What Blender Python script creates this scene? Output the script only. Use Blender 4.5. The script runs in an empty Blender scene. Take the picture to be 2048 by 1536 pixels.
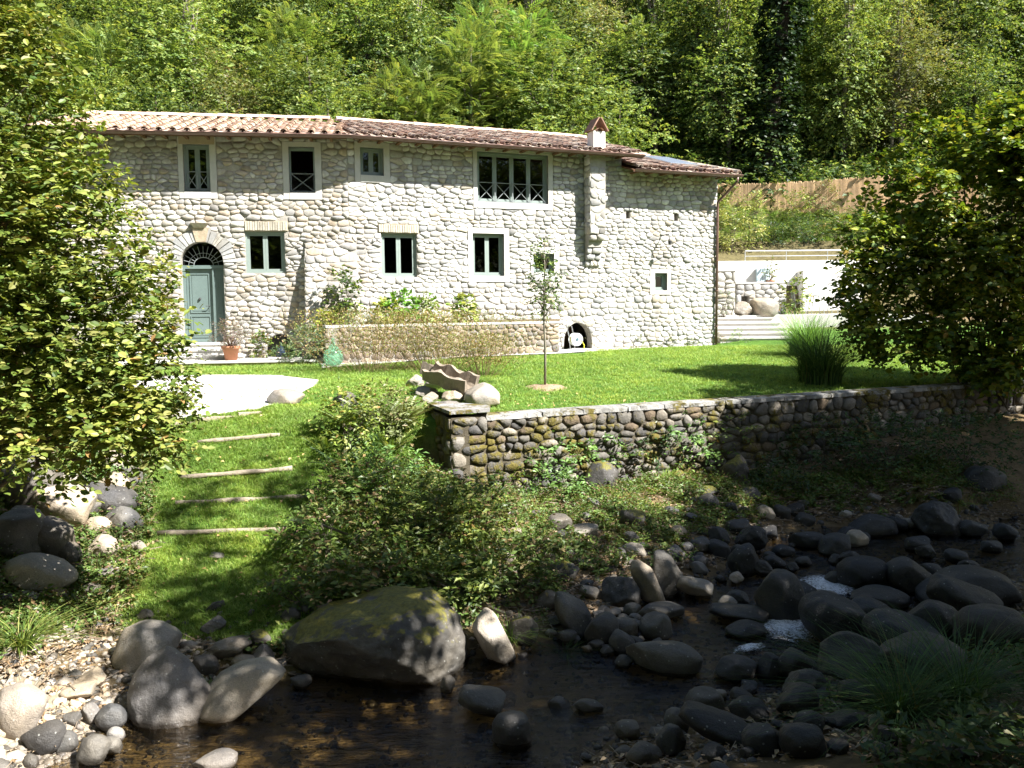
import bpy, bmesh, math, random
import numpy as np
from mathutils import Vector, Matrix, Euler, noise

random.seed(7)
rng = np.random.default_rng(7)
scene = bpy.context.scene
COL = scene.collection
R = math.radians

# ------------------------------------------------------------------ camera
CAMZ = 3.7
F = 1750.0                      # focal length in photo pixels (2048 wide)
PITCH, ROLL = R(5.0), -0.010
cam_d = bpy.data.cameras.new("camera")
cam_d.sensor_width = 36.0
cam_d.lens = 36.0 * F / 2048.0
cam_d.clip_start = 0.05
cam_d.clip_end = 900.0
cam = bpy.data.objects.new("camera", cam_d)
COL.objects.link(cam)
CAMM = Matrix.Translation((0, 0, CAMZ)) @ Matrix.Rotation(R(90) - PITCH, 4, 'X') @ Matrix.Rotation(ROLL, 4, 'Z')
cam.matrix_world = CAMM
scene.camera = cam

# ------------------------------------------------------------------ light
SUN_AZ, SUN_EL = 63.0, 46.0     # azimuth from -Y (towards the viewer) round to +X
sdir = Vector((math.sin(R(SUN_AZ)) * math.cos(R(SUN_EL)), -math.cos(R(SUN_AZ)) * math.cos(R(SUN_EL)), math.sin(R(SUN_EL))))
sd = bpy.data.lights.new("sun", 'SUN')
sd.energy = 5.0
sd.angle = R(0.53)
sd.color = (1.0, 0.975, 0.93)
sun = bpy.data.objects.new("sun", sd)
sun.rotation_euler = (-sdir).to_track_quat('-Z', 'Y').to_euler()
sun.location = (20, -10, 30)
COL.objects.link(sun)
world = bpy.data.worlds.new("World")
scene.world = world
world.use_nodes = True
wn = world.node_tree
wn.nodes.clear()
sky = wn.nodes.new('ShaderNodeTexSky')
sky.sky_type = 'NISHITA'
sky.sun_disc = False
sky.sun_elevation = R(SUN_EL)
sky.sun_rotation = math.atan2(sdir.x, sdir.y)
bg = wn.nodes.new('ShaderNodeBackground')
bg.inputs['Strength'].default_value = 0.05
wo = wn.nodes.new('ShaderNodeOutputWorld')
wn.links.new(sky.outputs[0], bg.inputs[0])
wn.links.new(bg.outputs[0], wo.inputs[0])
scene.view_settings.view_transform = 'Standard'
scene.view_settings.look = 'None'
scene.view_settings.exposure = 1.9
scene.view_settings.gamma = 1.0
scene.view_settings.use_curve_mapping = False
scene.cycles.max_bounces = 7
scene.cycles.diffuse_bounces = 3
scene.cycles.glossy_bounces = 3
scene.cycles.transmission_bounces = 4
scene.cycles.transparent_max_bounces = 8
scene.cycles.sample_clamp_indirect = 6.0
try:
    scene.cycles.use_denoising = True
except Exception:
    pass

# ------------------------------------------------------------------ geometry helpers
RC = np.array(CAMM.to_3x3())
def ray(px, py):
    d = RC @ np.array([(px - 1024.0) / F, -(py - 768.0) / F, -1.0])
    return d
def atY(px, py, Y):
    d = ray(px, py); t = Y / d[1]
    return np.array([d[0] * t, Y, CAMZ + d[2] * t])
def atZ(px, py, z):
    d = ray(px, py); t = (z - CAMZ) / d[2]
    return np.array([d[0] * t, d[1] * t, z])

def link(o, parent=None):
    COL.objects.link(o)
    if parent is not None:
        o.parent = parent
    return o
def tag(o, label=None, cat=None, group=None, kind=None):
    if label: o['label'] = label
    if cat: o['category'] = cat
    if group: o['group'] = group
    if kind: o['kind'] = kind
    return o
def empty(name, loc=(0, 0, 0), rz=0.0, label=None, cat=None, group=None, parent=None):
    o = bpy.data.objects.new(name, None)
    o.empty_display_size = 0.2
    o.location = loc; o.rotation_euler = (0, 0, rz)
    link(o, parent)
    return tag(o, label, cat, group)
def copy_tree(o, parent=None):
    c = o.copy(); COL.objects.link(c)
    if parent is not None: c.parent = parent
    for ch in list(o.children): copy_tree(ch, c)
    return c

class MB:
    """collects pieces (with a colour per vertex) and links them as one mesh object"""
    def __init__(s): s.V = []; s.Fc = []; s.C = []; s.n = 0
    def add(s, V, Fs, col=(1, 1, 1)):
        V = np.asarray(V, float).reshape(-1, 3)
        s.V.append(V)
        c = np.asarray(col, float)
        s.C.append(np.tile(c, (len(V), 1)) if c.ndim == 1 else c)
        if isinstance(Fs, np.ndarray): s.Fc.append(Fs + s.n)
        else: s.Fc.extend([np.array([f]) + s.n for f in Fs])
        s.n += len(V); return s
    def box(s, a, b, col=(1, 1, 1), M=None):
        x0, y0, z0 = a; x1, y1, z1 = b
        V = np.array([(x0,y0,z0),(x1,y0,z0),(x1,y1,z0),(x0,y1,z0),(x0,y0,z1),(x1,y0,z1),(x1,y1,z1),(x0,y1,z1)], float)
        if M is not None: V = M(V)
        return s.add(V, np.array([(0,3,2,1),(4,5,6,7),(0,1,5,4),(1,2,6,5),(2,3,7,6),(3,0,4,7)]), col)
    def tube(s, pts, rad, sides=8, col=(1, 1, 1), cap=True):
        pts = [np.asarray(p, float) for p in pts]; n = len(pts)
        rad = [rad] * n if np.isscalar(rad) else list(rad)
        V = []; up = None
        for i, p in enumerate(pts):
            t = pts[min(i + 1, n - 1)] - pts[max(i - 1, 0)]; t = t / (np.linalg.norm(t) + 1e-9)
            if up is None:
                up = np.array([0, 0, 1.]) if abs(t[2]) < .9 else np.array([1., 0, 0])
            a = np.cross(t, up); a /= np.linalg.norm(a) + 1e-9; b = np.cross(a, t); up = b
            for k in range(sides):
                w = 2 * math.pi * k / sides
                V.append(p + rad[i] * (math.cos(w) * a + math.sin(w) * b))
        Fs = [(i*sides+k, i*sides+(k+1) % sides, (i+1)*sides+(k+1) % sides, (i+1)*sides+k) for i in range(n-1) for k in range(sides)]
        s.add(V, np.array(Fs), col)
        if cap:
            b0 = s.n - len(V)
            s.Fc.append(np.array([list(range(b0 + sides - 1, b0 - 1, -1))])); s.Fc.append(np.array([list(range(b0 + (n-1)*sides, b0 + n*sides))]))
        return s
    def lathe(s, prof, c=(0, 0, 0), sides=20, col=(1, 1, 1)):
        V = [(c[0] + r*math.cos(2*math.pi*k/sides), c[1] + r*math.sin(2*math.pi*k/sides), c[2] + z) for r, z in prof for k in range(sides)]
        Fs = [(i*sides+k, i*sides+(k+1) % sides, (i+1)*sides+(k+1) % sides, (i+1)*sides+k) for i in range(len(prof)-1) for k in range(sides)]
        return s.add(V, np.array(Fs), col)
    def mesh(s, name, smooth=False):
        me = bpy.data.meshes.new(name)
        V = np.concatenate(s.V); C = np.concatenate(s.C)
        me.vertices.add(len(V)); me.vertices.foreach_set('co', V.ravel())
        lens = np.concatenate([np.full(len(f), f.shape[1]) for f in s.Fc])
        idx = np.concatenate([f.ravel() for f in s.Fc])
        me.loops.add(len(idx)); me.loops.foreach_set('vertex_index', idx.astype(np.int32))
        me.polygons.add(len(lens))
        st = np.concatenate([[0], np.cumsum(lens)[:-1]])
        me.polygons.foreach_set('loop_start', st.astype(np.int32))
        me.polygons.foreach_set('use_smooth', np.full(len(lens), bool(smooth)))
        me.update(calc_edges=True)
        ca = me.color_attributes.new('col', 'FLOAT_COLOR', 'POINT')
        ca.data.foreach_set('color', np.c_[C, np.ones(len(C))].astype(np.float32).ravel())
        return me
    def build(s, name, m, parent=None, smooth=False, kind=None):
        me = s.mesh(name, smooth)
        me.materials.append(m)
        o = bpy.data.objects.new(name, me); link(o, parent)
        if kind: o['kind'] = kind
        return o

# ------------------------------------------------------------------ materials
def nmat(name):
    m = bpy.data.materials.new(name); m.use_nodes = True
    nt = m.node_tree; nt.nodes.clear()
    out = nt.nodes.new('ShaderNodeOutputMaterial')
    return m, nt, out
def N(nt, t, **kw):
    n = nt.nodes.new(t)
    for k, v in kw.items():
        if k.startswith('i_'): n.inputs[k[2:].replace('_', ' ')].default_value = v
        else: setattr(n, k, v)
    return n
def noise_tex(nt, scale, detail=4, rough=.6, vec=None, dist=0.0):
    n = N(nt, 'ShaderNodeTexNoise'); n.inputs['Scale'].default_value = scale
    n.inputs['Detail'].default_value = detail; n.inputs['Roughness'].default_value = rough
    n.inputs['Distortion'].default_value = dist
    if vec is not None: nt.links.new(vec, n.inputs['Vector'])
    return n.outputs['Fac']
def ramp(nt, fac, stops):
    r = N(nt, 'ShaderNodeValToRGB'); el = r.color_ramp.elements
    el[0].position, el[0].color = stops[0][0], (*stops[0][1], 1)
    el[1].position, el[1].color = stops[1][0], (*stops[1][1], 1)
    for p, c in stops[2:]:
        e = el.new(p); e.color = (*c, 1)
    nt.links.new(fac, r.inputs[0]); return r.outputs[0]
def mix(nt, fac, a, b, mode='MIX'):
    n = N(nt, 'ShaderNodeMix', data_type='RGBA', blend_type=mode)
    for sock, v in ((n.inputs[0], fac), (n.inputs[6], a), (n.inputs[7], b)):
        if isinstance(v, (int, float)): sock.default_value = v
        elif isinstance(v, tuple): sock.default_value = (*v, 1) if len(v) == 3 else v
        else: nt.links.new(v, sock)
    return n.outputs[2]
def math_n(nt, op, a, b=0.0, c=None, clamp=False):
    n = N(nt, 'ShaderNodeMath', operation=op, use_clamp=clamp)
    for i, v in enumerate((a, b) if c is None else (a, b, c)):
        if isinstance(v, (int, float)): n.inputs[i].default_value = v
        else: nt.links.new(v, n.inputs[i])
    return n.outputs[0]
def bump(nt, h, strength=.5, dist=.02):
    b = N(nt, 'ShaderNodeBump'); b.inputs['Strength'].default_value = strength; b.inputs['Distance'].default_value = dist
    nt.links.new(h, b.inputs['Height']); return b.outputs[0]
def principled(nt, out, col, rough=.7, spec=.5, nrm=None, metal=0.0):
    p = N(nt, 'ShaderNodeBsdfPrincipled')
    if isinstance(col, tuple): p.inputs['Base Color'].default_value = (*col, 1)
    else: nt.links.new(col, p.inputs['Base Color'])
    if isinstance(rough, (int, float)): p.inputs['Roughness'].default_value = rough
    else: nt.links.new(rough, p.inputs['Roughness'])
    p.inputs['Specular IOR Level'].default_value = spec
    p.inputs['Metallic'].default_value = metal
    if nrm is not None: nt.links.new(nrm, p.inputs['Normal'])
    nt.links.new(p.outputs[0], out.inputs[0]); return p
def attr(nt, name='col'):
    return N(nt, 'ShaderNodeAttribute', attribute_name=name).outputs['Color']
def geo_pos(nt): return N(nt, 'ShaderNodeNewGeometry').outputs['Position']

def surf_mat(name, col=None, var=.25, scale=8, rough=.8, spec=.3, bs=.4, bd=.01, bscale=40, use_attr=False, metal=0.0):
    """general painted / stone / wood surface: colour with mottling and a fine relief"""
    m, nt, out = nmat(name); pos = geo_pos(nt)
    base = attr(nt) if use_attr else tuple(col)
    n1 = noise_tex(nt, scale, 5, .65, pos)
    sh = ramp(nt, n1, [(.25, (1 - var,) * 3), (.75, (1 + var * .6,) * 3)])
    c = mix(nt, 1.0, base, sh, 'MULTIPLY')
    if use_attr and col is not None: c = mix(nt, 1.0, c, tuple(col), 'MULTIPLY')
    b = bump(nt, noise_tex(nt, bscale, 5, .6, pos), bs, bd)
    principled(nt, out, c, rough, spec, b, metal); return m

def leaf_mat(name, tint=(1, 1, 1), trans=.32, gloss=.03, rough=.45, var=.35):
    m, nt, out = nmat(name); pos = geo_pos(nt)
    c = attr(nt)
    oi = N(nt, 'ShaderNodeObjectInfo').outputs['Random']
    c = mix(nt, 1.0, c, ramp(nt, oi, [(0, (1 - var * .5,) * 3), (1, (1 + var * .5,) * 3)]), 'MULTIPLY')
    c = mix(nt, 1.0, c, tuple(tint), 'MULTIPLY')
    c = mix(nt, 1.0, c, ramp(nt, noise_tex(nt, .9, 4, .6, pos), [(.3, (.72, .78, .8)), (.52, (1.0, 1.0, 1.0)), (.72, (1.32, 1.16, .95))]), 'MULTIPLY')
    d = N(nt, 'ShaderNodeBsdfDiffuse'); t = N(nt, 'ShaderNodeBsdfTranslucent'); g = N(nt, 'ShaderNodeBsdfGlossy'); g.inputs['Roughness'].default_value = rough
    nt.links.new(c, d.inputs[0])
    nt.links.new(mix(nt, 1.0, c, (1.25, 1.2, .55), 'MULTIPLY'), t.inputs[0])
    a = N(nt, 'ShaderNodeMixShader'); a.inputs[0].default_value = trans
    nt.links.new(d.outputs[0], a.inputs[1]); nt.links.new(t.outputs[0], a.inputs[2])
    b = N(nt, 'ShaderNodeMixShader'); b.inputs[0].default_value = gloss
    nt.links.new(a.outputs[0], b.inputs[1]); nt.links.new(g.outputs[0], b.inputs[2])
    nt.links.new(b.outputs[0], out.inputs[0]); return m

def rock_mat(name, cols, moss=0.0, var_scale=2.0):
    m, nt, out = nmat(name)
    tc = N(nt, 'ShaderNodeTexCoord').outputs['Object']; pos = geo_pos(nt)
    oi = N(nt, 'ShaderNodeObjectInfo').outputs['Random']
    n1 = noise_tex(nt, var_scale, 6, .65, pos, .4)
    c = ramp(nt, n1, [(.28, cols[0]), (.5, cols[1]), (.72, cols[2])])
    c = mix(nt, 1.0, c, ramp(nt, oi, [(0, (.62, .62, .66)), (.5, (1, 1, 1)), (.8, (1.12, 1.04, .94)), (1, (1.3, 1.3, 1.28))]), 'MULTIPLY')
    sp = noise_tex(nt, 90, 3, .7, pos)
    c = mix(nt, .5, c, ramp(nt, sp, [(.35, (.55, .55, .55)), (.65, (1.35, 1.35, 1.35))]), 'MULTIPLY')
    n2 = ramp(nt, noise_tex(nt, 1.3, 4, .6, pos), [(.35, (.72, .74, .80)), (.65, (1.18, 1.08, .94))]); c = mix(nt, 1.0, c, n2, 'MULTIPLY')
    # pale lichen spots
    v = N(nt, 'ShaderNodeTexVoronoi'); v.inputs['Scale'].default_value = 13; nt.links.new(pos, v.inputs['Vector'])
    lm = math_n(nt, 'LESS_THAN', v.outputs['Distance'], .11)
    c = mix(nt, math_n(nt, 'MULTIPLY', lm, .35), c, (.55, .55, .5))
    if moss:
        sx = N(nt, 'ShaderNodeSeparateXYZ'); nt.links.new(N(nt, 'ShaderNodeNewGeometry').outputs['Normal'], sx.inputs[0])
        mk = math_n(nt, 'ADD', math_n(nt, 'MULTIPLY', sx.outputs[2], .35), noise_tex(nt, 3.5, 5, .7, pos))
        mk = ramp(nt, mk, [(.80 - moss * .3, (0, 0, 0)), (.88 - moss * .3, (1, 1, 1))])
        mc = ramp(nt, noise_tex(nt, 30, 3, .6, pos), [(.3, (.06, .065, .01)), (.7, (.20, .17, .025))])
        c = mix(nt, mk, c, mc)
    # wet, dark band close to the water (water level z = 0)
    sz = N(nt, 'ShaderNodeSeparateXYZ'); nt.links.new(pos, sz.inputs[0])
    wz = math_n(nt, 'ADD', sz.outputs[2], math_n(nt, 'MULTIPLY', noise_tex(nt, 6, 2, .5, pos), -.06))
    wet = ramp(nt, wz, [(.0, (1, 1, 1)), (.045, (0, 0, 0))])
    c = mix(nt, wet, c, mix(nt, 1.0, c, (.42, .40, .38), 'MULTIPLY'))
    rg = mix(nt, wet, (.55, .55, .55), (.2, .2, .2))
    b1 = bump(nt, math_n(nt, 'ADD', noise_tex(nt, 7, 6, .65, pos), math_n(nt, 'MULTIPLY', sp, .25)), .6, .05)
    principled(nt, out, c, rg, .4, b1); return m

M = {}
M['mortar'] = surf_mat('mortar', (.36, .335, .295), .3, 6, .95, .1, .8, .02, 45)
m, nt, out = nmat('wall_stone'); pos = geo_pos(nt); M['stone'] = m
c = mix(nt, 1.0, attr(nt), ramp(nt, noise_tex(nt, 11, 6, .7, pos), [(.25, (.72, .72, .72)), (.75, (1.15, 1.15, 1.15))]), 'MULTIPLY')
mp = N(nt, 'ShaderNodeMapping'); mp.inputs['Scale'].default_value = (1.6, 1.6, .35); nt.links.new(pos, mp.inputs[0])
c = mix(nt, 1.0, c, ramp(nt, noise_tex(nt, .9, 5, .65, mp.outputs[0]), [(.32, (.68, .64, .58)), (.5, (.95, .94, .92)), (.68, (1.08, 1.08, 1.08))]), 'MULTIPLY')
principled(nt, out, c, .9, .15, bump(nt, noise_tex(nt, 34, 6, .7, pos), .7, .015))
M['trim'] = surf_mat('smooth_stone_trim', (.52, .50, .47), .12, 5, .7, .3, .25, .004, 60)
M['lintel'] = surf_mat('ochre_plaster', (.42, .34, .24), .2, 4, .85, .2, .3, .006, 40)
M['paint'] = surf_mat('sage_window_paint', (.22, .265, .24), .08, 6, .5, .4, .1, .002, 60)
M['door'] = surf_mat('blue_green_door_paint', (.125, .17, .16), .12, 4, .5, .4, .15, .003, 60)
M['iron'] = surf_mat('grey_iron', (.22, .24, .24), .15, 20, .5, .5, .1, .002, 80)
M['darkiron'] = surf_mat('dark_iron', (.05, .05, .05), .15, 20, .5, .5, .1, .002, 80)
M['tile'] = surf_mat('terracotta_tile', None, .35, 7, .85, .2, .5, .006, 60, True)
M['copper'] = surf_mat('brown_gutter', (.15, .085, .07), .2, 6, .42, .5, .1, .002, 40)
M['wood'] = surf_mat('dark_eaves_wood', (.16, .09, .05), .35, 10, .8, .2, .4, .006, 40)
M['greywood'] = surf_mat('weathered_timber', (.30, .25, .19), .4, 14, .9, .1, .7, .01, 50)
M['darkbark'] = surf_mat('ivy_dark_bark', (.035, .03, .024), .4, 12, .95, .1, .8, .02, 30)
M['bark'] = surf_mat('bark', (.12, .10, .075), .45, 12, .95, .1, .9, .02, 30)
M['palebark'] = surf_mat('pale_bark', (.20, .18, .14), .4, 8, .95, .1, .7, .015, 24)
M['white'] = surf_mat('white_render', (.70, .68, .64), .08, 3, .85, .2, .2, .004, 40)
M['step'] = surf_mat('pale_step_stone', (.50, .48, .45), .15, 5, .8, .2, .3, .005, 40)
M['terra'] = surf_mat('terracotta_pot', (.42, .19, .11), .15, 9, .8, .2, .3, .004, 40)
M['brick'] = surf_mat('edging_brick', None, .3, 9, .9, .1, .6, .008, 50, True)
M['reed'] = surf_mat('reed_screen', None, .25, 3, .9, .1, .4, .006, 60, True)
M['steel'] = surf_mat('steel_tube', (.55, .56, .57), .05, 6, .3, .5, .05, .001, 60, metal=.8)
M['plainattr'] = surf_mat('coloured_surface', None, .08, 6, .55, .4, .1, .002, 50, True)
M['leaf'] = leaf_mat('leaf')
M['leafgloss'] = leaf_mat('glossy_leaf', trans=.30, gloss=.025, rough=.5)
M['grass'] = leaf_mat('grass_blade', tint=(1.2, 1.2, 1.3), trans=.30, gloss=.02, var=.3)
M['frond'] = leaf_mat('hill_leaf', trans=.42, gloss=.015, var=.5)
M['rock'] = rock_mat('river_stone', [(.05, .048, .044), (.095, .091, .083), (.17, .162, .146)])
M['palepebble'] = rock_mat('pale_pebble', [(.30, .27, .22), (.42, .38, .32), (.54, .50, .44)])
M['wetshaderock'] = rock_mat('shaded_stream_stone', [(.022, .022, .022), (.040, .039, .037), (.075, .072, .067)])  # river stone copy: wet tone plus deep shade put into its colour
M['mossrock'] = rock_mat('mossy_stone', [(.045, .042, .036), (.085, .08, .07), (.15, .14, .125)], .24)
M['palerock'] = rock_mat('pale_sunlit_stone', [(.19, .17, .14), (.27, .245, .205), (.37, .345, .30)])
m, nt, out = nmat('garden_wall_stone'); pos = geo_pos(nt); M['wallrock'] = m
c = mix(nt, 1.0, attr(nt), ramp(nt, noise_tex(nt, 10, 5, .65, pos), [(.25, (.6, .6, .6)), (.75, (1.3, 1.3, 1.3))]), 'MULTIPLY')
mk = ramp(nt, math_n(nt, 'ADD', noise_tex(nt, 1.9, 5, .72, pos), math_n(nt, 'MULTIPLY', noise_tex(nt, 14, 3, .7, pos), .22)), [(.60, (0, 0, 0)), (.69, (1, 1, 1))])
c = mix(nt, mk, c, ramp(nt, noise_tex(nt, 26, 4, .7, pos), [(.3, (.06, .05, .012)), (.7, (.17, .14, .04))]))
principled(nt, out, c, .92, .15, bump(nt, math_n(nt, 'ADD', noise_tex(nt, 28, 6, .7, pos), math_n(nt, 'MULTIPLY', mk, .5)), .8, .025))

m, nt, out = nmat('window_glass'); M['glass'] = m
fr = N(nt, 'ShaderNodeFresnel'); fr.inputs[0].default_value = 1.5
g = N(nt, 'ShaderNodeBsdfGlossy'); g.inputs['Roughness'].default_value = .02; g.inputs[0].default_value = (.8, .85, .85, 1)
t = N(nt, 'ShaderNodeBsdfTransparent'); t.inputs[0].default_value = (.35, .37, .36, 1)
mx = N(nt, 'ShaderNodeMixShader'); nt.links.new(fr.outputs[0], mx.inputs[0]); nt.links.new(t.outputs[0], mx.inputs[1]); nt.links.new(g.outputs[0], mx.inputs[2]); nt.links.new(mx.outputs[0], out.inputs[0])

def color_glass(name, col):
    m, nt, out = nmat(name)
    p = N(nt, 'ShaderNodeBsdfPrincipled'); p.inputs['Base Color'].default_value = (*col, 1)
    p.inputs['Roughness'].default_value = .08; p.inputs['Transmission Weight'].default_value = .75; p.inputs['IOR'].default_value = 1.2
    nt.links.new(p.outputs[0], out.inputs[0]); return m
M['greenglass'] = color_glass('green_bottle_glass', (.30, .62, .42))
M['blueglass'] = color_glass('blue_bottle_glass', (.08, .12, .22))

# water: tinted see-through sheet with a rippled reflecting surface
m, nt, out = nmat('stream_water'); M['water'] = m
pos = geo_pos(nt)
mp = N(nt, 'ShaderNodeMapping'); mp.inputs['Rotation'].default_value = (0, 0, R(-40)); mp.inputs['Scale'].default_value = (1.0, 3.2, 1.0); nt.links.new(pos, mp.inputs[0])
hh = math_n(nt, 'ADD', noise_tex(nt, 3.2, 4, .6, mp.outputs[0], .6), math_n(nt, 'MULTIPLY', noise_tex(nt, 11, 3, .6, mp.outputs[0], .3), .4))
bn = bump(nt, hh, .8, .06)
fr = N(nt, 'ShaderNodeFresnel'); fr.inputs[0].default_value = 1.36; nt.links.new(bn, fr.inputs['Normal'])
g = N(nt, 'ShaderNodeBsdfGlossy'); g.inputs['Roughness'].default_value = .05; nt.links.new(bn, g.inputs['Normal'])
t = N(nt, 'ShaderNodeBsdfTransparent'); t.inputs[0].default_value = (.76, .67, .48, 1)
mx = N(nt, 'ShaderNodeMixShader'); nt.links.new(math_n(nt, 'MULTIPLY', fr.outputs[0], 1.3, clamp=True), mx.inputs[0]); nt.links.new(t.outputs[0], mx.inputs[1]); nt.links.new(g.outputs[0], mx.inputs[2]); nt.links.new(mx.outputs[0], out.inputs[0])

m, nt, out = nmat('white_water'); M['foam'] = m
pos = geo_pos(nt)
p = principled(nt, out, (.93, .95, 1.0), .5, .8, bump(nt, noise_tex(nt, 30, 4, .7, pos), 1.0, .04))
al = ramp(nt, math_n(nt, 'ADD', noise_tex(nt, 17, 5, .8, pos, 2.0), math_n(nt, 'MULTIPLY', attr(nt), .35)), [(.66, (0, 0, 0)), (.86, (1, 1, 1))]); nt.links.new(al, p.inputs['Alpha'])

# ------------------------------------------------------------------ ground height
def rbf_fit(P, z, lam=1e-3):
    P = np.asarray(P, float); z = np.asarray(z, float); n = len(P)
    d = np.linalg.norm(P[:, None] - P[None], axis=2)
    K = np.where(d > 1e-9, d, 0)          # linear kernel: no overshoot
    A = np.zeros((n + 3, n + 3)); A[:n, :n] = K + lam * np.eye(n); A[:n, n] = 1; A[:n, n+1:] = P; A[n, :n] = 1; A[n+1:, :n] = P.T
    w = np.linalg.solve(A, np.r_[z, 0, 0, 0])
    def f(X, Y):
        X = np.asarray(X, float); sh = X.shape; Q = np.c_[X.ravel(), np.asarray(Y, float).ravel()]
        o = np.zeros(len(Q))
        for s in range(0, len(Q), 20000):
            q = Q[s:s+20000]
            o[s:s+20000] = np.linalg.norm(q[:, None] - P[None], axis=2) @ w[:n] + w[n] + q @ w[n+1:]
        return o.reshape(sh)
    return f
PXB = [ # shared / stream bank side: photo pixel and height
 (360,880,1.72),(560,880,1.70),(330,950,1.37),(600,950,1.33),(340,1012,1.1),(610,1005,1.08),(320,1070,.87),(560,1070,.86),
 (300,1150,.62),(480,1150,.62),(230,1230,.42),(440,1230,.42),(560,1300,.2),(330,1310,.22),
 (0,930,1.75),(110,930,1.6),(220,930,1.45),(60,1050,1.15),(180,1080,.9),(60,1180,.75),(150,1260,.42),(0,1300,.5),(100,1380,.22),(220,1420,.06),
 (0,1450,.22),(120,1500,.03),(300,1500,-.15),(40,1560,-.02),(750,950,1.2),(690,1050,.86),(840,1060,.72),(960,965,.74),(1100,945,.75),(1250,915,.82),
 (1000,1060,.55),(1150,1020,.6),(1300,1010,.55),(1450,985,.55),(1500,930,.7),(1480,885,.9),(1180,1140,.25),(1330,1120,.2),(1450,1080,.15),
 (720,1150,.55),(860,1180,.45),(1000,1200,.28),(1080,1260,.08),(640,1230,.40),(560,1250,.36),(950,1270,.15),(1600,1010,.25),(1700,940,.6),(1850,900,.95),(1850,980,.5),(2000,980,.4),
 (1700,1040,.08),(1850,1045,.05),(2040,1045,.05),(1560,1060,.05),(1450,1150,.0),(1250,1220,.02),
 (700,1440,-.28),(560,1430,-.18),(900,1400,-.25),(1000,1440,-.28),(1100,1380,-.22),(1200,1340,-.2),(1330,1330,-.25),(1400,1260,-.22),(1480,1200,-.2),(1560,1140,-.2),
 (1700,1090,-.2),(1850,1075,-.25),(2030,1075,-.25),(500,1500,-.25),(800,1530,-.3),(1000,1530,-.15),(1700,1180,-.15),(1650,1250,-.18),(1850,1160,-.1),(1500,1350,-.12),
 (1150,1480,-.08),(1300,1440,-.02),(1300,1520,.12),(1500,1430,.1),(1700,1380,.15),(1900,1300,.1),(2040,1220,.1),(1700,1500,.42),(2030,1420,.5),(1500,1530,.4)]
XYB = [(-3,4.5,-.2),(-6,4.5,0),(-9,5,.5),(-1,4.5,.2),(1,4,.9),(3,4,1.3),(0,1,1.9),(5,5,1.1),(8,8,.7),(12,10,.6),(0,-5,2.2),(-8,0,1.6),(8,0,2.2),(20,5,2.5),(-20,5,2.0),
       (-9,9,1.5),(-12,12,2.1),(-20,15,2.4),(12,16,-.25),(18,18,-.25),(30,20,-.2),(10,13.2,.0),(12,13.8,.2),(15,14.5,.4),(30,14,1.5),(9.5,16.5,.4),(11,18.3,1.2),(16,22,1.4),(30,26,1.6),(-30,-30,4),(30,-30,5)]
PXL = [(300,760,2.2),(600,760,2.2),(300,825,2.02),(520,815,2.05),(650,755,2.18),(700,735,2.25),(700,840,1.95),(640,850,1.9),
       (980,825,1.92),(1100,805,1.92),(1300,795,1.92),(1480,785,1.92),(1800,760,1.95),(1000,760,2.08),(1100,722,2.28),(1400,700,2.3),(1600,700,2.3),(1300,750,2.08),(1800,700,2.25),(2040,755,2.05),(800,725,2.25)]
XYL = [(-12,22,2.3),(-8,22.5,2.25),(-5,23.5,2.25),(-2,24.5,2.3),(2,26,2.32),(6,28,2.32),(10,28,2.32),(-18,24,2.4),(-12,17,2.1),(-20,20,2.4),(14,26,2.3),(18,30,2.4),(25,34,3),(8,19,1.95),(10,22,2.1),(14,24,2.2),(12,20.5,1.9),(-6,30,2.4),(4,34,2.4)]
PB = [tuple(atZ(a, b, z)) for a, b, z in PXB] + XYB
PL = [tuple(atZ(a, b, z)) for a, b, z in PXL] + XYL
SH = [p for p in PB if p[0] < -1.4 and p[1] > 9.2] + [(-20, 5, 2.0)]
SL = [p for p in PL if p[0] < -2.2 and p[1] < 19]
BB = PB + [p for p in PL if p[0] < -2.3]
LL = PL + SH
fb = rbf_fit([p[:2] for p in BB], [p[2] for p in BB])
fl = rbf_fit([p[:2] for p in LL], [p[2] for p in LL])
# garden wall line: front of its top edge
WT = 1.97
W0 = atZ(972, 832, WT)[:2]; W1 = atZ(1480, 799, WT)[:2]; W2 = atZ(1880, 773, WT)[:2]
W3 = W2 + (W2 - W1) / np.linalg.norm(W2 - W1) * 6
PIER = atZ(858, 826, WT + .04)[:2]
WL = [PIER + np.array([-6.0, 2.4]), PIER + np.array([-.2, .25]), W0 + np.array([0, .2]), W1 + np.array([0, .2]), W2 + np.array([0, .2]), W3 + np.array([10, 4.5])]
def wall_line_y(X): return np.interp(X, [p[0] for p in WL], [p[1] for p in WL])
def smooth(t): t = np.clip(t, 0, 1); return t * t * (3 - 2 * t)
def nz(X, Y, s=1.0, k=0.0):
    return (np.sin(X*1.7*s + 1.3*np.sin(Y*.9*s + k)) * np.cos(Y*1.9*s + 1.1*np.sin(X*1.2*s + 2*k)) + .5*np.sin(X*4.1*s + Y*3.3*s + k) * np.cos(Y*4.7*s - X*2.2*s)) / 1.5
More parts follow.
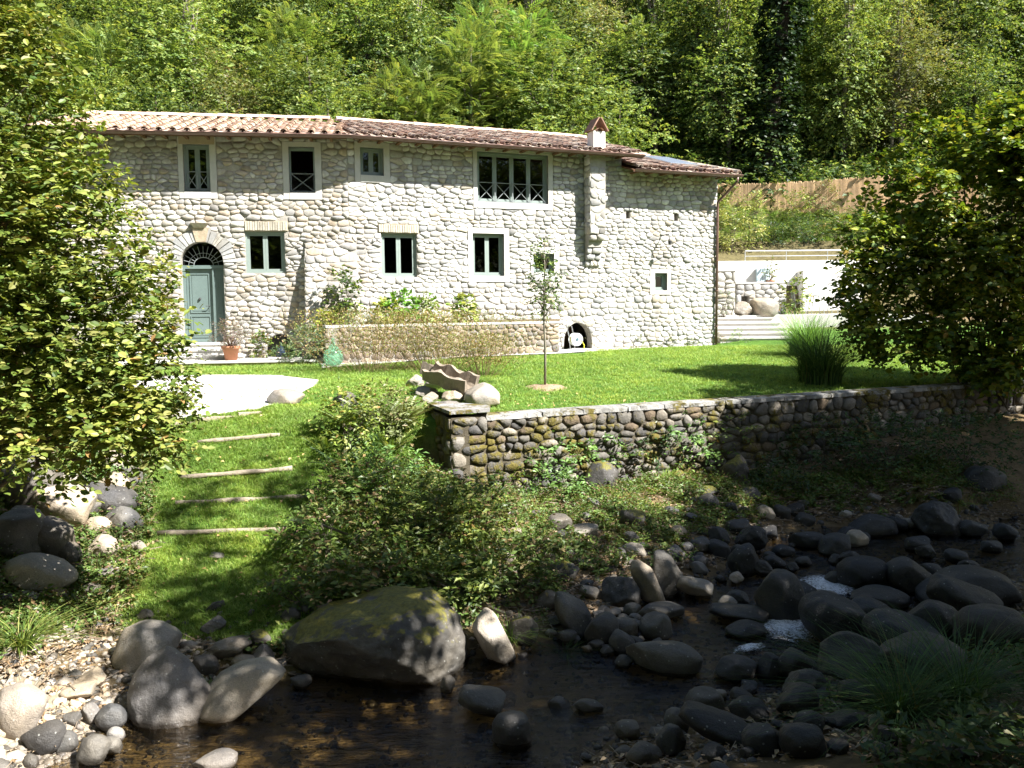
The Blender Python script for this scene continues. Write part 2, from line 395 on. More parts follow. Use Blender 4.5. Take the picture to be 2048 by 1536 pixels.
def ground(X, Y):
    X = np.asarray(X, float); Y = np.asarray(Y, float)
    dist = Y - wall_line_y(X)
    wd = .12 + 1.3 * smooth((PIER[0] - .3 - X) / 1.5)
    s = smooth(dist / wd * .5 + .5)
    b = fb(X, Y) + .05 * nz(X, Y, 1.3) * smooth((14.5 - Y) / 3)
    l = fl(X, Y)
    h = b + s * (l - b)
    # hillside
    yb = np.interp(X, [-30, -14, -4.6, 6, 8.5, 12, 30], [33, 32, 33, 37.5, 37, 37, 37])
    hill = np.maximum(Y - yb, 0)
    h = np.where(Y > yb, np.minimum(h, 2.6), h)
    h = h + .66 * hill + .05 * np.sqrt(hill) * nz(X, Y, .25, 3)
    tz = smooth((X - 7.3) / .8)
    t2 = np.interp(Y, [30, 31.5, 34, 36.8, 37.2, 44, 60], [0, .2, .55, .7, 1.9, 1.2, 0])
    return h + tz * t2
def gz(x, y): return float(ground(np.array([x]), np.array([y]))[0])
def onG(px, py, zmin=-9, lo=5.0, hi=60.0):
    """the point of the ground (or the water surface) that a pixel of the photograph shows"""
    d = ray(px, py); T = np.arange(lo, hi, .04) / d[1]
    X, Y, Z = d[0]*T, d[1]*T, CAMZ + d[2]*T
    g_ = np.maximum(ground(X, Y), zmin)
    k = np.argmax(Z <= g_) if np.any(Z <= g_) else len(T) - 1
    return np.array([X[k], Y[k], g_[k]])
# ------------------------------------------------------------------ ground sheet, water
def axis(parts):
    o = []
    for a, b, st in parts: o += list(np.arange(a, b, st))
    return np.array(o + [parts[-1][1]])
gx = axis([(-160, -60, 12), (-60, -24, 3), (-24, -13, .6), (-13, 13, .13), (13, 24, .6), (24, 60, 3), (60, 160, 12)])
gy = axis([(-60, -10, 6), (-10, 3, .8), (3, 20, .13), (20, 32, .3), (32, 48, .8), (48, 90, 3), (90, 220, 12)])
GX, GY = np.meshgrid(gx, gy)
GZ = ground(GX, GY)
def stream_mask(X, Y, Z): return smooth((.12 - Z) / .25)
def ground_cols(X, Y, Z):
    lawn = smooth((Y - wall_line_y(X)) / .3 + .5)
    # the grassy ramp with log steps
    rx = np.interp(Y, [8.6, 10, 12, 14.5], [-3.0, -3.1, -3.5, -3.6]); rw = np.interp(Y, [8.4, 9.2, 11, 14.5], [.9, 1.3, 1.5, 2.2])
    ramp_ = smooth((rw - np.abs(X - rx)) / .5 + .3) * smooth((Y - 8.4) / .8)
    lawn = np.maximum(lawn, ramp_ * (X < -1)) * smooth((33 - Y) / 1.0)
    n = nz(X, Y, 1.1, 1.0) * .5 + .5
    green = np.stack([.06 + .02 * n, .13 + .03 * n, .025 + 0 * n], -1)
    soil = np.stack([.13 + .05 * n, .095 + .04 * n, .055 + .02 * n], -1)
    litter = np.stack([.10 + .03 * n, .085 + .03 * n, .045 + .01 * n], -1)
    bed = np.stack([.13 + .06 * n, .105 + .045 * n, .065 + .025 * n], -1)
    beach = np.stack([.34 + .04 * n, .29 + .04 * n, .22 + .03 * n], -1)
    k = smooth((Y - 33) / 3)[..., None]
    base = soil * (1 - k) + litter * k
    bm = (smooth((X + 3.1) / -.5) * smooth((8.3 - Y) / .8) * smooth((.6 - Z) / .2))[..., None]
    base = base * (1 - bm) + beach * bm
    w = smooth((-.02 - Z) / .06)[..., None]
    base = base * (1 - w) + bed * w
    L = lawn[..., None]
    return base * (1 - L) + green * L, lawn
gc, GLAWN = ground_cols(GX, GY, GZ)
nyg, nxg = GX.shape
ii = (np.arange(nyg - 1)[:, None] * nxg + np.arange(nxg - 1)[None]).ravel()
mb = MB(); mb.add(np.stack([GX, GY, GZ], -1).reshape(-1, 3), np.stack([ii, ii + 1, ii + nxg + 1, ii + nxg], -1), gc.reshape(-1, 3))
m, nt, out = nmat('ground_soil')
pos = geo_pos(nt)
c = mix(nt, 1.0, attr(nt), ramp(nt, noise_tex(nt, 5, 8, .75, pos), [(.3, (.55, .55, .55)), (.7, (1.45, 1.4, 1.3))]), 'MULTIPLY')
principled(nt, out, c, .95, .1, bump(nt, noise_tex(nt, 18, 8, .75, pos), .9, .05)); M['ground'] = m
g_o = mb.build('ground', M['ground'], smooth=True, kind='structure')

def sheet(name, poly, off, m, res=.15, col=(1, 1, 1), kind='structure', thick=0.0):
    """a sheet that follows the ground inside a polygon of (x, y)"""
    P = np.array(poly); x0, y0 = P.min(0); x1, y1 = P.max(0)
    xs = np.arange(x0, x1 + res, res); ys = np.arange(y0, y1 + res, res)
    X, Y = np.meshgrid(xs, ys)
    def inside(x, y):
        r = np.zeros(x.shape, bool); n = len(P)
        for i in range(n):
            xa, ya = P[i]; xb, yb_ = P[(i + 1) % n]
            cnd = ((ya > y) != (yb_ > y)) & (x < (xb - xa) * (y - ya) / (yb_ - ya + 1e-12) + xa)
            r ^= cnd
        return r
    ins = inside(X, Y); keep = ins[:-1, :-1] & ins[1:, :-1] & ins[:-1, 1:] & ins[1:, 1:]
    idx = np.arange(X.size).reshape(X.shape)
    q = np.stack([idx[:-1, :-1][keep], idx[:-1, 1:][keep], idx[1:, 1:][keep], idx[1:, :-1][keep]], -1)
    mbs = MB(); mbs.add(np.stack([X, Y, ground(X, Y) + off], -1).reshape(-1, 3), q, col)
    return mbs.build(name, m, smooth=True, kind=kind)

# water surface: one level sheet, cut by the banks
mb = MB()
WX, WY = np.meshgrid(np.arange(-9, 32, .5), np.arange(2.5, 22, .5))
ii = (np.arange(WX.shape[0] - 1)[:, None] * WX.shape[1] + np.arange(WX.shape[1] - 1)[None]).ravel()
mb.add(np.stack([WX, WY, 0 * WX], -1).reshape(-1, 3), np.stack([ii, ii + 1, ii + WX.shape[1] + 1, ii + WX.shape[1]], -1))
mb.build('water', M['water'], smooth=True, kind='structure')

# pale gravel forecourt
gp = [atZ(*p)[:2] for p in [(60, 775, 2.2), (250, 756, 2.2), (420, 752, 2.2), (560, 752, 2.2), (642, 762, 2.18), (630, 778, 2.15), (590, 800, 2.1), (520, 817, 2.05), (400, 826, 2.03), (270, 832, 2.02), (100, 838, 2.02)]]
m, nt, out = nmat('pale_gravel'); pos = geo_pos(nt)
v = N(nt, 'ShaderNodeTexVoronoi'); v.inputs['Scale'].default_value = 45; nt.links.new(pos, v.inputs['Vector'])
c = mix(nt, .35, (.66, .62, .56), v.outputs['Color'], 'MULTIPLY')
c = mix(nt, 1.0, c, ramp(nt, noise_tex(nt, 1.6, 5, .6, pos), [(.3, (.85, .83, .8)), (.7, (1.1, 1.1, 1.1))]), 'MULTIPLY')
principled(nt, out, c, .95, .1, bump(nt, v.outputs['Distance'], .8, .02)); M['gravel'] = m
sheet('gravel_forecourt', gp, .015, M['gravel'], .05)
# flagstone strip at the foot of the planter and house
ps = [atZ(*p)[:2] for p in [(640, 738, 2.25), (860, 718, 2.3), (1000, 714, 2.3), (1120, 710, 2.3), (1250, 702, 2.3), (1300, 698, 2.3), (1290, 692, 2.32), (1230, 693, 2.32), (1100, 703, 2.32), (860, 709, 2.3), (700, 716, 2.3), (640, 722, 2.27)]]
sheet('flagstone_path', ps, .03, M['step'], .08)

# ------------------------------------------------------------------ faces and rubble masonry
class Face:
    def __init__(s, O, U, V, Nn=None):
        s.O = np.asarray(O, float); s.U = np.asarray(U, float); s.U /= np.linalg.norm(s.U)
        s.Vv = np.asarray(V, float); s.Vv /= np.linalg.norm(s.Vv)
        s.N = np.cross(s.U, s.Vv) if Nn is None else np.asarray(Nn, float)
        s.N /= np.linalg.norm(s.N)
    def P(s, u, v, d=0.0): return s.O + s.U * u + s.Vv * v + s.N * d
    def map(s, A):
        A = np.asarray(A, float); return s.O + A[:, :1] * s.U + A[:, 1:2] * s.Vv + A[:, 2:3] * s.N
    def hit(s, px, py):
        d = ray(px, py); o = np.array([0, 0, CAMZ])
        t = np.dot(s.O - o, s.N) / np.dot(d, s.N); p = o + d * t - s.O
        return float(np.dot(p, s.U)), float(np.dot(p, s.Vv))
    def box(s, mb, u0, u1, v0, v1, d0, d1, col=(1, 1, 1)):
        return mb.box((u0, v0, d0), (u1, v1, d1), col, M=s.map)
    def rect(s, x0, y0, x1, y1):
        xm, ym = (x0 + x1) / 2, (y0 + y1) / 2
        return s.hit(x0, ym)[0], s.hit(x1, ym)[0], s.hit(xm, y1)[1], s.hit(xm, y0)[1]   # u0,u1,v0,v1

def clip(poly, a, n):                      # keep the side where (p-a).n <= 0
    o = []
    L = len(poly)
    for i in range(L):
        p, q = poly[i], poly[(i + 1) % L]
        dp = (p[0]-a[0])*n[0] + (p[1]-a[1])*n[1]; dq = (q[0]-a[0])*n[0] + (q[1]-a[1])*n[1]
        if dp <= 0: o.append(p)
        if (dp < 0 < dq) or (dq < 0 < dp):
            t = dp / (dp - dq); o.append((p[0] + (q[0]-p[0])*t, p[1] + (q[1]-p[1])*t))
    return o
def sepedge(hole, p):                      # the edge of a convex (CCW) hole that faces p; distance > 0 when outside
    best = (-1e9, None, None)
    for i in range(len(hole)):
        a, b = hole[i], hole[(i + 1) % len(hole)]
        ex, ey = b[0]-a[0], b[1]-a[1]; l = math.hypot(ex, ey); n = (ey / l, -ex / l)
        d = (p[0]-a[0])*n[0] + (p[1]-a[1])*n[1]
        if d > best[0]: best = (d, a, n)
    return best
def rubble_cells(domain, holes, w, h, rnd, jit=.42, gap=.014, big=.0):
    xs = [p[0] for p in domain]; ys = [p[1] for p in domain]
    x0, x1, y0, y1 = min(xs), max(xs), min(ys), max(ys)
    S = []; y = y0
    while y < y1:
        rh = h * rnd.uniform(.45, 1.65); x = x0 + rnd.uniform(-w, 0) ; ph = rnd.uniform(0, 6)
        while x < x1:
            cw = w * rnd.uniform(.4, 1.7) * (.75 + .25 * rh / h); x += cw / 2
            sx, sy = x + rnd.uniform(-.1, .1) * w, y + rh / 2 + rnd.uniform(-jit, jit) * rh * .6 + .25 * h * math.sin(x * 1.3 + ph)
            ok = sepedge(domain, (sx, sy))[0] < -.02 and all(sepedge(hl, (sx, sy))[0] > .03 for hl in holes)
            if ok: S.append((sx, sy))
            x += cw / 2
        y += rh
    A = w / h * .85
    grid = {}
    for i, (sx, sy) in enumerate(S): grid.setdefault((int(sx // w), int(sy // h)), []).append(i)
    cells = []
    for i, (sx, sy) in enumerate(S):
        poly = [(sx - w*1.2, sy - h*1.4), (sx + w*1.2, sy - h*1.4), (sx + w*1.2, sy + h*1.4), (sx - w*1.2, sy + h*1.4)]
        gx_, gy_ = int(sx // w), int(sy // h)
        for a in range(-2, 3):
            for b in range(-3, 4):
                for j in grid.get((gx_ + a, gy_ + b), ()):
                    if j == i: continue
                    qx, qy = S[j]; dx, dy = qx - sx, (qy - sy)
                    # bisector in the stretched metric
                    n = (dx, dy * A * A); l = math.hypot(*n); n = (n[0] / l, n[1] / l)
                    poly = clip(poly, ((sx + qx) / 2 - n[0] * gap / 2, (sy + qy) / 2 - n[1] * gap / 2), n)
                    if len(poly) < 3: break
                if len(poly) < 3: break
            if len(poly) < 3: break
        if len(poly) < 3: continue
        for k in range(len(domain)):
            a, b = domain[k], domain[(k + 1) % len(domain)]
            ex, ey = b[0]-a[0], b[1]-a[1]; l = math.hypot(ex, ey); poly = clip(poly, a, (ey / l, -ex / l))
            if len(poly) < 3: break
        if len(poly) < 3: continue
        for hl in holes:
            d, a, n = sepedge(hl, (sx, sy))
            if d < 2 * w: poly = clip(poly, (a[0] + n[0] * gap / 2, a[1] + n[1] * gap / 2), (-n[0], -n[1]))
            if len(poly) < 3: break
        if len(poly) < 3: continue
        ar = abs(sum(poly[k][0]*poly[(k+1) % len(poly)][1] - poly[(k+1) % len(poly)][0]*poly[k][1] for k in range(len(poly)))) / 2
        if ar < w * h * .08: continue
        cells.append((poly, ar))
    return cells
def stone_geo(poly, rnd, depth, K=10, rough=.06, sq=.35):
    cx = sum(p[0] for p in poly) / len(poly); cy = sum(p[1] for p in poly) / len(poly)
    # polygon centroid (area weighted)
    A = 0; ax = ay = 0
    for i in range(len(poly)):
        x0, y0 = poly[i]; x1, y1 = poly[(i + 1) % len(poly)]; c = x0*y1 - x1*y0; A += c; ax += (x0+x1)*c; ay += (y0+y1)*c
    if abs(A) > 1e-9: cx, cy = ax / (3*A), ay / (3*A)
    w = max(p[0] for p in poly) - min(p[0] for p in poly); h = max(p[1] for p in poly) - min(p[1] for p in poly)
    r = []
    ph = rnd.uniform(0, 6.28)
    for k in range(K):
        t = 2*math.pi*k/K + ph; dx, dy = math.cos(t) * w, math.sin(t) * h; best = 1e9
        for i in range(len(poly)):
            x0, y0 = poly[i][0]-cx, poly[i][1]-cy; x1, y1 = poly[(i+1) % len(poly)][0]-cx, poly[(i+1) % len(poly)][1]-cy
            ex, ey = x1-x0, y1-y0; den = dx*ey - dy*ex
            if abs(den) < 1e-12: continue
            s_ = (x0*ey - y0*ex) / den
            if s_ > 0: best = min(best, s_)
        r.append((best, dx, dy))
    rr = [x[0] for x in r]
    rs = [min(rr[k], sq * rr[k] + (1 - sq) * (rr[k-1] + rr[k] + rr[(k+1) % K]) / 3) * (1 + rnd.uniform(-rough * 1.8, 0)) for k in range(K)]
    ring = [(rs[k] * r[k][1], rs[k] * r[k][2]) for k in range(K)]
    tx, ty = rnd.uniform(-.35, .35), rnd.uniform(-.25, .25)
    V = []
    dm = rnd.random() ** 2.6; f1 = .99 - .03 * dm; f2 = .91 - .2 * dm
    for f, d in ((1.0, -.03), (f1, .62 - .1 * dm), (f2, .95)):
        for (x, y) in ring:
            V.append((cx + x*f, cy + y*f, d * depth if d < 0 else depth * (d + d * (tx * x / w + ty * y / h) + rnd.uniform(-.08, .08))))
    V.append((cx, cy, depth * rnd.uniform(.95, 1.1)))
    Fs = [(l*K+k, l*K+(k+1) % K, (l+1)*K+(k+1) % K, (l+1)*K+k) for l in range(2) for k in range(K)]
    tri = [(2*K+k, 2*K+(k+1) % K, 3*K) for k in range(K)]
    return np.array(V), np.array(Fs), np.array(tri), (cx, cy)
def stone_colour(rnd, pal):
    c = np.array(rnd.choices(pal[0], pal[1])[0]); return c * rnd.uniform(.78, 1.2)
PAL_HOUSE = ([(.45, .415, .365), (.50, .475, .44), (.39, .375, .36), (.44, .37, .29), (.56, .54, .51), (.33, .32, .31), (.47, .40, .33)], [5, 5, 4, 2, 3, 2, 1.5])
PAL_R = ([(.51, .495, .47), (.57, .56, .54), (.43, .425, .42), (.50, .45, .38), (.64, .63, .61), (.35, .35, .35)], [5, 5, 4, 1.6, 3, 2])
PAL_WALL = ([(.13, .12, .105), (.18, .165, .145), (.10, .095, .09), (.24, .21, .17), (.15, .115, .08)], [4, 3, 3, 1.5, 1.5])
PAL_PLANT = ([(.25, .20, .165), (.31, .25, .20), (.21, .19, .175), (.35, .28, .21)], [3, 3, 2, 2])
STONES = []   # (area seen, face, V, F, tri, colour, parent key)
def rubble(face, domain, holes, w, h, pal, key, seed, depth=(.012, .035), gap=.008, moss=None, sq=.88):
    rnd = random.Random(seed)
    for poly, ar in rubble_cells(domain, holes, w, h, rnd, gap=gap):
        V, Q, T, c = stone_geo(poly, rnd, rnd.uniform(*depth), sq=sq)
        col = stone_colour(rnd, pal)
        Vw = face.map(V)
        if moss and noise.noise(Vector(Vw[-1]) * .9 + Vector((5, 2, 1))) + rnd.uniform(-.1, .1) > moss: 
            col = col * .3 + np.array((.20, .15, .03)) * .7
        dist = np.linalg.norm(Vw[-1] - np.array([0, 0, CAMZ]))
        STONES.append((ar / dist ** 2 * 1e4, Vw, Q, T, col, key))
def flush_stones(key, parent, m, name='stone', limit=290):
    L = [s for s in STONES if s[5] == key]; L.sort(key=lambda s: -s[0])
    def vis(s):
        p = Vector(s[1][-1]); q = CAMM.inverted() @ p
        x = 1024 + F * q.x / -q.z; y = 768 - F * q.y / -q.z
        return -20 < x < 2068 and -20 < y < 1556 and q.z < 0
    V_ = [s for s in L if vis(s)]; H_ = [s for s in L if not vis(s)]
    for s in V_[:limit]:
        o_ = s[1].mean(0); b = MB(); b.add(s[1] - o_, s[2], s[4]); b.Fc.append(s[3])
        o = b.build(name, m, parent, smooth=True); o.location = o_
    rest = V_[limit:] + H_
    if rest:
        b = MB()
        for s in rest:
            n0 = b.n; b.add(s[1], s[2], s[4]); b.Fc.append(s[3] + n0)
        b.build(name + 'work', m, parent, smooth=True, kind='stuff')
def wall_body(mb, face, u0, u1, v0, v1, holes, th=.5, rev=.34, col=(1, 1, 1)):
    """front skin with rectangular holes and their reveals, back to depth -rev"""
    us = sorted({u0, u1, *[h[0] for h in holes], *[h[1] for h in holes]}); vs = sorted({v0, v1, *[h[2] for h in holes], *[h[3] for h in holes]})
    for a in range(len(us)-1):
        for b in range(len(vs)-1):
            cu, cv = (us[a]+us[a+1])/2, (vs[b]+vs[b+1])/2
            if any(h[0] < cu < h[1] and h[2] < cv < h[3] for h in holes): continue
            for d in (0, -rev):
                V = face.map([(us[a], vs[b], d), (us[a+1], vs[b], d), (us[a+1], vs[b+1], d), (us[a], vs[b+1], d)])
                mb.add(V, np.array([(0, 1, 2, 3)] if d == 0 else [(3, 2, 1, 0)]), col)
    for h in holes:
        c = [(h[0], h[2]), (h[1], h[2]), (h[1], h[3]), (h[0], h[3])]
        for k in range(4):
            p, q = c[k], c[(k+1) % 4]
            mb.add(face.map([(p[0], p[1], 0), (p[0], p[1], -rev), (q[0], q[1], -rev), (q[0], q[1], 0)]), np.array([(0, 1, 2, 3)]), col)
    for (ua, va, ub, vb_) in ((u0, v0, u0, v1), (u1, v1, u1, v0), (u0, v1, u1, v1)):
        mb.add(face.map([(ua, va, 0), (ua, va, -rev), (ub, vb_, -rev), (ub, vb_, 0)]), np.array([(3, 2, 1, 0)]), col)
def rp(h): return [(h[0], h[2]), (h[1], h[2]), (h[1], h[3]), (h[0], h[3])]

# ------------------------------------------------------------------ the house
ZB = 2.0                                   # wall foot, a little below the ground
BEND = np.array([-4.56, 25.0])
UL = np.array([1, .15]) / math.hypot(1, .15); UR = np.array([1, .42]) / math.hypot(1, .42)
LEN_L = 7.9
FL = Face((*(BEND - UL * LEN_L), 0), (*UL, 0), (0, 0, 1))
FR = Face((*BEND, 0), (*UR, 0), (0, 0, 1))
house = empty('stone_house', (BEND[0], BEND[1], 2.2), 0, 'long two storey rubble stone farmhouse with terracotta roof and blue green door', 'house')
bpy.context.view_layer.update()
def H(o):                                    # parent kept in world coordinates
    o.parent = house; o.matrix_parent_inverse = house.matrix_world.inverted(); return o
HM = Matrix.Translation((BEND[0], BEND[1], 2.2)).inverted()
def hpart(mbx, name, m, smooth=False, kind=None):
    o = mbx.build(name, m, house, smooth, kind); o.matrix_parent_inverse = HM; return o
zE = 8.56; zG = 8.40; ov = .74
uS = FR.hit(1243, 420)[0]; uE = FR.hit(1433, 500)[0]
zAe = Face(FR.P(0, 0, ov), (*UR, 0), (0, 0, 1)).hit(1350, 343)[1]; zA = zAe + .19
holesL = {}; holesR = {}
holesL['w1'] = FL.rect(367, 289, 420, 384); holesL['w2'] = FL.rect(578, 294, 630, 386)
holesL['w4'] = FL.rect(491, 463, 570, 546)
dr = FL.rect(364, 484, 449, 686); holesL['door'] = dr
cv = FL.rect(532, 668, 590, 735); cv = (cv[0], cv[1], ZB + .1, cv[3]); holesL['cave'] = cv
holesR['w3'] = FR.rect(720, 296, 767, 351); holesR['w5'] = FR.rect(763, 467, 834, 554)
holesR['w6'] = FR.rect(945, 467, 1008, 552); holesR['w7'] = FR.rect(954, 307, 1096, 406)
holesR['w8'] = FR.rect(1066, 507, 1108, 545); holesR['w9'] = FR.rect(1309, 546, 1334, 581)
holesR['s1'] = FR.rect(1252, 422, 1260, 437); holesR['s2'] = FR.rect(1348, 427, 1356, 442); holesL['s3'] = FL.rect(669, 486, 680, 500)
c2 = FR.rect(1128, 645, 1184, 706); c2 = (c2[0], c2[1], ZB + .1, c2[3]); holesR['arch'] = c2

wm = MB()
wall_body(wm, FL, 0, LEN_L, ZB, zE, list(holesL.values()))
wall_body(wm, FR, 0, uS, ZB, zE, [h for h in holesR.values() if h[1] < uS])
wall_body(wm, FR, uS + .002, uE, ZB, zA, [h for h in holesR.values() if h[0] > uS])
# arch spandrels in the rectangular holes
def arch_fill(mb, face, h, rise, d0, d1, K=14):
    uc, r = (h[0]+h[1])/2, (h[1]-h[0])/2; vs = h[3] - rise
    for k in range(K):
        a0, a1 = math.pi*k/K, math.pi*(k+1)/K
        p0 = (uc + r*math.cos(a0), vs + rise*math.sin(a0)); p1 = (uc + r*math.cos(a1), vs + rise*math.sin(a1))
        V = face.map([(p0[0], p0[1], d1), (p0[0], h[3], d1), (p1[0], h[3], d1), (p1[0], p1[1], d1), (p0[0], p0[1], d0), (p0[0], h[3], d0), (p1[0], h[3], d0), (p1[0], p1[1], d0)])
        mb.add(V, np.array([(0, 1, 2, 3), (7, 6, 5, 4), (0, 3, 7, 4)]))
rise_d = (dr[1]-dr[0])/2
arch_fill(wm, FL, dr, rise_d, -.335, -.002)
arch_fill(wm, FL, cv, (cv[3]-ZB)*.55, -.335, -.002)
arch_fill(wm, FR, c2, (c2[3]-ZB)*.5, -.335, -.002)
# back and side walls
bkL = FL.P(0, ZB, -6.8); bkB = FR.P(0, ZB, -6.8); bkE = FR.P(uE, ZB, -6.8)
def plainwall(a, b, z1):
    a = np.array(a[:2]); b = np.array(b[:2]); n = np.array([-(b-a)[1], (b-a)[0]]); n = n / np.linalg.norm(n) * .25
    V = [(*a, ZB), (*b, ZB), (*(b+n), ZB), (*(a+n), ZB), (*a, z1), (*b, z1), (*(b+n), z1), (*(a+n), z1)]
    wm.add(V, np.array([(0, 3, 2, 1), (4, 5, 6, 7), (0, 1, 5, 4), (1, 2, 6, 5), (2, 3, 7, 6), (3, 0, 4, 7)]))
mid = (bkB + np.array([1.2, -.1, 0]))
plainwall(bkL, mid, zE); plainwall(mid, FR.P(uS, 0, -6.8), zE); plainwall(FR.P(uS, 0, -6.8), bkE, zA)
plainwall(FL.P(0, 0, -.35), bkL, zE); plainwall(bkE, FR.P(uE, 0, -.35), zA); plainwall(FR.P(uS-.3, 0, -6.8), FR.P(uS-.3, 0, -.35), zE)
wall_o = hpart(wm, 'wall', M['mortar'])
fm = MB(); fm.add(np.array([bkL[:2], FL.P(0, 0, -.36)[:2], FR.P(0, 0, -.36)[:2], FR.P(uE, 0, -.36)[:2], bkE[:2], bkB[:2]]).tolist() and np.c_[np.array([bkL[:2], FL.P(0, 0, -.36)[:2], FR.P(0, 0, -.36)[:2], FR.P(uE, 0, -.36)[:2], bkE[:2], bkB[:2]]), np.full(6, 5.4)], [[0, 1, 2, 3, 4, 5]])
hpart(fm, 'upper_floor', M['wood'])

def grow(h, l, r, b, t): return (h[0]-l, h[1]+r, h[2]-b, h[3]+t)
surL = {'w1': FL.rect(357, 274, 433, 397), 'w2': FL.rect(566, 284, 643, 399)}
surR = {'w3': FR.rect(709, 284, 779, 365), 'w6': FR.rect(936, 456, 1018, 564), 'w7': FR.rect(946, 296, 1105, 418), 'w8': FR.rect(1061, 495, 1118, 562), 'w9': FR.rect(1300, 539, 1341, 589)}
lin4 = FL.rect(489, 442, 576, 462); lin5 = FR.rect(756, 449, 837, 466)
# holes for the rubble: surrounds, lintels, arch rings
uc, rr_ = (dr[0]+dr[1])/2, (dr[1]-dr[0])/2; vsp = dr[3] - rr_
def archpoly(u0, u1, v0, vs, rx, rz, K=8):
    ucx = (u0+u1)/2
    return [(u0, v0), (u1, v0)] + [(ucx + rx*math.cos(math.pi*k/K), vs + rz*math.sin(math.pi*k/K)) for k in range(K+1)]
HL = [rp(holesL['s3']), rp(surL['w1']), rp(surL['w2']), rp(holesL['w4']), rp(lin4), archpoly(dr[0], dr[1], ZB-1, vsp, rr_+.36, rr_+.36),
      [(dr[0]-.01, ZB-1), (dr[1]+.01, ZB-1), (dr[1]+.01, vsp), (dr[0]-.01, vsp)],
      archpoly(cv[0], cv[1], ZB-1, cv[3]-(cv[3]-ZB)*.55, (cv[1]-cv[0])/2, (cv[3]-ZB)*.55)]
HL[5] = [(uc + (rr_+.36)*math.cos(math.pi*k/8), vsp + (rr_+.36)*math.sin(math.pi*k/8)) for k in range(9)]
HR = [rp(surR[k]) for k in surR] + [rp(holesR['w5']), rp(lin5), rp(holesR['s1']), rp(holesR['s2']),
      archpoly(c2[0], c2[1], ZB-1, c2[3]-(c2[3]-ZB)*.5, (c2[1]-c2[0])/2, (c2[3]-ZB)*.5)]
bu0, bu1 = FL.hit(612, 600)[0], None
chim = (FR.hit(1168, 400)[0], FR.hit(1198, 400)[0])
chz = FR.hit(1183, 470)[1]; chz0 = FR.hit(1183, 533)[1]
HR.append([(chim[0], chz0 + .2), (chim[1], chz0 + .2), (chim[1], zE), (chim[0], zE)])
uVis = FL.hit(60, 400)[0]
rubble(FL, rp((.05, LEN_L, ZB, zE)), HL, .24, .115, PAL_HOUSE, 'house', 11, gap=.006, depth=(.010, .046), sq=.92)
rubble(FR, rp((0, uE, ZB, zE)), HR + [rp((uS, uE + 1, zA, zE + 1))], .25, .12, PAL_R, 'house', 12, gap=.007, depth=(.010, .046), sq=.92)
sideF = Face(FR.P(uE, 0), (*(-np.array([UR[1], -UR[0]])), 0), (0, 0, 1), (UR[0], UR[1], 0))
rubble(Face(FR.P(uE, 0), (-UR[1], UR[0], 0), (0, 0, 1), (UR[0], UR[1], 0)), rp((0, 5, ZB, zA)), [], .38, .24, PAL_R, 'house', 14)

# battered buttress at the bend
bA = FL.hit(612, 560)[0]; b_u0 = bA; b_u1 = LEN_L + .2
zt = FL.hit(612, 470)[1]; pr = .92
Bx = MB()
p = [FL.P(b_u0, zt), FL.P(b_u1, zt), FL.P(b_u1, ZB, pr), FL.P(b_u0, ZB, pr), FL.P(b_u0, ZB, -.1), FL.P(b_u1, ZB, -.1), FL.P(b_u0, zt, -.1), FL.P(b_u1, zt, -.1)]
Bx.add(p, [[3, 2, 1, 0], [6, 0, 1, 7]]); Bx.Fc.append(np.array([[4, 3, 0, 6]])); Bx.Fc.append(np.array([[2, 5, 7, 1]]))
butt = hpart(Bx, 'buttress', M['mortar'])
L_b = math.hypot(zt - ZB, pr)
fB = Face(FL.P(b_u0, ZB, pr), (*UL, 0), (FL.P(b_u0, zt) - FL.P(b_u0, ZB, pr)))
rubble(fB, rp((0, b_u1 - b_u0, 0, L_b)), [], .26, .13, PAL_HOUSE, 'house', 15, (.012, .04), sq=.9)
fBs = Face(FL.P(b_u0, ZB, 0), FL.N, (0, 0, 1), -np.array([*UL, 0]))
rubble(fBs, [(0, 0), (0, zt - ZB), (pr, 0)][::-1], [], .28, .17, PAL_HOUSE, 'house', 16, (.01, .03))
fBs2 = Face(FL.P(b_u1, ZB, 0), FL.N, (0, 0, 1), np.array([*UL, 0]))
rubble(fBs2, [(0, 0), (pr, 0), (0, zt - ZB)], [], .28, .17, PAL_HOUSE, 'house', 17, (.02, .05))
# chimney breast on corbels
cm = MB(); cd = .42
FR.box(cm, chim[0], chim[1], chz, zE, .0, cd)
for k in range(5):
    f = 1 - (k + 1) / 5.5; v1 = chz - k * (chz - chz0) / 5; FR.box(cm, chim[0] + .02, chim[1] - .02, v1 - (chz - chz0) / 5, v1, .0, cd * f)
hpart(cm, 'chimney_breast', M['mortar'])
fC = Face(FR.P(chim[0], 0, cd), (*UR, 0), (0, 0, 1))
rubble(fC, rp((0, chim[1]-chim[0], chz, zE - .55)), [], .26, .17, PAL_R, 'house', 18, (.012, .03))
fCs = Face(FR.P(chim[0], 0, 0), FR.N, (0, 0, 1), -np.array([*UR, 0])); rubble(fCs, rp((0, cd, chz, zE)), [], .26, .18, PAL_R, 'house', 19, (.01, .025))
fCs = Face(FR.P(chim[1], 0, 0), FR.N, (0, 0, 1), np.array([*UR, 0])); rubble(fCs, rp((0, cd, chz, zE)), [], .26, .18, PAL_R, 'house', 20, (.01, .025))
for k in range(5):
    f = 1 - (k + 1) / 5.5; v1 = chz - k * (chz - chz0) / 5; v0 = v1 - (chz - chz0) / 5
    rubble(Face(FR.P(chim[0], 0, cd * f), (*UR, 0), (0, 0, 1)), rp((0, chim[1]-chim[0], v0, v1)), [], .24, .17, PAL_R, 'house', 21 + k, (.03, .09))
flush_stones('house', wall_o, M['stone'])

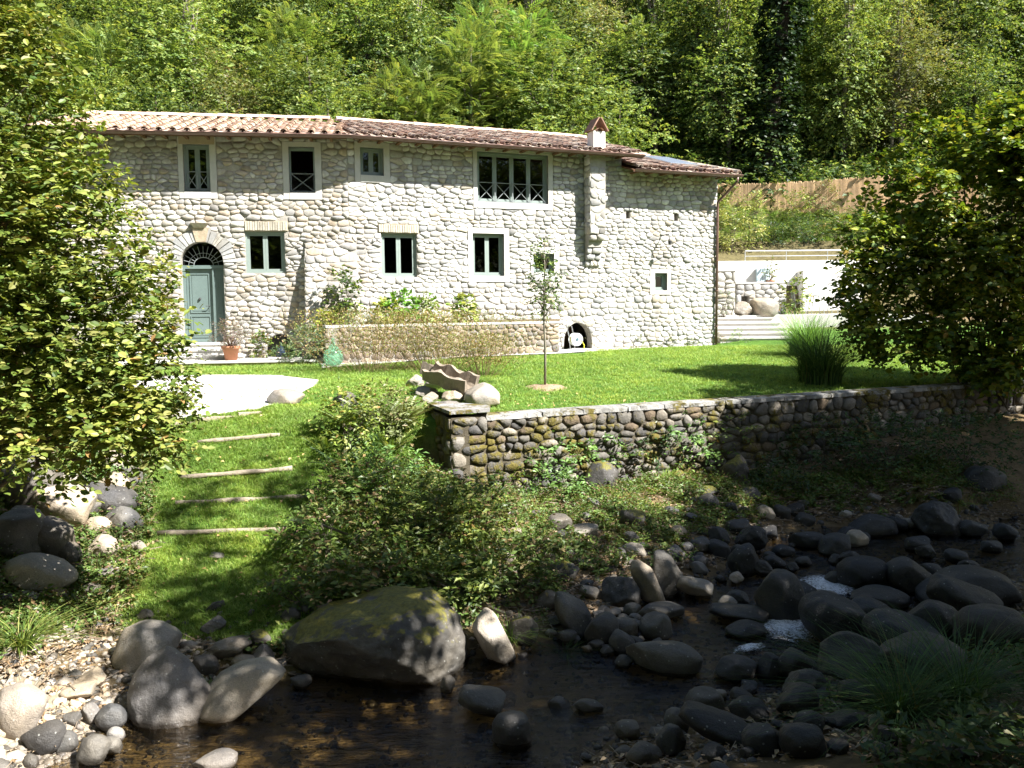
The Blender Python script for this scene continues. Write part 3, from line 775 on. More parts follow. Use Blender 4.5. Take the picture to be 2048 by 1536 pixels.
# windows ------------------------------------------------
def surround(face, s, h, sill=.12, m='trim', d=.03):
    w_ = MB(); 
    face.box(w_, s[0], h[0], s[2], s[3], -.1, d); face.box(w_, h[1], s[1], s[2], s[3], -.1, d)
    face.box(w_, h[0], h[1], h[3], s[3], -.1, d - .001); face.box(w_, h[0], h[1], s[2], h[2], -.1, d + .01)
    return w_
def window(face, h, sashes, sur=None, rail=None, open_=False, dd=-.16, top=0.0):
    wh = MB()
    fw = .05
    face.box(wh, h[0], h[1], h[3]-fw-top, h[3], dd, dd+.07); face.box(wh, h[0], h[1], h[2], h[2]+fw, dd, dd+.07)
    face.box(wh, h[0], h[0]+fw, h[2]+fw, h[3]-fw-top, dd, dd+.07); face.box(wh, h[1]-fw, h[1], h[2]+fw, h[3]-fw-top, dd, dd+.07)
    w = hpart(wh, 'window', M['paint'])
    if sur is not None:
        o = surround(face, sur, h).build('surround', M['trim'], w); 
    if not open_:
        u0, u1 = h[0]+fw, h[1]-fw; n = sashes; sw = (u1-u0)/n; v0, v1 = h[2]+fw, h[3]-fw-top; t = .065
        for k in range(n):
            a, b = u0+k*sw, u0+(k+1)*sw; s_ = MB()
            face.box(s_, a+.002, a+t, v0, v1, dd-.03, dd+.035); face.box(s_, b-t, b-.002, v0, v1, dd-.03, dd+.035)
            face.box(s_, a+t, b-t, v0, v0+t, dd-.03, dd+.034); face.box(s_, a+t, b-t, v1-t, v1, dd-.03, dd+.034)
            s_.build('sash', M['paint'], w)
            g_ = MB(); face.box(g_, a+t, b-t, v0+t, v1-t, dd-.004, dd+.002); g_.build('pane', M['glass'], w)
    if rail:
        n, vt, vb_ = rail; r_ = MB(); d0 = -.06; sw = (h[1]-h[0]-.06)/n; r0 = .011
        for k in range(n):
            a, b = h[0]+.03+k*sw+.01, h[0]+.03+(k+1)*sw-.01
            q = [face.P(a, vt, d0), face.P(b, vt, d0), face.P(b, vb_, d0), face.P(a, vb_, d0)]
            for i in range(4): r_.tube([q[i], q[(i+1) % 4]], r0, 5)
            r_.tube([q[0], q[2]], r0, 5); r_.tube([face.P(b, vt, d0-.012), face.P(a, vb_, d0-.012)], r0, 5)
        r_.build('railing', M['iron'], w)
    return w
window(FL, holesL['w1'], 2, surL['w1'], (2, FL.hit(394, 343)[1], FL.hit(394, 378)[1]))
window(FL, holesL['w2'], 2, surL['w2'], (1, FL.hit(604, 347)[1], FL.hit(604, 382)[1]), open_=True, top=.04)
w4 = window(FL, holesL['w4'], 2, dd=-.12)
M['curtain'] = surf_mat('rust_curtain', (.16, .055, .03), .2, 6, .9, .1, .3, .01, 20)
window(FR, holesR['w3'], 2, surR['w3']); w5 = window(FR, holesR['w5'], 2, dd=-.14); h = holesR['w5']; b = MB(); FR.box(b, (h[0]+h[1])/2 + .03, h[1] - .03, h[2] + .03, h[3] - .03, -.26, -.24); b.build('curtain', M['curtain'], w5)
window(FR, holesR['w6'], 2, surR['w6']); window(FR, holesR['w7'], 4, surR['w7'], (4, FR.hit(1025, 367)[1], FR.hit(1025, 404)[1]))
window(FR, holesR['w8'], 1, surR['w8']); window(FR, holesR['w9'], 1, surR['w9'])
def brick_lintel(face, s, n):
    b0 = MB(); face.box(b0, s[0], s[1], s[2], s[3], -.05, .02); l = hpart(b0, 'lintel', M['lintel'])
    rnd = random.Random(5); bw = (s[1]-s[0]-.02) / n
    me = None
    for k in range(n):
        b = MB(); t = rnd.uniform(-.006, .006)
        face.box(b, s[0]+.01+k*bw+.008, s[0]+.01+(k+1)*bw-.008, s[2]+.015+t, s[3]-.015+t, .0, .045+t, np.array((.46, .42, .34))*rnd.uniform(.8, 1.15))
        b.build('brick', M['brick'], l)
brick_lintel(FL, lin4, 17); brick_lintel(FR, lin5, 17)
lp = MB(); a_ = FL.rect(357, 273, 429, 289); FL.box(lp, a_[0], a_[1], a_[2], a_[3], .031, .036); hpart(lp, 'lintel', M['lintel'])
# dark backing in the wall slots
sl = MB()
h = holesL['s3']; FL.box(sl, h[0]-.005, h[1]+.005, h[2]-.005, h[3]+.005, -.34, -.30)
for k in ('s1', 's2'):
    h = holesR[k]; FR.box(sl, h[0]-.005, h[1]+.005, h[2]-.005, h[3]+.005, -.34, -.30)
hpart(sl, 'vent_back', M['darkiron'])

# entrance -----------------------------------------------
dz0 = FL.hit(407, 685)[1]
ring = MB(); K = 15
arch_o = None
am = MB(); 
for k in range(24):
    a0, a1 = math.pi*k/24, math.pi*(k+1)/24
    q = [(uc+(rr_+.02)*math.cos(a0), vsp+(rr_+.02)*math.sin(a0)), (uc+(rr_+.35)*math.cos(a0), vsp+(rr_+.35)*math.sin(a0)), (uc+(rr_+.35)*math.cos(a1), vsp+(rr_+.35)*math.sin(a1)), (uc+(rr_+.02)*math.cos(a1), vsp+(rr_+.02)*math.sin(a1))]
    am.add(FL.map([(x, y, .012) for x, y in q]), np.array([(0, 1, 2, 3)]))
arch_o = hpart(am, 'door_arch', M['mortar'])
rnd = random.Random(3)
angs = [0]; 
while angs[-1] < math.pi - .06: angs.append(angs[-1] + rnd.uniform(.10, .24))
angs[-1] = math.pi
for i in range(len(angs)-1):
    a0, a1 = angs[i] + .014, angs[i+1] - .014
    if a1 > math.pi/2 - .14 and a0 < math.pi/2 + .14: continue
    r0, r1 = rr_ + .01, rr_ + rnd.uniform(.26, .40); d = rnd.uniform(.035, .06)
    q = [(r0, a0), (r1, a0), (r1, a1), (r0, a1)]
    P2 = [(uc + r*math.cos(a), vsp + r*math.sin(a)) for r, a in q]
    b = MB(); V = FL.map([(x, y, 0) for x, y in P2] + [(x, y, d) for x, y in P2])
    b.add(V, np.array([(4, 5, 6, 7), (0, 1, 5, 4), (1, 2, 6, 5), (2, 3, 7, 6), (3, 0, 4, 7)]), stone_colour(rnd, ([(.42, .41, .39), (.5, .48, .44), (.36, .36, .36)], [1, 1, 1])))
    b.build('voussoir', M['stone'], arch_o)
b = MB(); k0 = FL.hit(391, 462)[0]; k1 = FL.hit(412, 462)[0]; kb = vsp + rr_ + .0; kt = FL.hit(400, 456)[1]
V = FL.map([(uc-.13, kb, 0), (uc+.13, kb, 0), (uc+.22, kt, 0), (uc-.22, kt, 0), (uc-.13, kb, .07), (uc+.13, kb, .07), (uc+.22, kt, .09), (uc-.22, kt, .09)])
b.add(V, np.array([(4, 5, 6, 7), (0, 1, 5, 4), (1, 2, 6, 5), (2, 3, 7, 6), (3, 0, 4, 7)]), (.46, .38, .28)); b.build('keystone', M['stone'], arch_o)
b = MB(); V = FL.map([(uc-.16, kt, .08), (uc+.12, kt, .08), (uc+.12, kt, .12), (uc-.16, kt, .12), (uc-.28, kt+.12, .0), (uc+.22, kt+.12, .0), (uc+.22, kt+.12, .20), (uc-.24, kt+.12, .20)])
b.add(V, np.array([(0, 1, 2, 3), (4, 7, 6, 5), (0, 4, 5, 1), (1, 5, 6, 2), (2, 6, 7, 3), (3, 7, 4, 0)]), (.50, .44, .36)); b.build('corbel', M['stone'], arch_o)
dm = MB(); tv = FL.hit(407, 530)[1]; tb = FL.hit(407, 537)[1]; dd = -.22
dl = FL.hit(370, 600)[0]; dR = FL.hit(424, 600)[0]
FL.box(dm, dr[0], dr[1], tb, tv, dd-.04, dd+.05)
FL.box(dm, dr[0], dl, dz0, tb, dd-.04, dd+.05); FL.box(dm, dR, dR+.05, dz0, tb, dd-.04, dd+.05); FL.box(dm, dr[1]-.04, dr[1], dz0, tb, dd-.04, dd+.05)
door = hpart(dm, 'door', M['door'])
def leaf(mb, u0, u1, v0, v1, panels, d):
    FL.box(mb, u0, u1, v0, v1, d-.03, d)
    for (pa, pb, qa, qb) in panels:
        a, b_ = u0+(u1-u0)*pa, u0+(u1-u0)*pb; c_, e_ = v0+(v1-v0)*qa, v0+(v1-v0)*qb
        FL.box(mb, a, b_, c_, c_+.025, d, d+.018); FL.box(mb, a, b_, e_-.025, e_, d, d+.018)
        FL.box(mb, a, a+.025, c_+.025, e_-.025, d, d+.018); FL.box(mb, b_-.025, b_, c_+.025, e_-.025, d, d+.018)
        FL.box(mb, a+.06, b_-.06, c_+.06, e_-.06, d, d+.008)
b = MB(); leaf(b, dl+.01, dR-.01, dz0+.01, tb-.01, [(.12, .88, .06, .36), (.12, .88, .40, .94)], dd-.02); b.build('door_leaf', M['door'], door)
b = MB(); leaf(b, dR+.055, dr[1]-.045, dz0+.01, tb-.01, [(.2, .8, .05, .32), (.2, .8, .37, .68), (.2, .8, .73, .96)], dd+.02); b.build('side_leaf', M['door'], door)
b = MB(); q = FL.P((dl+dR)/2, FL.hit(400, 597)[1], dd+.01); b.lathe([(.0, .03), (.03, .02), (.035, -.02), (.0, -.07)], q, 8); b.build('knocker', M['darkiron'], door)
b = MB(); q = FL.P(dR-.1, FL.hit(420, 612)[1], dd+.01); b.tube([q, q+FL.N*.06, q+FL.N*.06-FL.U*.1], .012, 6); b.build('handle', M['darkiron'], door)
b = MB(); cN = FL.P(uc, tv, dd+.02)
for k in range(1, 12):
    a = math.pi*k/12; b.tube([FL.P(uc+.26*math.cos(a), tv+.22*math.sin(a), dd+.02), FL.P(uc+(rr_-.02)*math.cos(a), tv+(rr_-.03)*math.sin(a), dd+.02)], .009, 5)
b.tube([FL.P(uc+.26*math.cos(math.pi*k/12), tv+.22*math.sin(math.pi*k/12), dd+.02) for k in range(13)], .012, 5)
b.tube([FL.P(uc+.4*math.cos(math.pi*k/12), tv+.34*math.sin(math.pi*k/12), dd+.02) for k in range(13)], .007, 5)
fan = b.build('fanlight', M['iron'], door)
b = MB(); FL.box(b, dr[0], dr[1], tv, dr[3], dd-.02, dd-.014); b.build('fanlight_pane', M['glass'], door)
bb = MB(); FL.box(bb, dr[0]-.1, dr[1]+.1, dz0-.3, dz0, -.34, .0); hpart(bb, 'threshold', M['step'])

# roof ---------------------------------------------------
PT = R(16); run = 3.4
ct, st_ = math.cos(PT), math.sin(PT)
def roof_frame(face, u0, z):    # origin at the eave, U along, V up the slope
    nb = -face.N
    return Face(face.P(u0, z, ov), (*face.U[:2], 0), nb * ct + np.array([0, 0, st_]))
zEv = zG + .02
rb = MB()
RL = roof_frame(FL, -.3, zEv); RR = roof_frame(FR, 0, zEv); RA = roof_frame(FR, 0, zAe + .02)
SL_ = (run + ov) / ct
# hip line at the bend: direction is the bisector of the two back directions
bis = (-FL.N - FR.N)[:2]; bis /= np.linalg.norm(bis); bperp = np.array([bis[1], -bis[0]])
if bperp @ UR < 0: bperp = -bperp
def side(p): return (np.asarray(p)[:2] - BEND) @ bperp          # >0 on the right wing
eL = (ov) * math.tan(math.acos(min(1, float(np.dot(FL.N[:2], FR.N[:2])))) / 2)
LLn = LEN_L + .3
def slab(face_r, uA0, uA1, uB0, uB1, S, dz=-.03, th=.05):
    V = face_r.map([(uA0, 0, dz), (uA1, 0, dz), (uB1, S, dz), (uB0, S, dz), (uA0, 0, dz-th), (uA1, 0, dz-th), (uB1, S, dz-th), (uB0, S, dz-th)])
    rb.add(V, np.array([(0, 1, 2, 3), (7, 6, 5, 4), (0, 4, 5, 1), (1, 5, 6, 2), (2, 6, 7, 3), (3, 7, 4, 0)]))
tt = math.tan(math.acos(min(1, float(np.dot(FL.N[:2], FR.N[:2])))) / 2)
slab(RL, 0, LLn + ov*tt, 0, LLn - run*tt, SL_)
slab(RR, -ov*tt, uS + .35, run*tt, uS + .35, SL_)
slab(RA, uS + .01, uE + .35, uS + .01, uE - 1.1, SL_*.82)
# rear slopes
def rear(fr_, u0, u1, S):
    nb = np.array([fr_.U[1], -fr_.U[0], 0]); top = [fr_.P(u0, S, -.05), fr_.P(u1, S, -.05)]
    back = -nb * 3.6 if (-nb) @ np.array([0, 1, 0]) > 0 else nb * 3.6
    V = [top[0], top[1], top[1] + back + np.array([0, 0, -1.3]), top[0] + back + np.array([0, 0, -1.3])]
    rb.add(V, np.array([(0, 1, 2, 3)]))
rear(RL, 0, LLn, SL_); rear(RR, 0, uS + .35, SL_); rear(RA, uS + .3, uE - 1.1, SL_*.82)
roof = hpart(rb, 'roof', M['wood'])
# gable fill of the right end of the annex
# one cover tile and one pan tile
def cover_geo(r0=.095, r1=.075, L=.44, K=6, th=.014):
    V = []
    for (v, r) in ((0, r0), (L, r1)):
        for rr2 in (r, r - th):
            for k in range(K+1):
                a = math.pi*k/K; V.append((rr2*math.cos(a), v, rr2*math.sin(a)*.85))
    n = K+1
    Fs = [(k, k+1, 2*n+k+1, 2*n+k) for k in range(K)] + [(n+k+1, n+k, k, k+1)[::1] for k in range(K)] + [(n+k, n+k+1, 3*n+k+1, 3*n+k)[::-1] for k in range(K)]
    return np.array(V), np.array([f[::-1] for f in Fs])
def pan_geo(w=.15, L=.44):
    V = []
    for v in (0, L):
        for x, z in ((-w, .035), (-w*.85, .005), (0, -.01), (w*.85, .005), (w, .035)): V.append((x, v, z))
        for x, z in ((-w, .02), (0, -.022), (w, .02)): V.append((x, v, z))
    Fs = [(k, k+1, 8+k+1, 8+k) for k in range(4)] + [(5, 6, 2, 0), (6, 7, 4, 2)]
    return np.array(V), np.array(Fs)
CV, CF = cover_geo(); PV, PF = pan_geo()
TCOL = [(.32, .20, .15), (.38, .26, .20), (.26, .17, .13), (.40, .31, .25), (.22, .16, .13), (.46, .37, .30)]
def tile_meshes(V, Fq, name):
    ms = []
    for c_ in TCOL:
        b = MB(); b.add(V, Fq, c_); me = b.mesh(name, True); me.materials.append(M['tile']); ms.append(me)
    return ms
CM = tile_meshes(CV, CF, 'cover_tile'); PM = tile_meshes(PV, PF, 'pan_tile')
TC0 = TCOL; TCOL = [(.48, .33, .23), (.54, .40, .29), (.42, .28, .20), (.50, .38, .28), (.36, .24, .17), (.58, .46, .34)]; CML = tile_meshes(CV, CF, 'cover_tile'); TCL = TCOL; TCOL = TC0  # left-wing covers: paler copy, sunlit tone put into the tile colour
tiles = []; rnd = random.Random(9)
def lay(fr_, u0, u1, S, inside, pitch=.34, rows_step=.36, rough=0.0):
    nrow = int(S / rows_step); u = u0 + pitch/2
    while u < u1:
        for r in range(nrow + 1):
            v = -.06 + r * rows_step
            for kind_, du, dz in ((0, 0, .035), (1, pitch/2, .0)):
                q = fr_.P(u + du, v + .2, 0)
                if not inside(q, u + du, v): continue
                j = rough
                tiles.append((r, kind_, fr_, u + du + rnd.uniform(-.008, .008), v + rnd.uniform(-.012, .012), dz + .012 + rnd.uniform(0, .012 + j), rnd.uniform(-.03, .03) * (1 + 8*j), rnd.randrange(6)))
        u += pitch
lay(RL, 0, LLn + .3, SL_, lambda q, u, v: side(q) < .02, pitch=.355)
lay(RR, -.4, uS + .3, SL_, lambda q, u, v: side(q) > -.02, rough=.02)
lay(RA, uS + .05, uE + .3, SL_*.82, lambda q, u, v: u < uE + .3 - v*.38, rough=.03)
tiles.sort(key=lambda t_: t_[0])
lim = 0; tb_ = MB()
for (r, k_, fr_, u, v, dz, rot, ci) in tiles:
    Ux, Vx, Nx = fr_.U, fr_.Vv, fr_.N
    Rm = np.array([Ux, Vx, Nx]).T @ np.array([[math.cos(rot), -math.sin(rot), 0], [math.sin(rot), math.cos(rot), 0], [0, 0, 1]]) @ np.array([[1, 0, 0], [0, math.cos(-.035), -math.sin(-.035)], [0, math.sin(-.035), math.cos(-.035)]])
    o_ = fr_.P(u, v, dz)
    if lim < 296:
        o = bpy.data.objects.new('roof_tile', ((CML if fr_ is RL else CM) if k_ == 0 else PM)[ci]); link(o, roof)
        o.matrix_local = Matrix.Translation(Vector(o_)) @ Matrix(Rm.tolist()).to_4x4(); lim += 1
    else:
        tb_.add((CV if k_ == 0 else PV) @ Rm.T + o_, CF if k_ == 0 else PF, (TCL if (fr_ is RL and k_ == 0) else TCOL)[ci])
tb_.build('roof_tiling', M['tile'], roof, True, 'stuff')
# ridge tiles
def ridge(fr_, u0, u1, S):
    u = u0
    while u < u1:
        V, Fq = cover_geo(.13, .115, .46)
        Ux = fr_.U; Wx = np.cross(np.array([0, 0, 1.]), Ux)
        Rm = np.array([-Wx, Ux, np.array([0, 0, 1.])]).T
        b = MB(); b.add(V @ Rm.T, Fq, np.array((.62, .44, .32)) * rnd.uniform(.85, 1.15)); o = b.build('ridge_tile', M['tile'], roof, True); o.location = fr_.P(u, S, .06 + rnd.uniform(0, .015))
        u += .42
ridge(RL, 0, LLn - run*tt - .3, SL_); ridge(RR, run*tt, uS + .1, SL_); ridge(RA, uS + .5, uE - 1.3, SL_*.82)
# hip of the annex
u = 0
hp0 = RA.P(uE + .3, 0, .05); hp1 = RA.P(uE - 1.1, SL_*.82, .05); dh = (hp1-hp0); Lh = np.linalg.norm(dh); dh /= Lh
k = 0
while k * .4 < Lh - .3:
    V, Fq = cover_geo(.13, .115, .44); Wx = np.cross(dh, [0, 0, 1]); Wx /= np.linalg.norm(Wx); Zx = np.cross(Wx, dh)
    b = MB(); b.add(V @ np.array([Wx, dh, Zx]), Fq, np.array((.5, .42, .34))*rnd.uniform(.8, 1.2)); o = b.build('ridge_tile', M['tile'], roof, True); o.location = hp0 + dh*k*.4; k += 1
# gutters and downpipe
def gutter(pts):
    g_ = MB(); K_ = 8; r = .075; V = []
    for p in pts:
        for k in range(K_+1):
            a = math.pi + math.pi*k/K_; V.append((*(np.array(p[:2]) + p[3]*r*math.cos(a)), p[2] + r*math.sin(a)))
    n = K_+1; g_.add(V, np.array([(i*n+k, i*n+k+1, (i+1)*n+k+1, (i+1)*n+k) for i in range(len(pts)-1) for k in range(K_)]))
    g_.tube([np.array([*(np.array(p[:2]) + p[3]*r), p[2]]) for p in pts], .012, 6)
    return hpart(g_, 'gutter', M['copper'], True)
nL, nR = FL.N[:2], FR.N[:2]; nM = (nL+nR)/np.linalg.norm(nL+nR)
gl0 = FL.P(-.3, zEv-.02, ov+.03); glb = np.array([*(BEND + nM*(ov+.03)/math.cos(math.atan(tt))), zEv-.02]); gr1 = FR.P(uS+.36, zEv-.02, ov+.03)
gutter([(gl0[0], gl0[1], gl0[2], nL), (glb[0], glb[1], glb[2], nM), (gr1[0], gr1[1], gr1[2], nR)])
ga0 = FR.P(uS+.02, zAe, ov+.03); ga1 = FR.P(uE+.42, zAe, ov+.03)
gutter([(ga0[0], ga0[1], ga0[2], nR), (ga1[0], ga1[1], ga1[2], nR)])
fb_ = MB()
FL.box(fb_, -.3, LEN_L+.02, zG-.09, zG-.02, ov-.03, ov-.005); FR.box(fb_, .02, uS+.35, zG-.09, zG-.02, ov-.03, ov-.006); FR.box(fb_, uS+.36, uE+.38, zAe-.09, zAe-.02, ov-.03, ov-.006)
k = 0.3
while k < LEN_L:
    FL.box(fb_, k, k+.08, zG-.05, zG+.0, .0, ov-.04); k += .55
k = 0.3
while k < uS: FR.box(fb_, k, k+.08, zG-.05, zG+.0, .0, ov-.04); k += .55
while k < uE+.3: FR.box(fb_, k, k+.08, zAe-.05, zAe+.0, .0, ov-.04); k += .55
hpart(fb_, 'eaves_board', M['wood'])
dp = MB(); ue = uE - .04
dp.tube([FR.P(uE+.25, zAe-.07, ov+.03), FR.P(uE+.25, zAe-.2, ov+.02), FR.P(ue, zA-1.0, .1), FR.P(ue, zA-1.3, .09), FR.P(ue, 2.3, .09)], .045, 8)
for v in (zA-1.6, 5.2, 4.2, 3.0): dp.lathe([(.055, -.02), (.055, .02)], FR.P(ue, v, .09), 10)
hpart(dp, 'downpipe', M['copper'], True)
# chimney
chm = MB(); cx0, cx1 = FR.hit(1170, 300)[0], FR.hit(1195, 300)[0]
czt = FR.hit(1183, 270)[1] + .02
fch = [cx0+.02, cx1-.02]
FR.box(chm, fch[0], fch[1], zE+.0, czt, ov-.62, ov-.2)
ch = hpart(chm, 'chimney', M['white'])
V, Fq = cover_geo(.12, .11, .5)
uc_ = (fch[0]+fch[1])/2
cap = MB(); 
for sgn in (-1, 1):
    q = [FR.map([(uc_ + sgn*.27, czt + .0, ov-.68), (uc_ + sgn*.27, czt, ov-.14), (uc_ + sgn*.02, czt+.40, ov-.14), (uc_ + sgn*.02, czt+.40, ov-.68)])]
    nn = FR.U * sgn * .03 + np.array([0, 0, .02])
    V2 = np.vstack([q[0], q[0] + nn]); cap.add(V2, np.array([(0, 1, 2, 3), (7, 6, 5, 4), (0, 4, 5, 1), (1, 5, 6, 2), (2, 6, 7, 3), (3, 7, 4, 0)]), (.27, .16, .115))
cap.build('chimney_cap', M['tile'], ch)
cap = MB(); cap.add(V @ np.array([FR.U, FR.N, [0, 0, 1.]]) + FR.P(uc_, czt+.0, ov-.62), Fq, (.5, .3, .2)); cap.build('cap_tile', M['tile'], ch)
# solar panel on the annex roof
def on_roof(px, py, fr_, d): 
    dd_ = ray(px, py); o = np.array([0, 0, CAMZ]); t_ = np.dot(fr_.P(0, 0, d) - o, fr_.N) / np.dot(dd_, fr_.N); p_ = o + dd_*t_ - fr_.O
    return float(p_ @ fr_.U), float(p_ @ fr_.Vv)
sp_ = MB(); a0 = on_roof(1344, 327, RA, .16); a1 = on_roof(1397, 327, RA, .16)
u0_, u1_ = a0[0], a0[0] + 1.15; v0_ = .75; v1_ = 2.75
sp_.box((u0_, v0_, .10), (u1_, v1_, .17), (.55, .58, .62), M=RA.map)
spo = hpart(sp_, 'solar_panel', M['steel'])
m, nt, out = nmat('solar_glass'); principled(nt, out, (.28, .33, .42), .12, .8); M['solar'] = m
b = MB(); b.box((u0_+.05, v0_+.05, .171), (u1_-.05, v1_-.05, .178), M=RA.map); b.build('panel_glass', M['solar'], spo)
# hooked lantern bracket on the annex wall
b = MB(); q = FR.hit(1323, 480); p0 = FR.P(q[0], q[1]+.15, 0)
b.tube([p0, p0+FR.N*.45, p0+FR.N*.5+np.array([0, 0, -.18])], .02, 6); b.lathe([(.0, .0), (.07, -.04), (.05, -.14), (0, -.16)], p0+FR.N*.5+np.array([0, 0, -.18]), 8)
hpart(b, 'wall_lantern', M['darkiron'])
# entrance steps
st = MB(); D0 = FL
stp = empty('entrance_steps', FL.P(uc, 2.2, .3), 0, 'flight of pale stone steps leading up to the blue green door', 'steps')
SPI = Matrix.Translation(Vector(FL.P(uc, 2.2, .3))).inverted()
hs = (dz0 - 2.36) / 3
for k, (ua, ub, dep) in enumerate(((-.75, .75, .0), (-.95, .85, .34), (-1.25, 1.15, .68))):
    zt_ = dz0 - .01 - k*hs*1.0; b = MB()
    FL.box(b, uc+ua, uc+ub, 2.05, zt_-.05, dep-.2 if k else .0, dep+.32); FL.box(b, uc+ua-.03, uc+ub+.03, zt_-.05, zt_, dep-.2 if k else .0, dep+.35)
    o = b.build('step', M['step'], stp); o.matrix_parent_inverse = SPI
# terrace slab with brick edge
tz = 2.38; tl = FL.hit(250, 700)[0]; tr_ = FL.hit(660, 700)[0]
ter = MB(); FL.box(ter, tl, tr_, 1.95, tz-.05, 0.0, 1.75); FL.box(ter, tl, tr_, tz-.05, tz, 0.0, 1.83)
to = ter.build('terrace', M['step'], kind='structure')
rnd = random.Random(4); u = tl
BMs = []
for i in range(5):
    b = MB(); b.box((.004, 0, 0), (.246, .075, .03), np.array(((.46, .30, .14), (.40, .24, .12), (.52, .36, .2), (.34, .24, .14), (.44, .3, .2))[i])); me = b.mesh('brick'); me.materials.append(M['brick']); BMs.append(me)
Rm = Matrix((FL.U.tolist(), FL.Vv.tolist(), FL.N.tolist())).transposed().to_4x4()
for row in range(2):
    u = tl + row*.12
    while u < tr_ - .25:
        o = bpy.data.objects.new('brick', BMs[rnd.randrange(5)]); link(o, to); o.matrix_local = Matrix.Translation(Vector(FL.P(u, tz-.135-row*.085, 1.75+rnd.uniform(0, .008)))) @ Rm; u += .255
# ------------------------------------------------------------------ rocks
def ico(sub):
    bm = bmesh.new(); bmesh.ops.create_icosphere(bm, subdivisions=sub, radius=1.0)
    V = np.array([v.co[:] for v in bm.verts]); Fq = np.array([[v.index for v in f.verts] for f in bm.faces]); bm.free(); return V, Fq
I3, I3F = ico(4); I4, I4F = ico(5)
def fn(V, s, seed, oct_=3):
    o = Vector((seed * 3.1, seed * 1.7, seed * 5.3))
    return np.array([noise.fractal(Vector(v) * s + o, 1.0, 2.0, oct_) for v in V])
def rock_mesh(name, seed, kind):
    r = np.random.default_rng(seed)
    if kind == 'cobble':
        V, Fq = I3.copy(), I3F
        e = r.uniform(.75, .95); V = np.sign(V) * np.abs(V) ** e
        V = V * (1 + .13 * fn(V, .8, seed, 2) + .025 * fn(V, 3, seed + 9, 2))[:, None]
        for k in range(7):
            n = r.normal(size=3); n /= np.linalg.norm(n); d = V @ n; lim_ = r.uniform(.66, .9); V = V - np.outer(np.maximum(d - lim_, 0) * .8, n)
        V = V * (1 + .035 * fn(V, 2.6, seed + 3, 3))[:, None]
    else:
        V, Fq = I4.copy(), I4F
        for k in range(13):
            n = r.normal(size=3); n /= np.linalg.norm(n); d = V @ n; lim_ = r.uniform(.55, .85); V = V - np.outer(np.maximum(d - lim_, 0) * .88, n)
        V = V * (1 + .10 * fn(V, 1.2, seed, 3) + .05 * fn(V, 3.5, seed + 9, 3) + .02 * fn(V, 11, seed + 4, 2))[:, None]
    V = V / np.abs(V).max(0)
    b = MB(); b.add(V, Fq); return b.mesh(name, True)
COB = [rock_mesh('river_stone', 20 + k, 'cobble') for k in range(8)]
ANG = [rock_mesh('boulder', 40 + k, 'angular') for k in range(7)]
MM = {}
def with_mat(me, key):
    k = (me.name, key)
    if k not in MM:
        c = me.copy(); c.materials.clear(); c.materials.append(M[key]); MM[k] = c
    return MM[k]
def rock(px, py, w, h, label, kind='c', tilt=0, m='rock', name='river_stone', cat='stone', v=None, deep=.8, sink=.22, yaw=None, rs=None, base=None):
    """px, py: foot of the stone in the photo; w, h its size there in pixels"""
    p = onG(px, py, 0.0) if base is None else np.array(base, float)
    d_ = np.linalg.norm(p - [0, 0, CAMZ]); s = d_ / F
    W, Hh = w * s / 2, h * s / 2 * (1.08)
    rs = rs or random.Random(int(px * 7 + py)); me = (COB if kind == 'c' else ANG)[(v if v is not None else rs.randrange(7)) % (8 if kind == 'c' else 7)]
    o = bpy.data.objects.new(name, with_mat(me, m)); COL.objects.link(o)
    o.rotation_euler = (rs.uniform(-.12, .12), R(-tilt), rs.uniform(-.35, .35) if yaw is None else R(yaw))
    o.scale = (W, max(W * deep, Hh * .8), Hh)
    vis_h = abs(math.cos(R(tilt))) * Hh + abs(math.sin(R(tilt))) * W * .9
    o.location = (p[0], p[1] + max(W*deep, Hh*.8) * .75, p[2] + vis_h * (1 - sink * 2) )
    tag(o, label, cat); return o

# ------------------------------------------------------------------ foliage
def leaf_tmpl(w=.5, fold=.18, droop=.12):
    V = np.array([(0, 0, 0), (w*.42, .30, fold*w), (w*.46, .62, fold*w - droop*.4), (0, 1, -droop), (-w*.46, .62, fold*w - droop*.4), (-w*.42, .30, fold*w), (0, .5, -droop*.3)])
    return V, np.array([(0, 1, 2, 6), (6, 2, 3, 3), (0, 6, 4, 5), (6, 3, 3, 4)])[:, :4]
def tri_leaf(w=.5, fold=.2, droop=.1):        # 6 triangles stored as quads would be degenerate: use two quads
    V = np.array([(0, 0, 0), (w*.5, .45, fold*w), (0, 1, -droop), (-w*.5, .45, fold*w), (0, .48, 0)])
    return V, np.array([(0, 1, 2, 4), (0, 4, 2, 3)])
def round_leaf(w=.8, fold=.12, droop=.1):
    V = np.array([(0, 0, 0), (w*.40, .22, fold*w), (w*.5, .55, fold*w), (w*.22, .88, 0), (0, 1, -droop), (-w*.22, .88, 0), (-w*.5, .55, fold*w), (-w*.40, .22, fold*w), (0, .5, -.02)])
    return V, np.array([(0, 1, 2, 8), (8, 2, 3, 4), (0, 8, 6, 7), (8, 4, 5, 6)])
def diamond(w=.4): return np.array([(0, 0, 0), (w*.5, .45, .03), (0, 1, -.06), (-w*.5, .45, .03)]), np.array([(0, 1, 2, 3)])
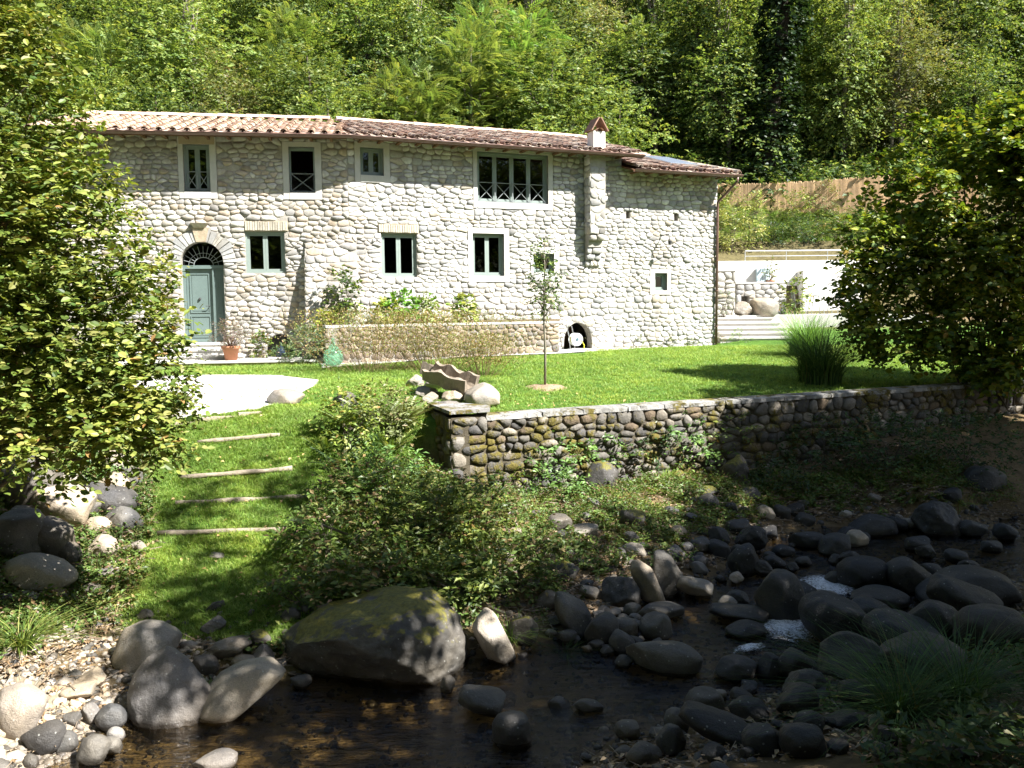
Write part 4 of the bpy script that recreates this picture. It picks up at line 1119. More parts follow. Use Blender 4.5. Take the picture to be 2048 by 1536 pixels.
def frond_tmpl(n=8, lw=.10, ll=.26):
    V = []; Fs = []
    for k in range(n):
        t = (k + .6) / n; z = -.28 * t * t
        for s in (-1, 1):
            L = ll * (1 - .45 * abs(t - .45)); a = R(62 - 25 * t)
            dx, dy = s * math.sin(a) * L, math.cos(a) * L; ox, oy = -dy / L * lw * .5 * s, dx / L * lw * .5 * s
            b = len(V); V += [(0, t, z), (dx*.5 + ox, t + dy*.5 + oy*1.0, z - .01), (dx, t + dy, z - .06), (dx*.5 - ox, t + dy*.5 - oy, z - .01)]; Fs.append((b, b+1, b+2, b+3))
    return np.array(V), np.array(Fs)
def place_leaves(tm, pos, dirs, nrm, size, cols):
    TV, TF = tm
    d = dirs / (np.linalg.norm(dirs, axis=1, keepdims=True) + 1e-9)
    x = np.cross(d, nrm); x /= np.linalg.norm(x, axis=1, keepdims=True) + 1e-9; n = np.cross(x, d)
    V = pos[:, None] + size[:, None, None] * (TV[None, :, 0:1] * x[:, None] + TV[None, :, 1:2] * d[:, None] + TV[None, :, 2:3] * n[:, None])
    k = len(TV); Fq = TF[None] + (np.arange(len(pos)) * k)[:, None, None]
    C = np.repeat(cols[:, None], k, 1)
    return V.reshape(-1, 3), Fq.reshape(-1, TF.shape[1]), C.reshape(-1, 3)
def leaf_cols(n, pal, r):
    P = np.array([p[0] for p in pal]); W = np.array([p[1] for p in pal], float); W /= W.sum()
    return P[r.choice(len(P), n, p=W)] * r.uniform(.75, 1.25, (n, 1))
def twigs(mb, org, dr_, nl, tl, ls, tm, pal, r, up=.8, droop=.35, spread=1.0):
    T = len(org); t = (np.arange(nl) + .5) / nl
    d = dr_ / np.linalg.norm(dr_, axis=1, keepdims=True)
    L = tl * r.uniform(.6, 1.3, T)
    pos = org[:, None] + d[:, None] * (L[:, None] * t[None])[..., None]
    pos[..., 2] -= droop * (L[:, None] * t[None] ** 2)
    sd_ = np.cross(d, [0, 0, 1.]); sd_ /= np.linalg.norm(sd_, axis=1, keepdims=True) + 1e-6
    sg = np.where(np.arange(nl) % 2, 1, -1)[None, :, None]
    ld = d[:, None] * .5 + sd_[:, None] * sg * spread + r.normal(0, .35, (T, nl, 3)); ld[..., 2] -= .25 * droop
    nn = np.array([0, 0, 1.]) * up + r.normal(0, .38, (T, nl, 3)) + d[:, None] * .25
    n = T * nl
    V, Fq, C = place_leaves(tm, pos.reshape(n, 3), ld.reshape(n, 3), nn.reshape(n, 3), ls * r.uniform(.45, 1.4, n), leaf_cols(n, pal, r) * np.repeat(r.uniform(.8, 1.2, T), nl)[:, None])
    mb.add(V, Fq, C)
def blob_pts(ells, n, r, hollow=.45, gap=None):
    """points in a union of ellipsoids (centre, radii), denser towards the rim, with gaps from a noise"""
    w = np.array([np.prod(np.broadcast_to(e[1], 3)) ** (2/3) for e in ells]); w = w / w.sum()
    P = []; D = []
    while len(P) < n:
        e = ells[r.choice(len(ells), p=w)]; c = np.array(e[0], float); rad = np.broadcast_to(e[1], 3)
        v = r.normal(size=3); v /= np.linalg.norm(v); q = r.uniform(hollow ** 3, 1) ** (1/3)
        p = c + v * rad * q * (1 + .22 * noise.noise(Vector(v * 1.8 + c)))
        if gap is not None and noise.noise(Vector(p) * gap[0] + Vector((3, 1, 7))) < gap[1] and r.uniform() < .85: continue
        P.append(p); D.append(v + np.array([0, 0, .15]))
    return np.array(P), np.array(D)
def scatter(name, pts, rots, scl, src_me, m, label=None):
    """one 'stuff' object: instances of a small mesh on points (geometry nodes)"""
    src = bpy.data.objects.new(name + '_source', src_me)
    if not src_me.materials: src_me.materials.append(m)
    me = bpy.data.meshes.new(name); me.vertices.add(len(pts)); me.vertices.foreach_set('co', np.asarray(pts, np.float32).ravel()); me.update()
    a = me.attributes.new('rot', 'FLOAT_VECTOR', 'POINT'); a.data.foreach_set('vector', np.asarray(rots, np.float32).ravel())
    a = me.attributes.new('scl', 'FLOAT', 'POINT'); a.data.foreach_set('value', np.asarray(scl, np.float32).ravel())
    o = bpy.data.objects.new(name, me); COL.objects.link(o)
    ng = bpy.data.node_groups.new(name, 'GeometryNodeTree')
    ng.interface.new_socket('Geometry', in_out='INPUT', socket_type='NodeSocketGeometry'); ng.interface.new_socket('Geometry', in_out='OUTPUT', socket_type='NodeSocketGeometry')
    gi = ng.nodes.new('NodeGroupInput'); go = ng.nodes.new('NodeGroupOutput'); ip = ng.nodes.new('GeometryNodeInstanceOnPoints'); mp_ = ng.nodes.new('GeometryNodeMeshToPoints')
    oi = ng.nodes.new('GeometryNodeObjectInfo'); oi.inputs['Object'].default_value = src
    ar = ng.nodes.new('GeometryNodeInputNamedAttribute'); ar.data_type = 'FLOAT_VECTOR'; ar.inputs[0].default_value = 'rot'
    as_ = ng.nodes.new('GeometryNodeInputNamedAttribute'); as_.data_type = 'FLOAT'; as_.inputs[0].default_value = 'scl'
    L = ng.links.new
    L(gi.outputs[0], mp_.inputs[0]); L(mp_.outputs[0], ip.inputs['Points']); L(oi.outputs['Geometry'], ip.inputs['Instance'])
    er = ng.nodes.new('FunctionNodeEulerToRotation'); L(ar.outputs[0], er.inputs[0]); L(er.outputs[0], ip.inputs['Rotation']); L(as_.outputs[0], ip.inputs['Scale']); L(ip.outputs[0], go.inputs[0])
    md = o.modifiers.new('scatter', 'NODES'); md.node_group = ng
    tag(o, label, kind='stuff'); return o
def rnd_rots(n, r, tilt=.2): return np.c_[r.normal(0, tilt, n), r.normal(0, tilt, n), r.uniform(0, 6.28, n)]
def tuft(n, L, w, spread, lean, pal, r, seg=2):
    b = MB()
    for k in range(n):
        a = r.uniform(0, 6.28); q = r.uniform(0, spread) ; o = np.array([q*math.cos(a), q*math.sin(a), 0]); a2 = a + r.normal(0, .8)
        d = np.array([math.cos(a2), math.sin(a2), 0]); l = L * r.uniform(.5, 1.2); le = lean * r.uniform(.3, 1.4); sx = np.array([-d[1], d[0], 0]) * w * .5
        V = []
        for i in range(seg + 1):
            t = i / seg; p = o + d * le * l * t * t + np.array([0, 0, l * (t - .35 * min(le, 1.6) * t * t)]); ww = (1 - t) ** .6 if i < seg else 0.04
            V += [p - sx * ww, p + sx * ww]
        c = leaf_cols(1, pal, r)[0]
        b.add(V, np.array([(2*i, 2*i+1, 2*i+3, 2*i+2) for i in range(seg)]), c)
    return b

G_LAWN = [((.17, .27, .045), 5), ((.21, .32, .055), 4), ((.27, .33, .08), 1.5), ((.12, .20, .035), 3)]
G_WEED = [((.08, .13, .03), 4), ((.12, .18, .04), 4), ((.19, .21, .06), 2), ((.24, .18, .08), 1.6), ((.17, .11, .06), .8)]
G_SHRUB = [((.11, .165, .03), 4), ((.16, .22, .04), 4), ((.24, .28, .06), 3), ((.31, .31, .09), 1.4), ((.28, .17, .06), .3), ((.06, .11, .02), 2)]
G_HAZEL = [((.12, .19, .02), 5), ((.20, .25, .03), 4), ((.30, .31, .045), 2.4), ((.28, .20, .04), .4), ((.06, .11, .02), 3)]
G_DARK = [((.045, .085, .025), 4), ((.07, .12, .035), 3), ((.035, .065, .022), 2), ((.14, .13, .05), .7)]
G_HILL = [((.16, .23, .06), 4), ((.21, .27, .08), 3), ((.26, .30, .09), 2), ((.10, .16, .05), 1.5)]
G_FRESH = [((.13, .24, .06), 4), ((.17, .28, .08), 3), ((.09, .17, .05), 2)]
G_OLIVE = [((.17, .20, .07), 4), ((.22, .24, .10), 3), ((.12, .14, .05), 2), ((.25, .19, .09), .8)]

# ------------------------------------------------------------------ garden retaining wall
gw = empty('garden_wall', (*W0, 1.0), 0, 'mossy dark rubble retaining wall between the lawn and the stream bank', 'wall')
GWI = Matrix.Translation((*W0, 1.0)).inverted()
C0 = atZ(905, 832, WT)[:2] + np.array([0, -.35]); C1 = W0.copy(); LB = atZ(858, 826, WT)[:2] + np.array([-.05, .45])
TH = .42
gbm = MB()
def wseg(a, b, zt, key, seed, th=TH, stones=True, vis=True, zlo=-.2, capw=.45):
    a, b = np.array(a[:2]), np.array(b[:2]); U = (b-a)/np.linalg.norm(b-a); f = Face((*a, 0), (*U, 0), (0, 0, 1)); L = np.linalg.norm(b-a)
    f.box(gbm, 0, L, zlo, zt-.06, -th, 0)
    if stones: rubble(f, rp((0, L, zlo+.2, zt-.07)), [], .26, .135, PAL_WALL, key, seed, (.015, .07), gap=.012, sq=.92)
    return f, L
f1, L1 = wseg(C1 + np.array([.0, .0]), W1, WT, 'gw', 51)
f2, L2 = wseg(W1, W2, WT, 'gw', 52)
f3, L3 = wseg(W2, W3, WT, 'gw', 53)
f0, L0 = wseg(C0, C1, WT + .07, 'gw', 54, th=.3)
f00, L00 = wseg(LB, C0, WT + .07, 'gw', 55, th=.3)
gwo = gbm.build('core', M['mortar'], gw); gwo.matrix_parent_inverse = GWI
M['mortar_dark'] = surf_mat('earth_joint', (.10, .085, .06), .4, 8, .95, .1, .8, .02, 45); gwo.data.materials[0] = M['mortar_dark']
flush_stones('gw', gwo, M['wallrock'], limit=250)
rnd = random.Random(8)
def caps(f, L, zt, wdt, lo=.25, hi=.55):
    u = 0
    while u < L:
        du = rnd.uniform(lo, hi); b = MB(); c = np.array((.30, .29, .27)) * rnd.uniform(.75, 1.15)
        V = np.array([(x, y, z) for z in (-wdt, .05) for y in (0, 1) for x in (0, 1)], float)
        n = 5; V = []
        for i in range(n):
            a = i / (n-1); V += [(u + du*a*.98, zt - .07, .04 + rnd.uniform(-.02, .03)), (u + du*a*.98, zt + rnd.uniform(-.012, .012), .03 + rnd.uniform(-.02, .02)), (u + du*a*.98, zt + .012 + rnd.uniform(-.01, .01), -wdt*.5), (u + du*a*.98, zt, -wdt), (u + du*a*.98, zt-.08, -wdt)]
        Fq = [(i*5+k, (i+1)*5+k, (i+1)*5+k+1, i*5+k+1) for i in range(n-1) for k in range(4)]
        b.add(f.map(V), np.array(Fq), c); b.Fc.append(np.array([[0, 1, 2, 3, 4]])); b.Fc.append(np.array([[(n-1)*5+4-k for k in range(5)]]))
        o = b.build('cap_stone', M['wallrock'], gwo); o.matrix_parent_inverse = Matrix.Identity(4); u += du
caps(f1, L1, WT, TH+.03); caps(f2, L2, WT, TH+.03); caps(f3, L3, WT, TH+.03, .5, .8)
pcm = MB(); q0, q1, q2 = np.array([*LB, 0]), np.array([*C0, 0]), np.array([*C1, 0])
V = [(*(LB + (-.03, 0)), WT+.07), (*(C0+(-.02, -.04)), WT+.07), (*(C1+(.06, -.05)), WT+.07), (*(C1+(.06, .5)), WT+.07), (*(LB+(0, .3)), WT+.07)]
V = V + [(x, y, z+.055) for x, y, z in V]
pcm.add(V, [[5, 6, 7, 8, 9], [4, 3, 2, 1, 0]], (.26, .25, .24)); pcm.Fc.append(np.array([(k, (k+1) % 5, 5+(k+1) % 5, 5+k) for k in range(5)]))
o = pcm.build('cap_stone', M['wallrock'], gwo)

# ------------------------------------------------------------------ planter
A0 = atY(650, 645, 22.9)[:2]; A1 = atY(1118, 645, 26.1)[:2]; zP = 3.28
pl = empty('stone_planter', (*A0, 2.3), 0, 'long raised stone planter bed against the house wall full of shrubs', 'planter')
PLI = Matrix.Translation((*A0, 2.3)).inverted(); gbm = MB()
fp, Lp = wseg(A0, A1, zP, 'pl', 61, .28, False, zlo=2.0); rubble(fp, rp((0, Lp, 2.15, zP-.07)), [], .25, .135, PAL_PLANT, 'pl', 62, (.02, .05))
fpe, Lpe = wseg(A1, A1 + np.array([-.39, .92]) * 1.7, zP, 'pl', 63, .28, False, zlo=2.0)
fpl, Lpl = wseg(A0 + np.array([-.2, 1.3]), A0, zP, 'pl', 64, .28, False, zlo=2.0); rubble(fpl, rp((0, Lpl, 2.15, zP-.07)), [], .25, .14, PAL_PLANT, 'pl', 65, (.02, .05))
plo = gbm.build('core', M['mortar'], pl); plo.matrix_parent_inverse = PLI
flush_stones('pl', plo, M['stone'], limit=160)
b = MB(); 
u = 0
while u < Lp:
    b = MB(); fp.box(b, u+.004, min(u+.6, Lp)-.004, zP-.06, zP, -.30, .04); b.build('coping', M['step'], plo); u += .6
b = MB(); B0 = FR.P(.2, 0)[:2]; B1 = FR.P(FR.hit(1120, 600)[0], 0)[:2]
b.add([(*A0, zP-.12), (*A1, zP-.12), (*B1, zP+.05), (*B0, zP+.05)], [[0, 1, 2, 3]], (.13, .10, .06)); o = b.build('soil', M['ground'], pl); o.matrix_parent_inverse = PLI

# ------------------------------------------------------------------ stream boulders and named stones
def hull_rock(name, pts, sub, amp, seed, m, loc, label, yaw=0.0, smooth_n=2):
    bm = bmesh.new()
    for p in pts: bm.verts.new(p)
    bmesh.ops.convex_hull(bm, input=bm.verts); bmesh.ops.delete(bm, geom=[v for v in bm.verts if not v.link_faces], context='VERTS')
    bmesh.ops.triangulate(bm, faces=bm.faces)
    for k in range(sub):
        bmesh.ops.subdivide_edges(bm, edges=bm.edges, cuts=1, use_grid_fill=True); bmesh.ops.triangulate(bm, faces=bm.faces)
        if k < smooth_n: bmesh.ops.smooth_vert(bm, verts=bm.verts, factor=.5, use_axis_x=True, use_axis_y=True, use_axis_z=True)
    bm.normal_update(); o_ = Vector((seed * 3.3, seed * 1.9, seed)); nn = [(v, v.normal.copy(), v.co.copy()) for v in bm.verts]
    for v, n_, c in nn: v.co = c + n_ * (amp * (noise.fractal(c * 2.2 + o_, 1, 2, 4) + .8 * abs(noise.noise(c * 1.3 + o_)) + .25 * noise.fractal(c * 9 + o_, 1, 2, 3)))
    me = bpy.data.meshes.new(name); bm.to_mesh(me); bm.free(); me.polygons.foreach_set('use_smooth', [True] * len(me.polygons)); me.materials.append(M[m])
    o = bpy.data.objects.new(name, me); COL.objects.link(o); o.location = loc; o.rotation_euler = (0, 0, yaw); return tag(o, label, 'boulder')
p_ = atZ(722, 1385, 0)
big = hull_rock('boulder', [(-.95, .5, -.3), (-.7, .25, -.3), (.25, .05, -.3), (.80, .0, -.3), (.95, .9, -.3), (-.5, 1.0, -.3), (-1.02, .35, .38), (-.80, -.12, .46), (-.25, -.30, .56), (-.6, .75, .66), (.15, .8, .76), (.10, -.32, .60), (.50, -.10, .92), (.66, .45, 1.0), (.92, .3, .62), (1.0, .1, .18), (.62, -.40, .22), (.35, -.42, .40)], 5, .05, 4, 'mossrock', (p_[0]+.02, p_[1] + .35, 0), 'largest dark boulder with yellow moss on its top, standing at the water edge', smooth_n=1); big.scale = (1, 1, .88)
p_ = atZ(310, 1462, 0)
hull_rock('boulder', [(-.40, 0, -.2), (-.1, -.30, -.2), (.40, -.2, -.2), (.46, .25, -.2), (0, .6, -.2), (-.44, .1, .25), (-.22, .1, .58), (-.05, .15, .66), (.12, .2, .60), (.38, .0, .30), (.42, .1, .12), (.0, -.26, .18), (-.3, -.18, .22), (.1, -.12, .46), (-.15, .5, .4)], 5, .022, 6, 'palerock', (p_[0], p_[1] + .28, 0), 'great rounded pale grey boulder at the edge of the pebble beach', smooth_n=3)
RK = [
 (280,1350,120,95,'tan boulder just behind the great rounded pale one','c',0,'palerock','boulder',.8,3),
 (462,1440,180,72,'long smooth pale stone lying between the great round boulder and the water','c',22,'palerock','boulder',.6,4),
 (990,1338,58,118,'white upright slanting stone beside the mossy boulder','c',-62,'palepebble','river_stone',.7,5),
 (1045,1300,60,60,'brown stone leaning behind the white slanting stone','c',-50,'mossrock','river_stone',.8,6),
 (1150,1280,62,105,'tall grey stone tilted left at the edge of the round cobbles','c',-55,'rock','river_stone',.8,1),
 (1205,1295,70,70,'grey stone against the tall tilted stone','c',0,'rock','river_stone',.8,2),
 (1245,1220,78,82,'round cracked brown stone beneath the weedy bank','a',0,'rock','river_stone',.9,2),
 (1300,1215,46,100,'pale slab stone leaning left, next to the round cracked stone','c',-58,'palerock','river_stone',.8,3),
 (1338,1195,56,95,'second leaning slab, striped with a white top','c',-62,'rock','river_stone',.8,4),
 (1395,1200,78,36,'flat pinkish stone pointing at the water','c',-18,'palerock','river_stone',.8,5),
 (1325,1245,92,30,'long low brown stone with a saddle in its back','c',6,'rock','river_stone',.7,6),
 (1315,1285,62,52,'round white-flecked stone at the end of the cobble row','c',20,'rock','river_stone',.9,7),
 (1255,1282,60,45,'smooth grey cobble in the middle of the cobble row','c',0,'rock','river_stone',.8,0),
 (1245,1312,52,52,'dark grey cobble below the middle of the cobble row','c',0,'rock','river_stone',.8,1),
 (1330,1350,150,60,'long dark whale-backed stone lying in the stream','c',-8,'rock','river_stone',.5,2),
 (1250,1338,36,24,'small wet dark stone in front of the whale-backed stone','c',-10,'rock','river_stone',.8,3),
 (1028,1505,80,72,'grey block-shaped stone standing alone in the shallow water','c',0,'rock','river_stone',.9,0),
 (965,1440,95,50,'pair-like lumpy grey stone behind the lone block-shaped one','c',-15,'rock','river_stone',.8,5),
 (1178,1432,58,22,'little pointed stone just breaking the water surface','c',-8,'rock','river_stone',.7,6),
 (895,1388,30,34,'small grey stone at the foot of the mossy boulder','c',0,'rock','river_stone',.8,3),
 (598,1378,42,26,'small dark stone in the water left of the mossy boulder','c',0,'rock','river_stone',.8,2),
 (1500,1280,95,32,'wet stone with a bright sunlit patch amid the ripples','c',-5,'rock','river_stone',.7,4),
 (1490,1250,140,34,'long low black stone above the first rapid','c',-4,'rock','river_stone',.6,5),
 (1570,1250,110,120,'dark upright boulder between the two rapids','c',-10,'rock','boulder',.8,6),
 (1683,1295,150,98,'dark boulder with a sloping back in the middle of the rapids','c',-24,'rock','boulder',.8,7),
 (1745,1185,120,78,'dark boulder at the right of the upper rapid','c',0,'rock','boulder',.8,0),
 (1830,1190,110,76,'blackish boulder leaning on the one at the upper rapid','c',-10,'rock','boulder',.8,1),
 (1770,1225,140,40,'flat slaty stone under the upper rapid boulders','c',-6,'rock','river_stone',.7,2),
 (1755,1255,110,48,'dark stone below the flat slaty stone','c',-18,'rock','river_stone',.8,3),
 (1960,1225,200,84,'huge pale-topped dark boulder at the right of the stream','c',2,'rock','boulder',.7,4),
 (1950,1250,150,70,'long rounded boulder in front of the huge pale-topped one','c',-24,'rock','boulder',.7,5),
 (1890,1300,125,90,'round dark boulder before the long rounded one','c',-15,'rock','boulder',.8,6),
 (1830,1330,175,85,'sloping dark boulder at the right bank of the lower rapid','c',-20,'rock','boulder',.7,7),
 (2010,1310,150,100,'grey boulder half out of view on the near bank','c',0,'rock','boulder',.8,0),
 (1715,1380,175,110,'pointed grey boulder on the near bank','a',0,'rock','boulder',.8,3),
 (1860,1370,190,90,'broad flat-topped boulder right of the pointed one','c',-4,'rock','boulder',.8,2),
 (1600,1365,96,70,'pale olive round stone left of the pointed boulder','c',-8,'rock','river_stone',.8,1),
 (1480,1368,86,45,'dark smooth stone at the tip of the near shoals','c',-4,'rock','river_stone',.8,3),
 (1545,1362,52,52,'dark cobble wedged beside the pale olive stone','c',0,'rock','river_stone',.8,4),
 (1615,1405,90,60,'triangular stone beneath the pointed boulder','a',0,'rock','river_stone',.8,5),
 (1505,1455,92,52,'blunt grey-blue stone among the near shore stones','c',-10,'rock','river_stone',.8,6),
 (1415,1440,72,56,'domed stone at the water edge of the near shore','c',-8,'rock','river_stone',.8,7),
 (1360,1470,54,44,'tilted greenish stone at the left of the near shore','c',-20,'rock','river_stone',.8,0),
 (1440,1500,140,52,'long slab pointing down right on the near shore','c',-20,'rock','river_stone',.6,5),
 (1600,1440,84,50,'oval brownish stone on the near shore','c',18,'rock','river_stone',.8,2),
 (1625,1475,64,44,'speckled stone under the oval brownish one','c',0,'rock','river_stone',.8,3),
 (1705,1460,96,28,'flat light-edged stone near the sedge','c',2,'rock','river_stone',.7,4),
 (1740,1425,90,56,'brown stone behind the sedge','c',0,'rock','river_stone',.8,5),
 (1345,1515,54,56,'upright grey cobble close to the bottom edge','c',-15,'rock','river_stone',.8,6),
 (1530,1515,72,56,'dark round cobble beside the long slab','c',0,'rock','river_stone',.8,7),
 (1620,1520,90,60,'dark boulder in the shade before the sedge','c',0,'rock','river_stone',.8,0),
 (1290,1535,70,40,'stone cut by the bottom edge, left of the near shore','c',0,'rock','river_stone',.8,1),
 (420,1550,80,30,'pale stone cut by the bottom edge left of the stream','c',0,'palerock','river_stone',.8,2),
 # centre bank
 (1205,985,74,66,'boulder with yellow lichen side below the garden wall','c',-10,'mossrock','boulder',.8,3),
 (1235,945,30,30,'small grey stone behind the lichen-sided boulder','c',0,'rock','river_stone',.8,4),
 (1268,1062,56,42,'ochre-speckled stone on the bank slope','c',-12,'mossrock','river_stone',.8,5),
 (1262,1090,36,28,'lesser stone under the ochre-speckled one','c',0,'rock','river_stone',.8,6),
 (1270,1115,54,28,'pale flat stone under the lesser stone','a',0,'palerock','river_stone',.8,6),
 (1120,1062,52,34,'grey stone half-buried in the weedy bank','c',-8,'rock','river_stone',.8,7),
 (1028,1080,44,24,'smooth pale stone at the left of the weedy bank','c',0,'palerock','river_stone',.8,0),
 (1172,1078,70,28,'yellow-white ridged stone in the weedy bank','a',0,'palerock','river_stone',.8,1),
 (1015,1135,30,28,'little white stone low on the weedy bank','c',-30,'palerock','river_stone',.8,2),
 (1130,1165,66,36,'mossy mound-like stone low on the weedy bank','c',-10,'mossrock','river_stone',.8,3),
 (1095,1222,56,40,'grey domed stone just above the water on the weedy bank','c',0,'rock','river_stone',.8,4),
 (1180,1200,40,24,'pale wedge stone above the round cracked stone','c',-18,'palerock','river_stone',.8,5),
 (1475,975,66,72,'large mossy block jutting from the shaded bank','a',-8,'mossrock','boulder',.8,0),
 (1500,1005,48,40,'mossy stone under the jutting block','a',0,'mossrock','river_stone',.8,2),
 (1420,995,40,22,'thin flat mossy stone on the bank','a',0,'mossrock','river_stone',.8,3),
 (1420,1020,44,30,'brown stone in the leaf litter of the bank','c',-20,'rock','river_stone',.8,4),
 (1480,1075,50,38,'dark rounded stone at the shore by the bank foot','c',0,'rock','river_stone',.8,5),
 (1505,1110,68,60,'grey angular stone standing at the shore','a',-14,'rock','river_stone',.8,5),
 (1440,1095,46,34,'oblong stone left of the grey angular one','c',-30,'rock','river_stone',.8,6),
 (1440,1120,50,34,'pale green oblong stone below the oblong one','c',-25,'rock','river_stone',.8,7),
 (1495,1155,64,64,'light-topped round stone leaning at the water','c',-30,'rock','river_stone',.8,1),
 (1620,1100,72,34,'flat oval stone on the far shore','c',-4,'rock','river_stone',.7,2),
 (1400,1140,40,26,'smooth egg-shaped cobble on the far shore','c',6,'rock','river_stone',.8,3),
 (1755,1075,90,42,'low dark stone on the far shore in the shade','c',0,'rock','river_stone',.7,4),
 (1890,1075,90,70,'grey angular boulder in deep shade on the far shore','a',0,'rock','boulder',.8,6),
 (1990,1110,36,24,'lone pointed stone in the far water','c',-10,'rock','river_stone',.8,5),
 (1980,985,80,50,'boulder in deep shade under the hazel','c',0,'rock','boulder',.8,6),
 (2020,1085,46,28,'slanted stone on the far right shore','c',-22,'rock','river_stone',.8,0),
 # left rock pile
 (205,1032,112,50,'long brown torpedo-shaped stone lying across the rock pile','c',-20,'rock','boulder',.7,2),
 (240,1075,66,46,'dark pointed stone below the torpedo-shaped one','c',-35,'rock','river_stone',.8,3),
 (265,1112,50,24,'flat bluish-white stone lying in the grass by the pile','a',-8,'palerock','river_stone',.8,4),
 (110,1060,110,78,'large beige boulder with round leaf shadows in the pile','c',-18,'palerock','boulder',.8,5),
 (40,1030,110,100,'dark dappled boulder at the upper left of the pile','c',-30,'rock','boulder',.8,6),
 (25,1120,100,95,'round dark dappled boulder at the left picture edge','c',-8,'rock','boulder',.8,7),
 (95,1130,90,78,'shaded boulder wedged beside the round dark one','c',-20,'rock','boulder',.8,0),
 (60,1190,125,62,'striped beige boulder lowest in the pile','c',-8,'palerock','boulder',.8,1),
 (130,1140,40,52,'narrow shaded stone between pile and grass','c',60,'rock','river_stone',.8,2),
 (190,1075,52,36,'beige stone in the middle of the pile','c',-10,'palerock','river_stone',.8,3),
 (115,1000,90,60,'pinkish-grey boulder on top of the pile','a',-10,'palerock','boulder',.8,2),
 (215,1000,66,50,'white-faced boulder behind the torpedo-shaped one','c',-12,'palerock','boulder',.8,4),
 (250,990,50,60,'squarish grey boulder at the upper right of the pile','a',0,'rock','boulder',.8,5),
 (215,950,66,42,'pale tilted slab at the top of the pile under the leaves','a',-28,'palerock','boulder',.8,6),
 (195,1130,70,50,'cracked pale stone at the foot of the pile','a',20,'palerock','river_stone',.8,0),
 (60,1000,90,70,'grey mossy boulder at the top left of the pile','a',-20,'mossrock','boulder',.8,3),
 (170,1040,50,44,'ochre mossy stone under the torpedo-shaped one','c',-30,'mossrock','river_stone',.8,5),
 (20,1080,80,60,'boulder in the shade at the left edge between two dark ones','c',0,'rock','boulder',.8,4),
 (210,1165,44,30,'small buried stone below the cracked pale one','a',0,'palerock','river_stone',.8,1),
 (430,1122,34,16,'half-buried stone in the grass ramp','a',0,'palerock','river_stone',.8,2),
 (285,1245,34,22,'bluish stone in the grass above the beach','a',0,'rock','river_stone',.8,3),
 (425,1270,54,30,'reddish stone in the shade at the foot of the ramp','a',0,'rock','river_stone',.8,4),
 (445,1330,95,42,'bright white weathered rock near the mossy boulder','a',12,'palerock','boulder',.8,5),
 (515,1305,44,36,'small cavernous rock touching the mossy boulder','a',30,'mossrock','river_stone',.8,6),
 (525,1345,40,46,'root-like pale stone by the mossy boulder','a',70,'palerock','river_stone',.8,1),
 (490,1352,58,34,'rounded beige stone before the bright white rock','c',-6,'palerock','river_stone',.8,0),
 (405,1355,50,36,'grey-green round stone half covered by grass','c',0,'rock','river_stone',.8,6),
 (175,1383,62,34,'tan block stone on the pebble beach','a',-5,'palerock','river_stone',.8,4),
 (148,1402,62,24,'flat oval stone before the tan block stone','c',4,'palerock','river_stone',.8,5),
 (20,1480,95,90,'white sun-bleached boulder at the left edge of the beach','c',0,'palepebble','boulder',.8,3),
 (75,1520,72,50,'grey flat-topped stone at the water edge of the beach','c',12,'rock','river_stone',.8,2),
 (125,1510,38,38,'round grey cobble beside the flat-topped one','c',0,'rock','river_stone',.9,4),
 (178,1452,26,38,'egg-like cobble standing on the beach','c',70,'palerock','river_stone',.9,6),
 (215,1465,50,44,'brown cobble at the foot of the great round boulder','c',25,'rock','river_stone',.8,7),
 (228,1490,32,28,'light cobble under the brown one','c',0,'palerock','river_stone',.8,1),
 (215,1510,44,28,'bluish cobble half under water','c',0,'rock','river_stone',.8,0),
 (180,1530,56,50,'dark cobble standing in the water by the beach','c',0,'rock','river_stone',.8,3),
 (140,1455,32,26,'brown little cobble in the pebbles','c',0,'rock','river_stone',.8,5),
 # lawn
 (566,810,74,32,'sandy boulder on the edge of the pale gravel forecourt','c',-4,'palerock','boulder',.9,3),
 (965,815,76,50,'rounded beige boulder at the right of the carved stone group','c',-18,'palerock','boulder',.9,4),
 (890,832,66,34,'flat grey stone in front of the carved stone group','a',0,'palerock','boulder',.9,5),
 (860,806,40,26,'block stone with a shaded underside in the stone group','a',0,'palerock','river_stone',.8,4),
 (830,775,44,30,'pale pointed stone left in the stone group','a',0,'palerock','river_stone',.8,0),
 (690,822,56,44,'dark hollow stump-like rock among the ferns','a',0,'mossrock','boulder',.9,6),
 (1530,628,62,40,'large sunlit boulder at the head of the far steps','c',-6,'palerock','boulder',.8,2),
 (1487,622,40,34,'white block at the left of the far boulders','a',0,'palerock','boulder',.8,3),
]
for t in RK:
    px, py, w, h, lab, kd, tilt, mt, nm, dp_, v = t
    if py < 640: 
        o = rock(px, py, w, h, lab, kd, tilt, mt, nm, 'boulder', v=v, deep=dp_, base=(*atY(px, py, 32.6)[:2], 3.3)); continue
    if px > 1430 and py > 1040 and mt == 'rock': mt = 'wetshaderock'
    if h > w and abs(tilt) > 40: tilt = 26
    if px > 1440 and py > 1100 and w > 90: w *= .86; h *= .86
    rock(px, py, w, h, lab, kd, tilt, mt, nm, 'boulder' if nm == 'boulder' else 'stone', v=v, deep=dp_)

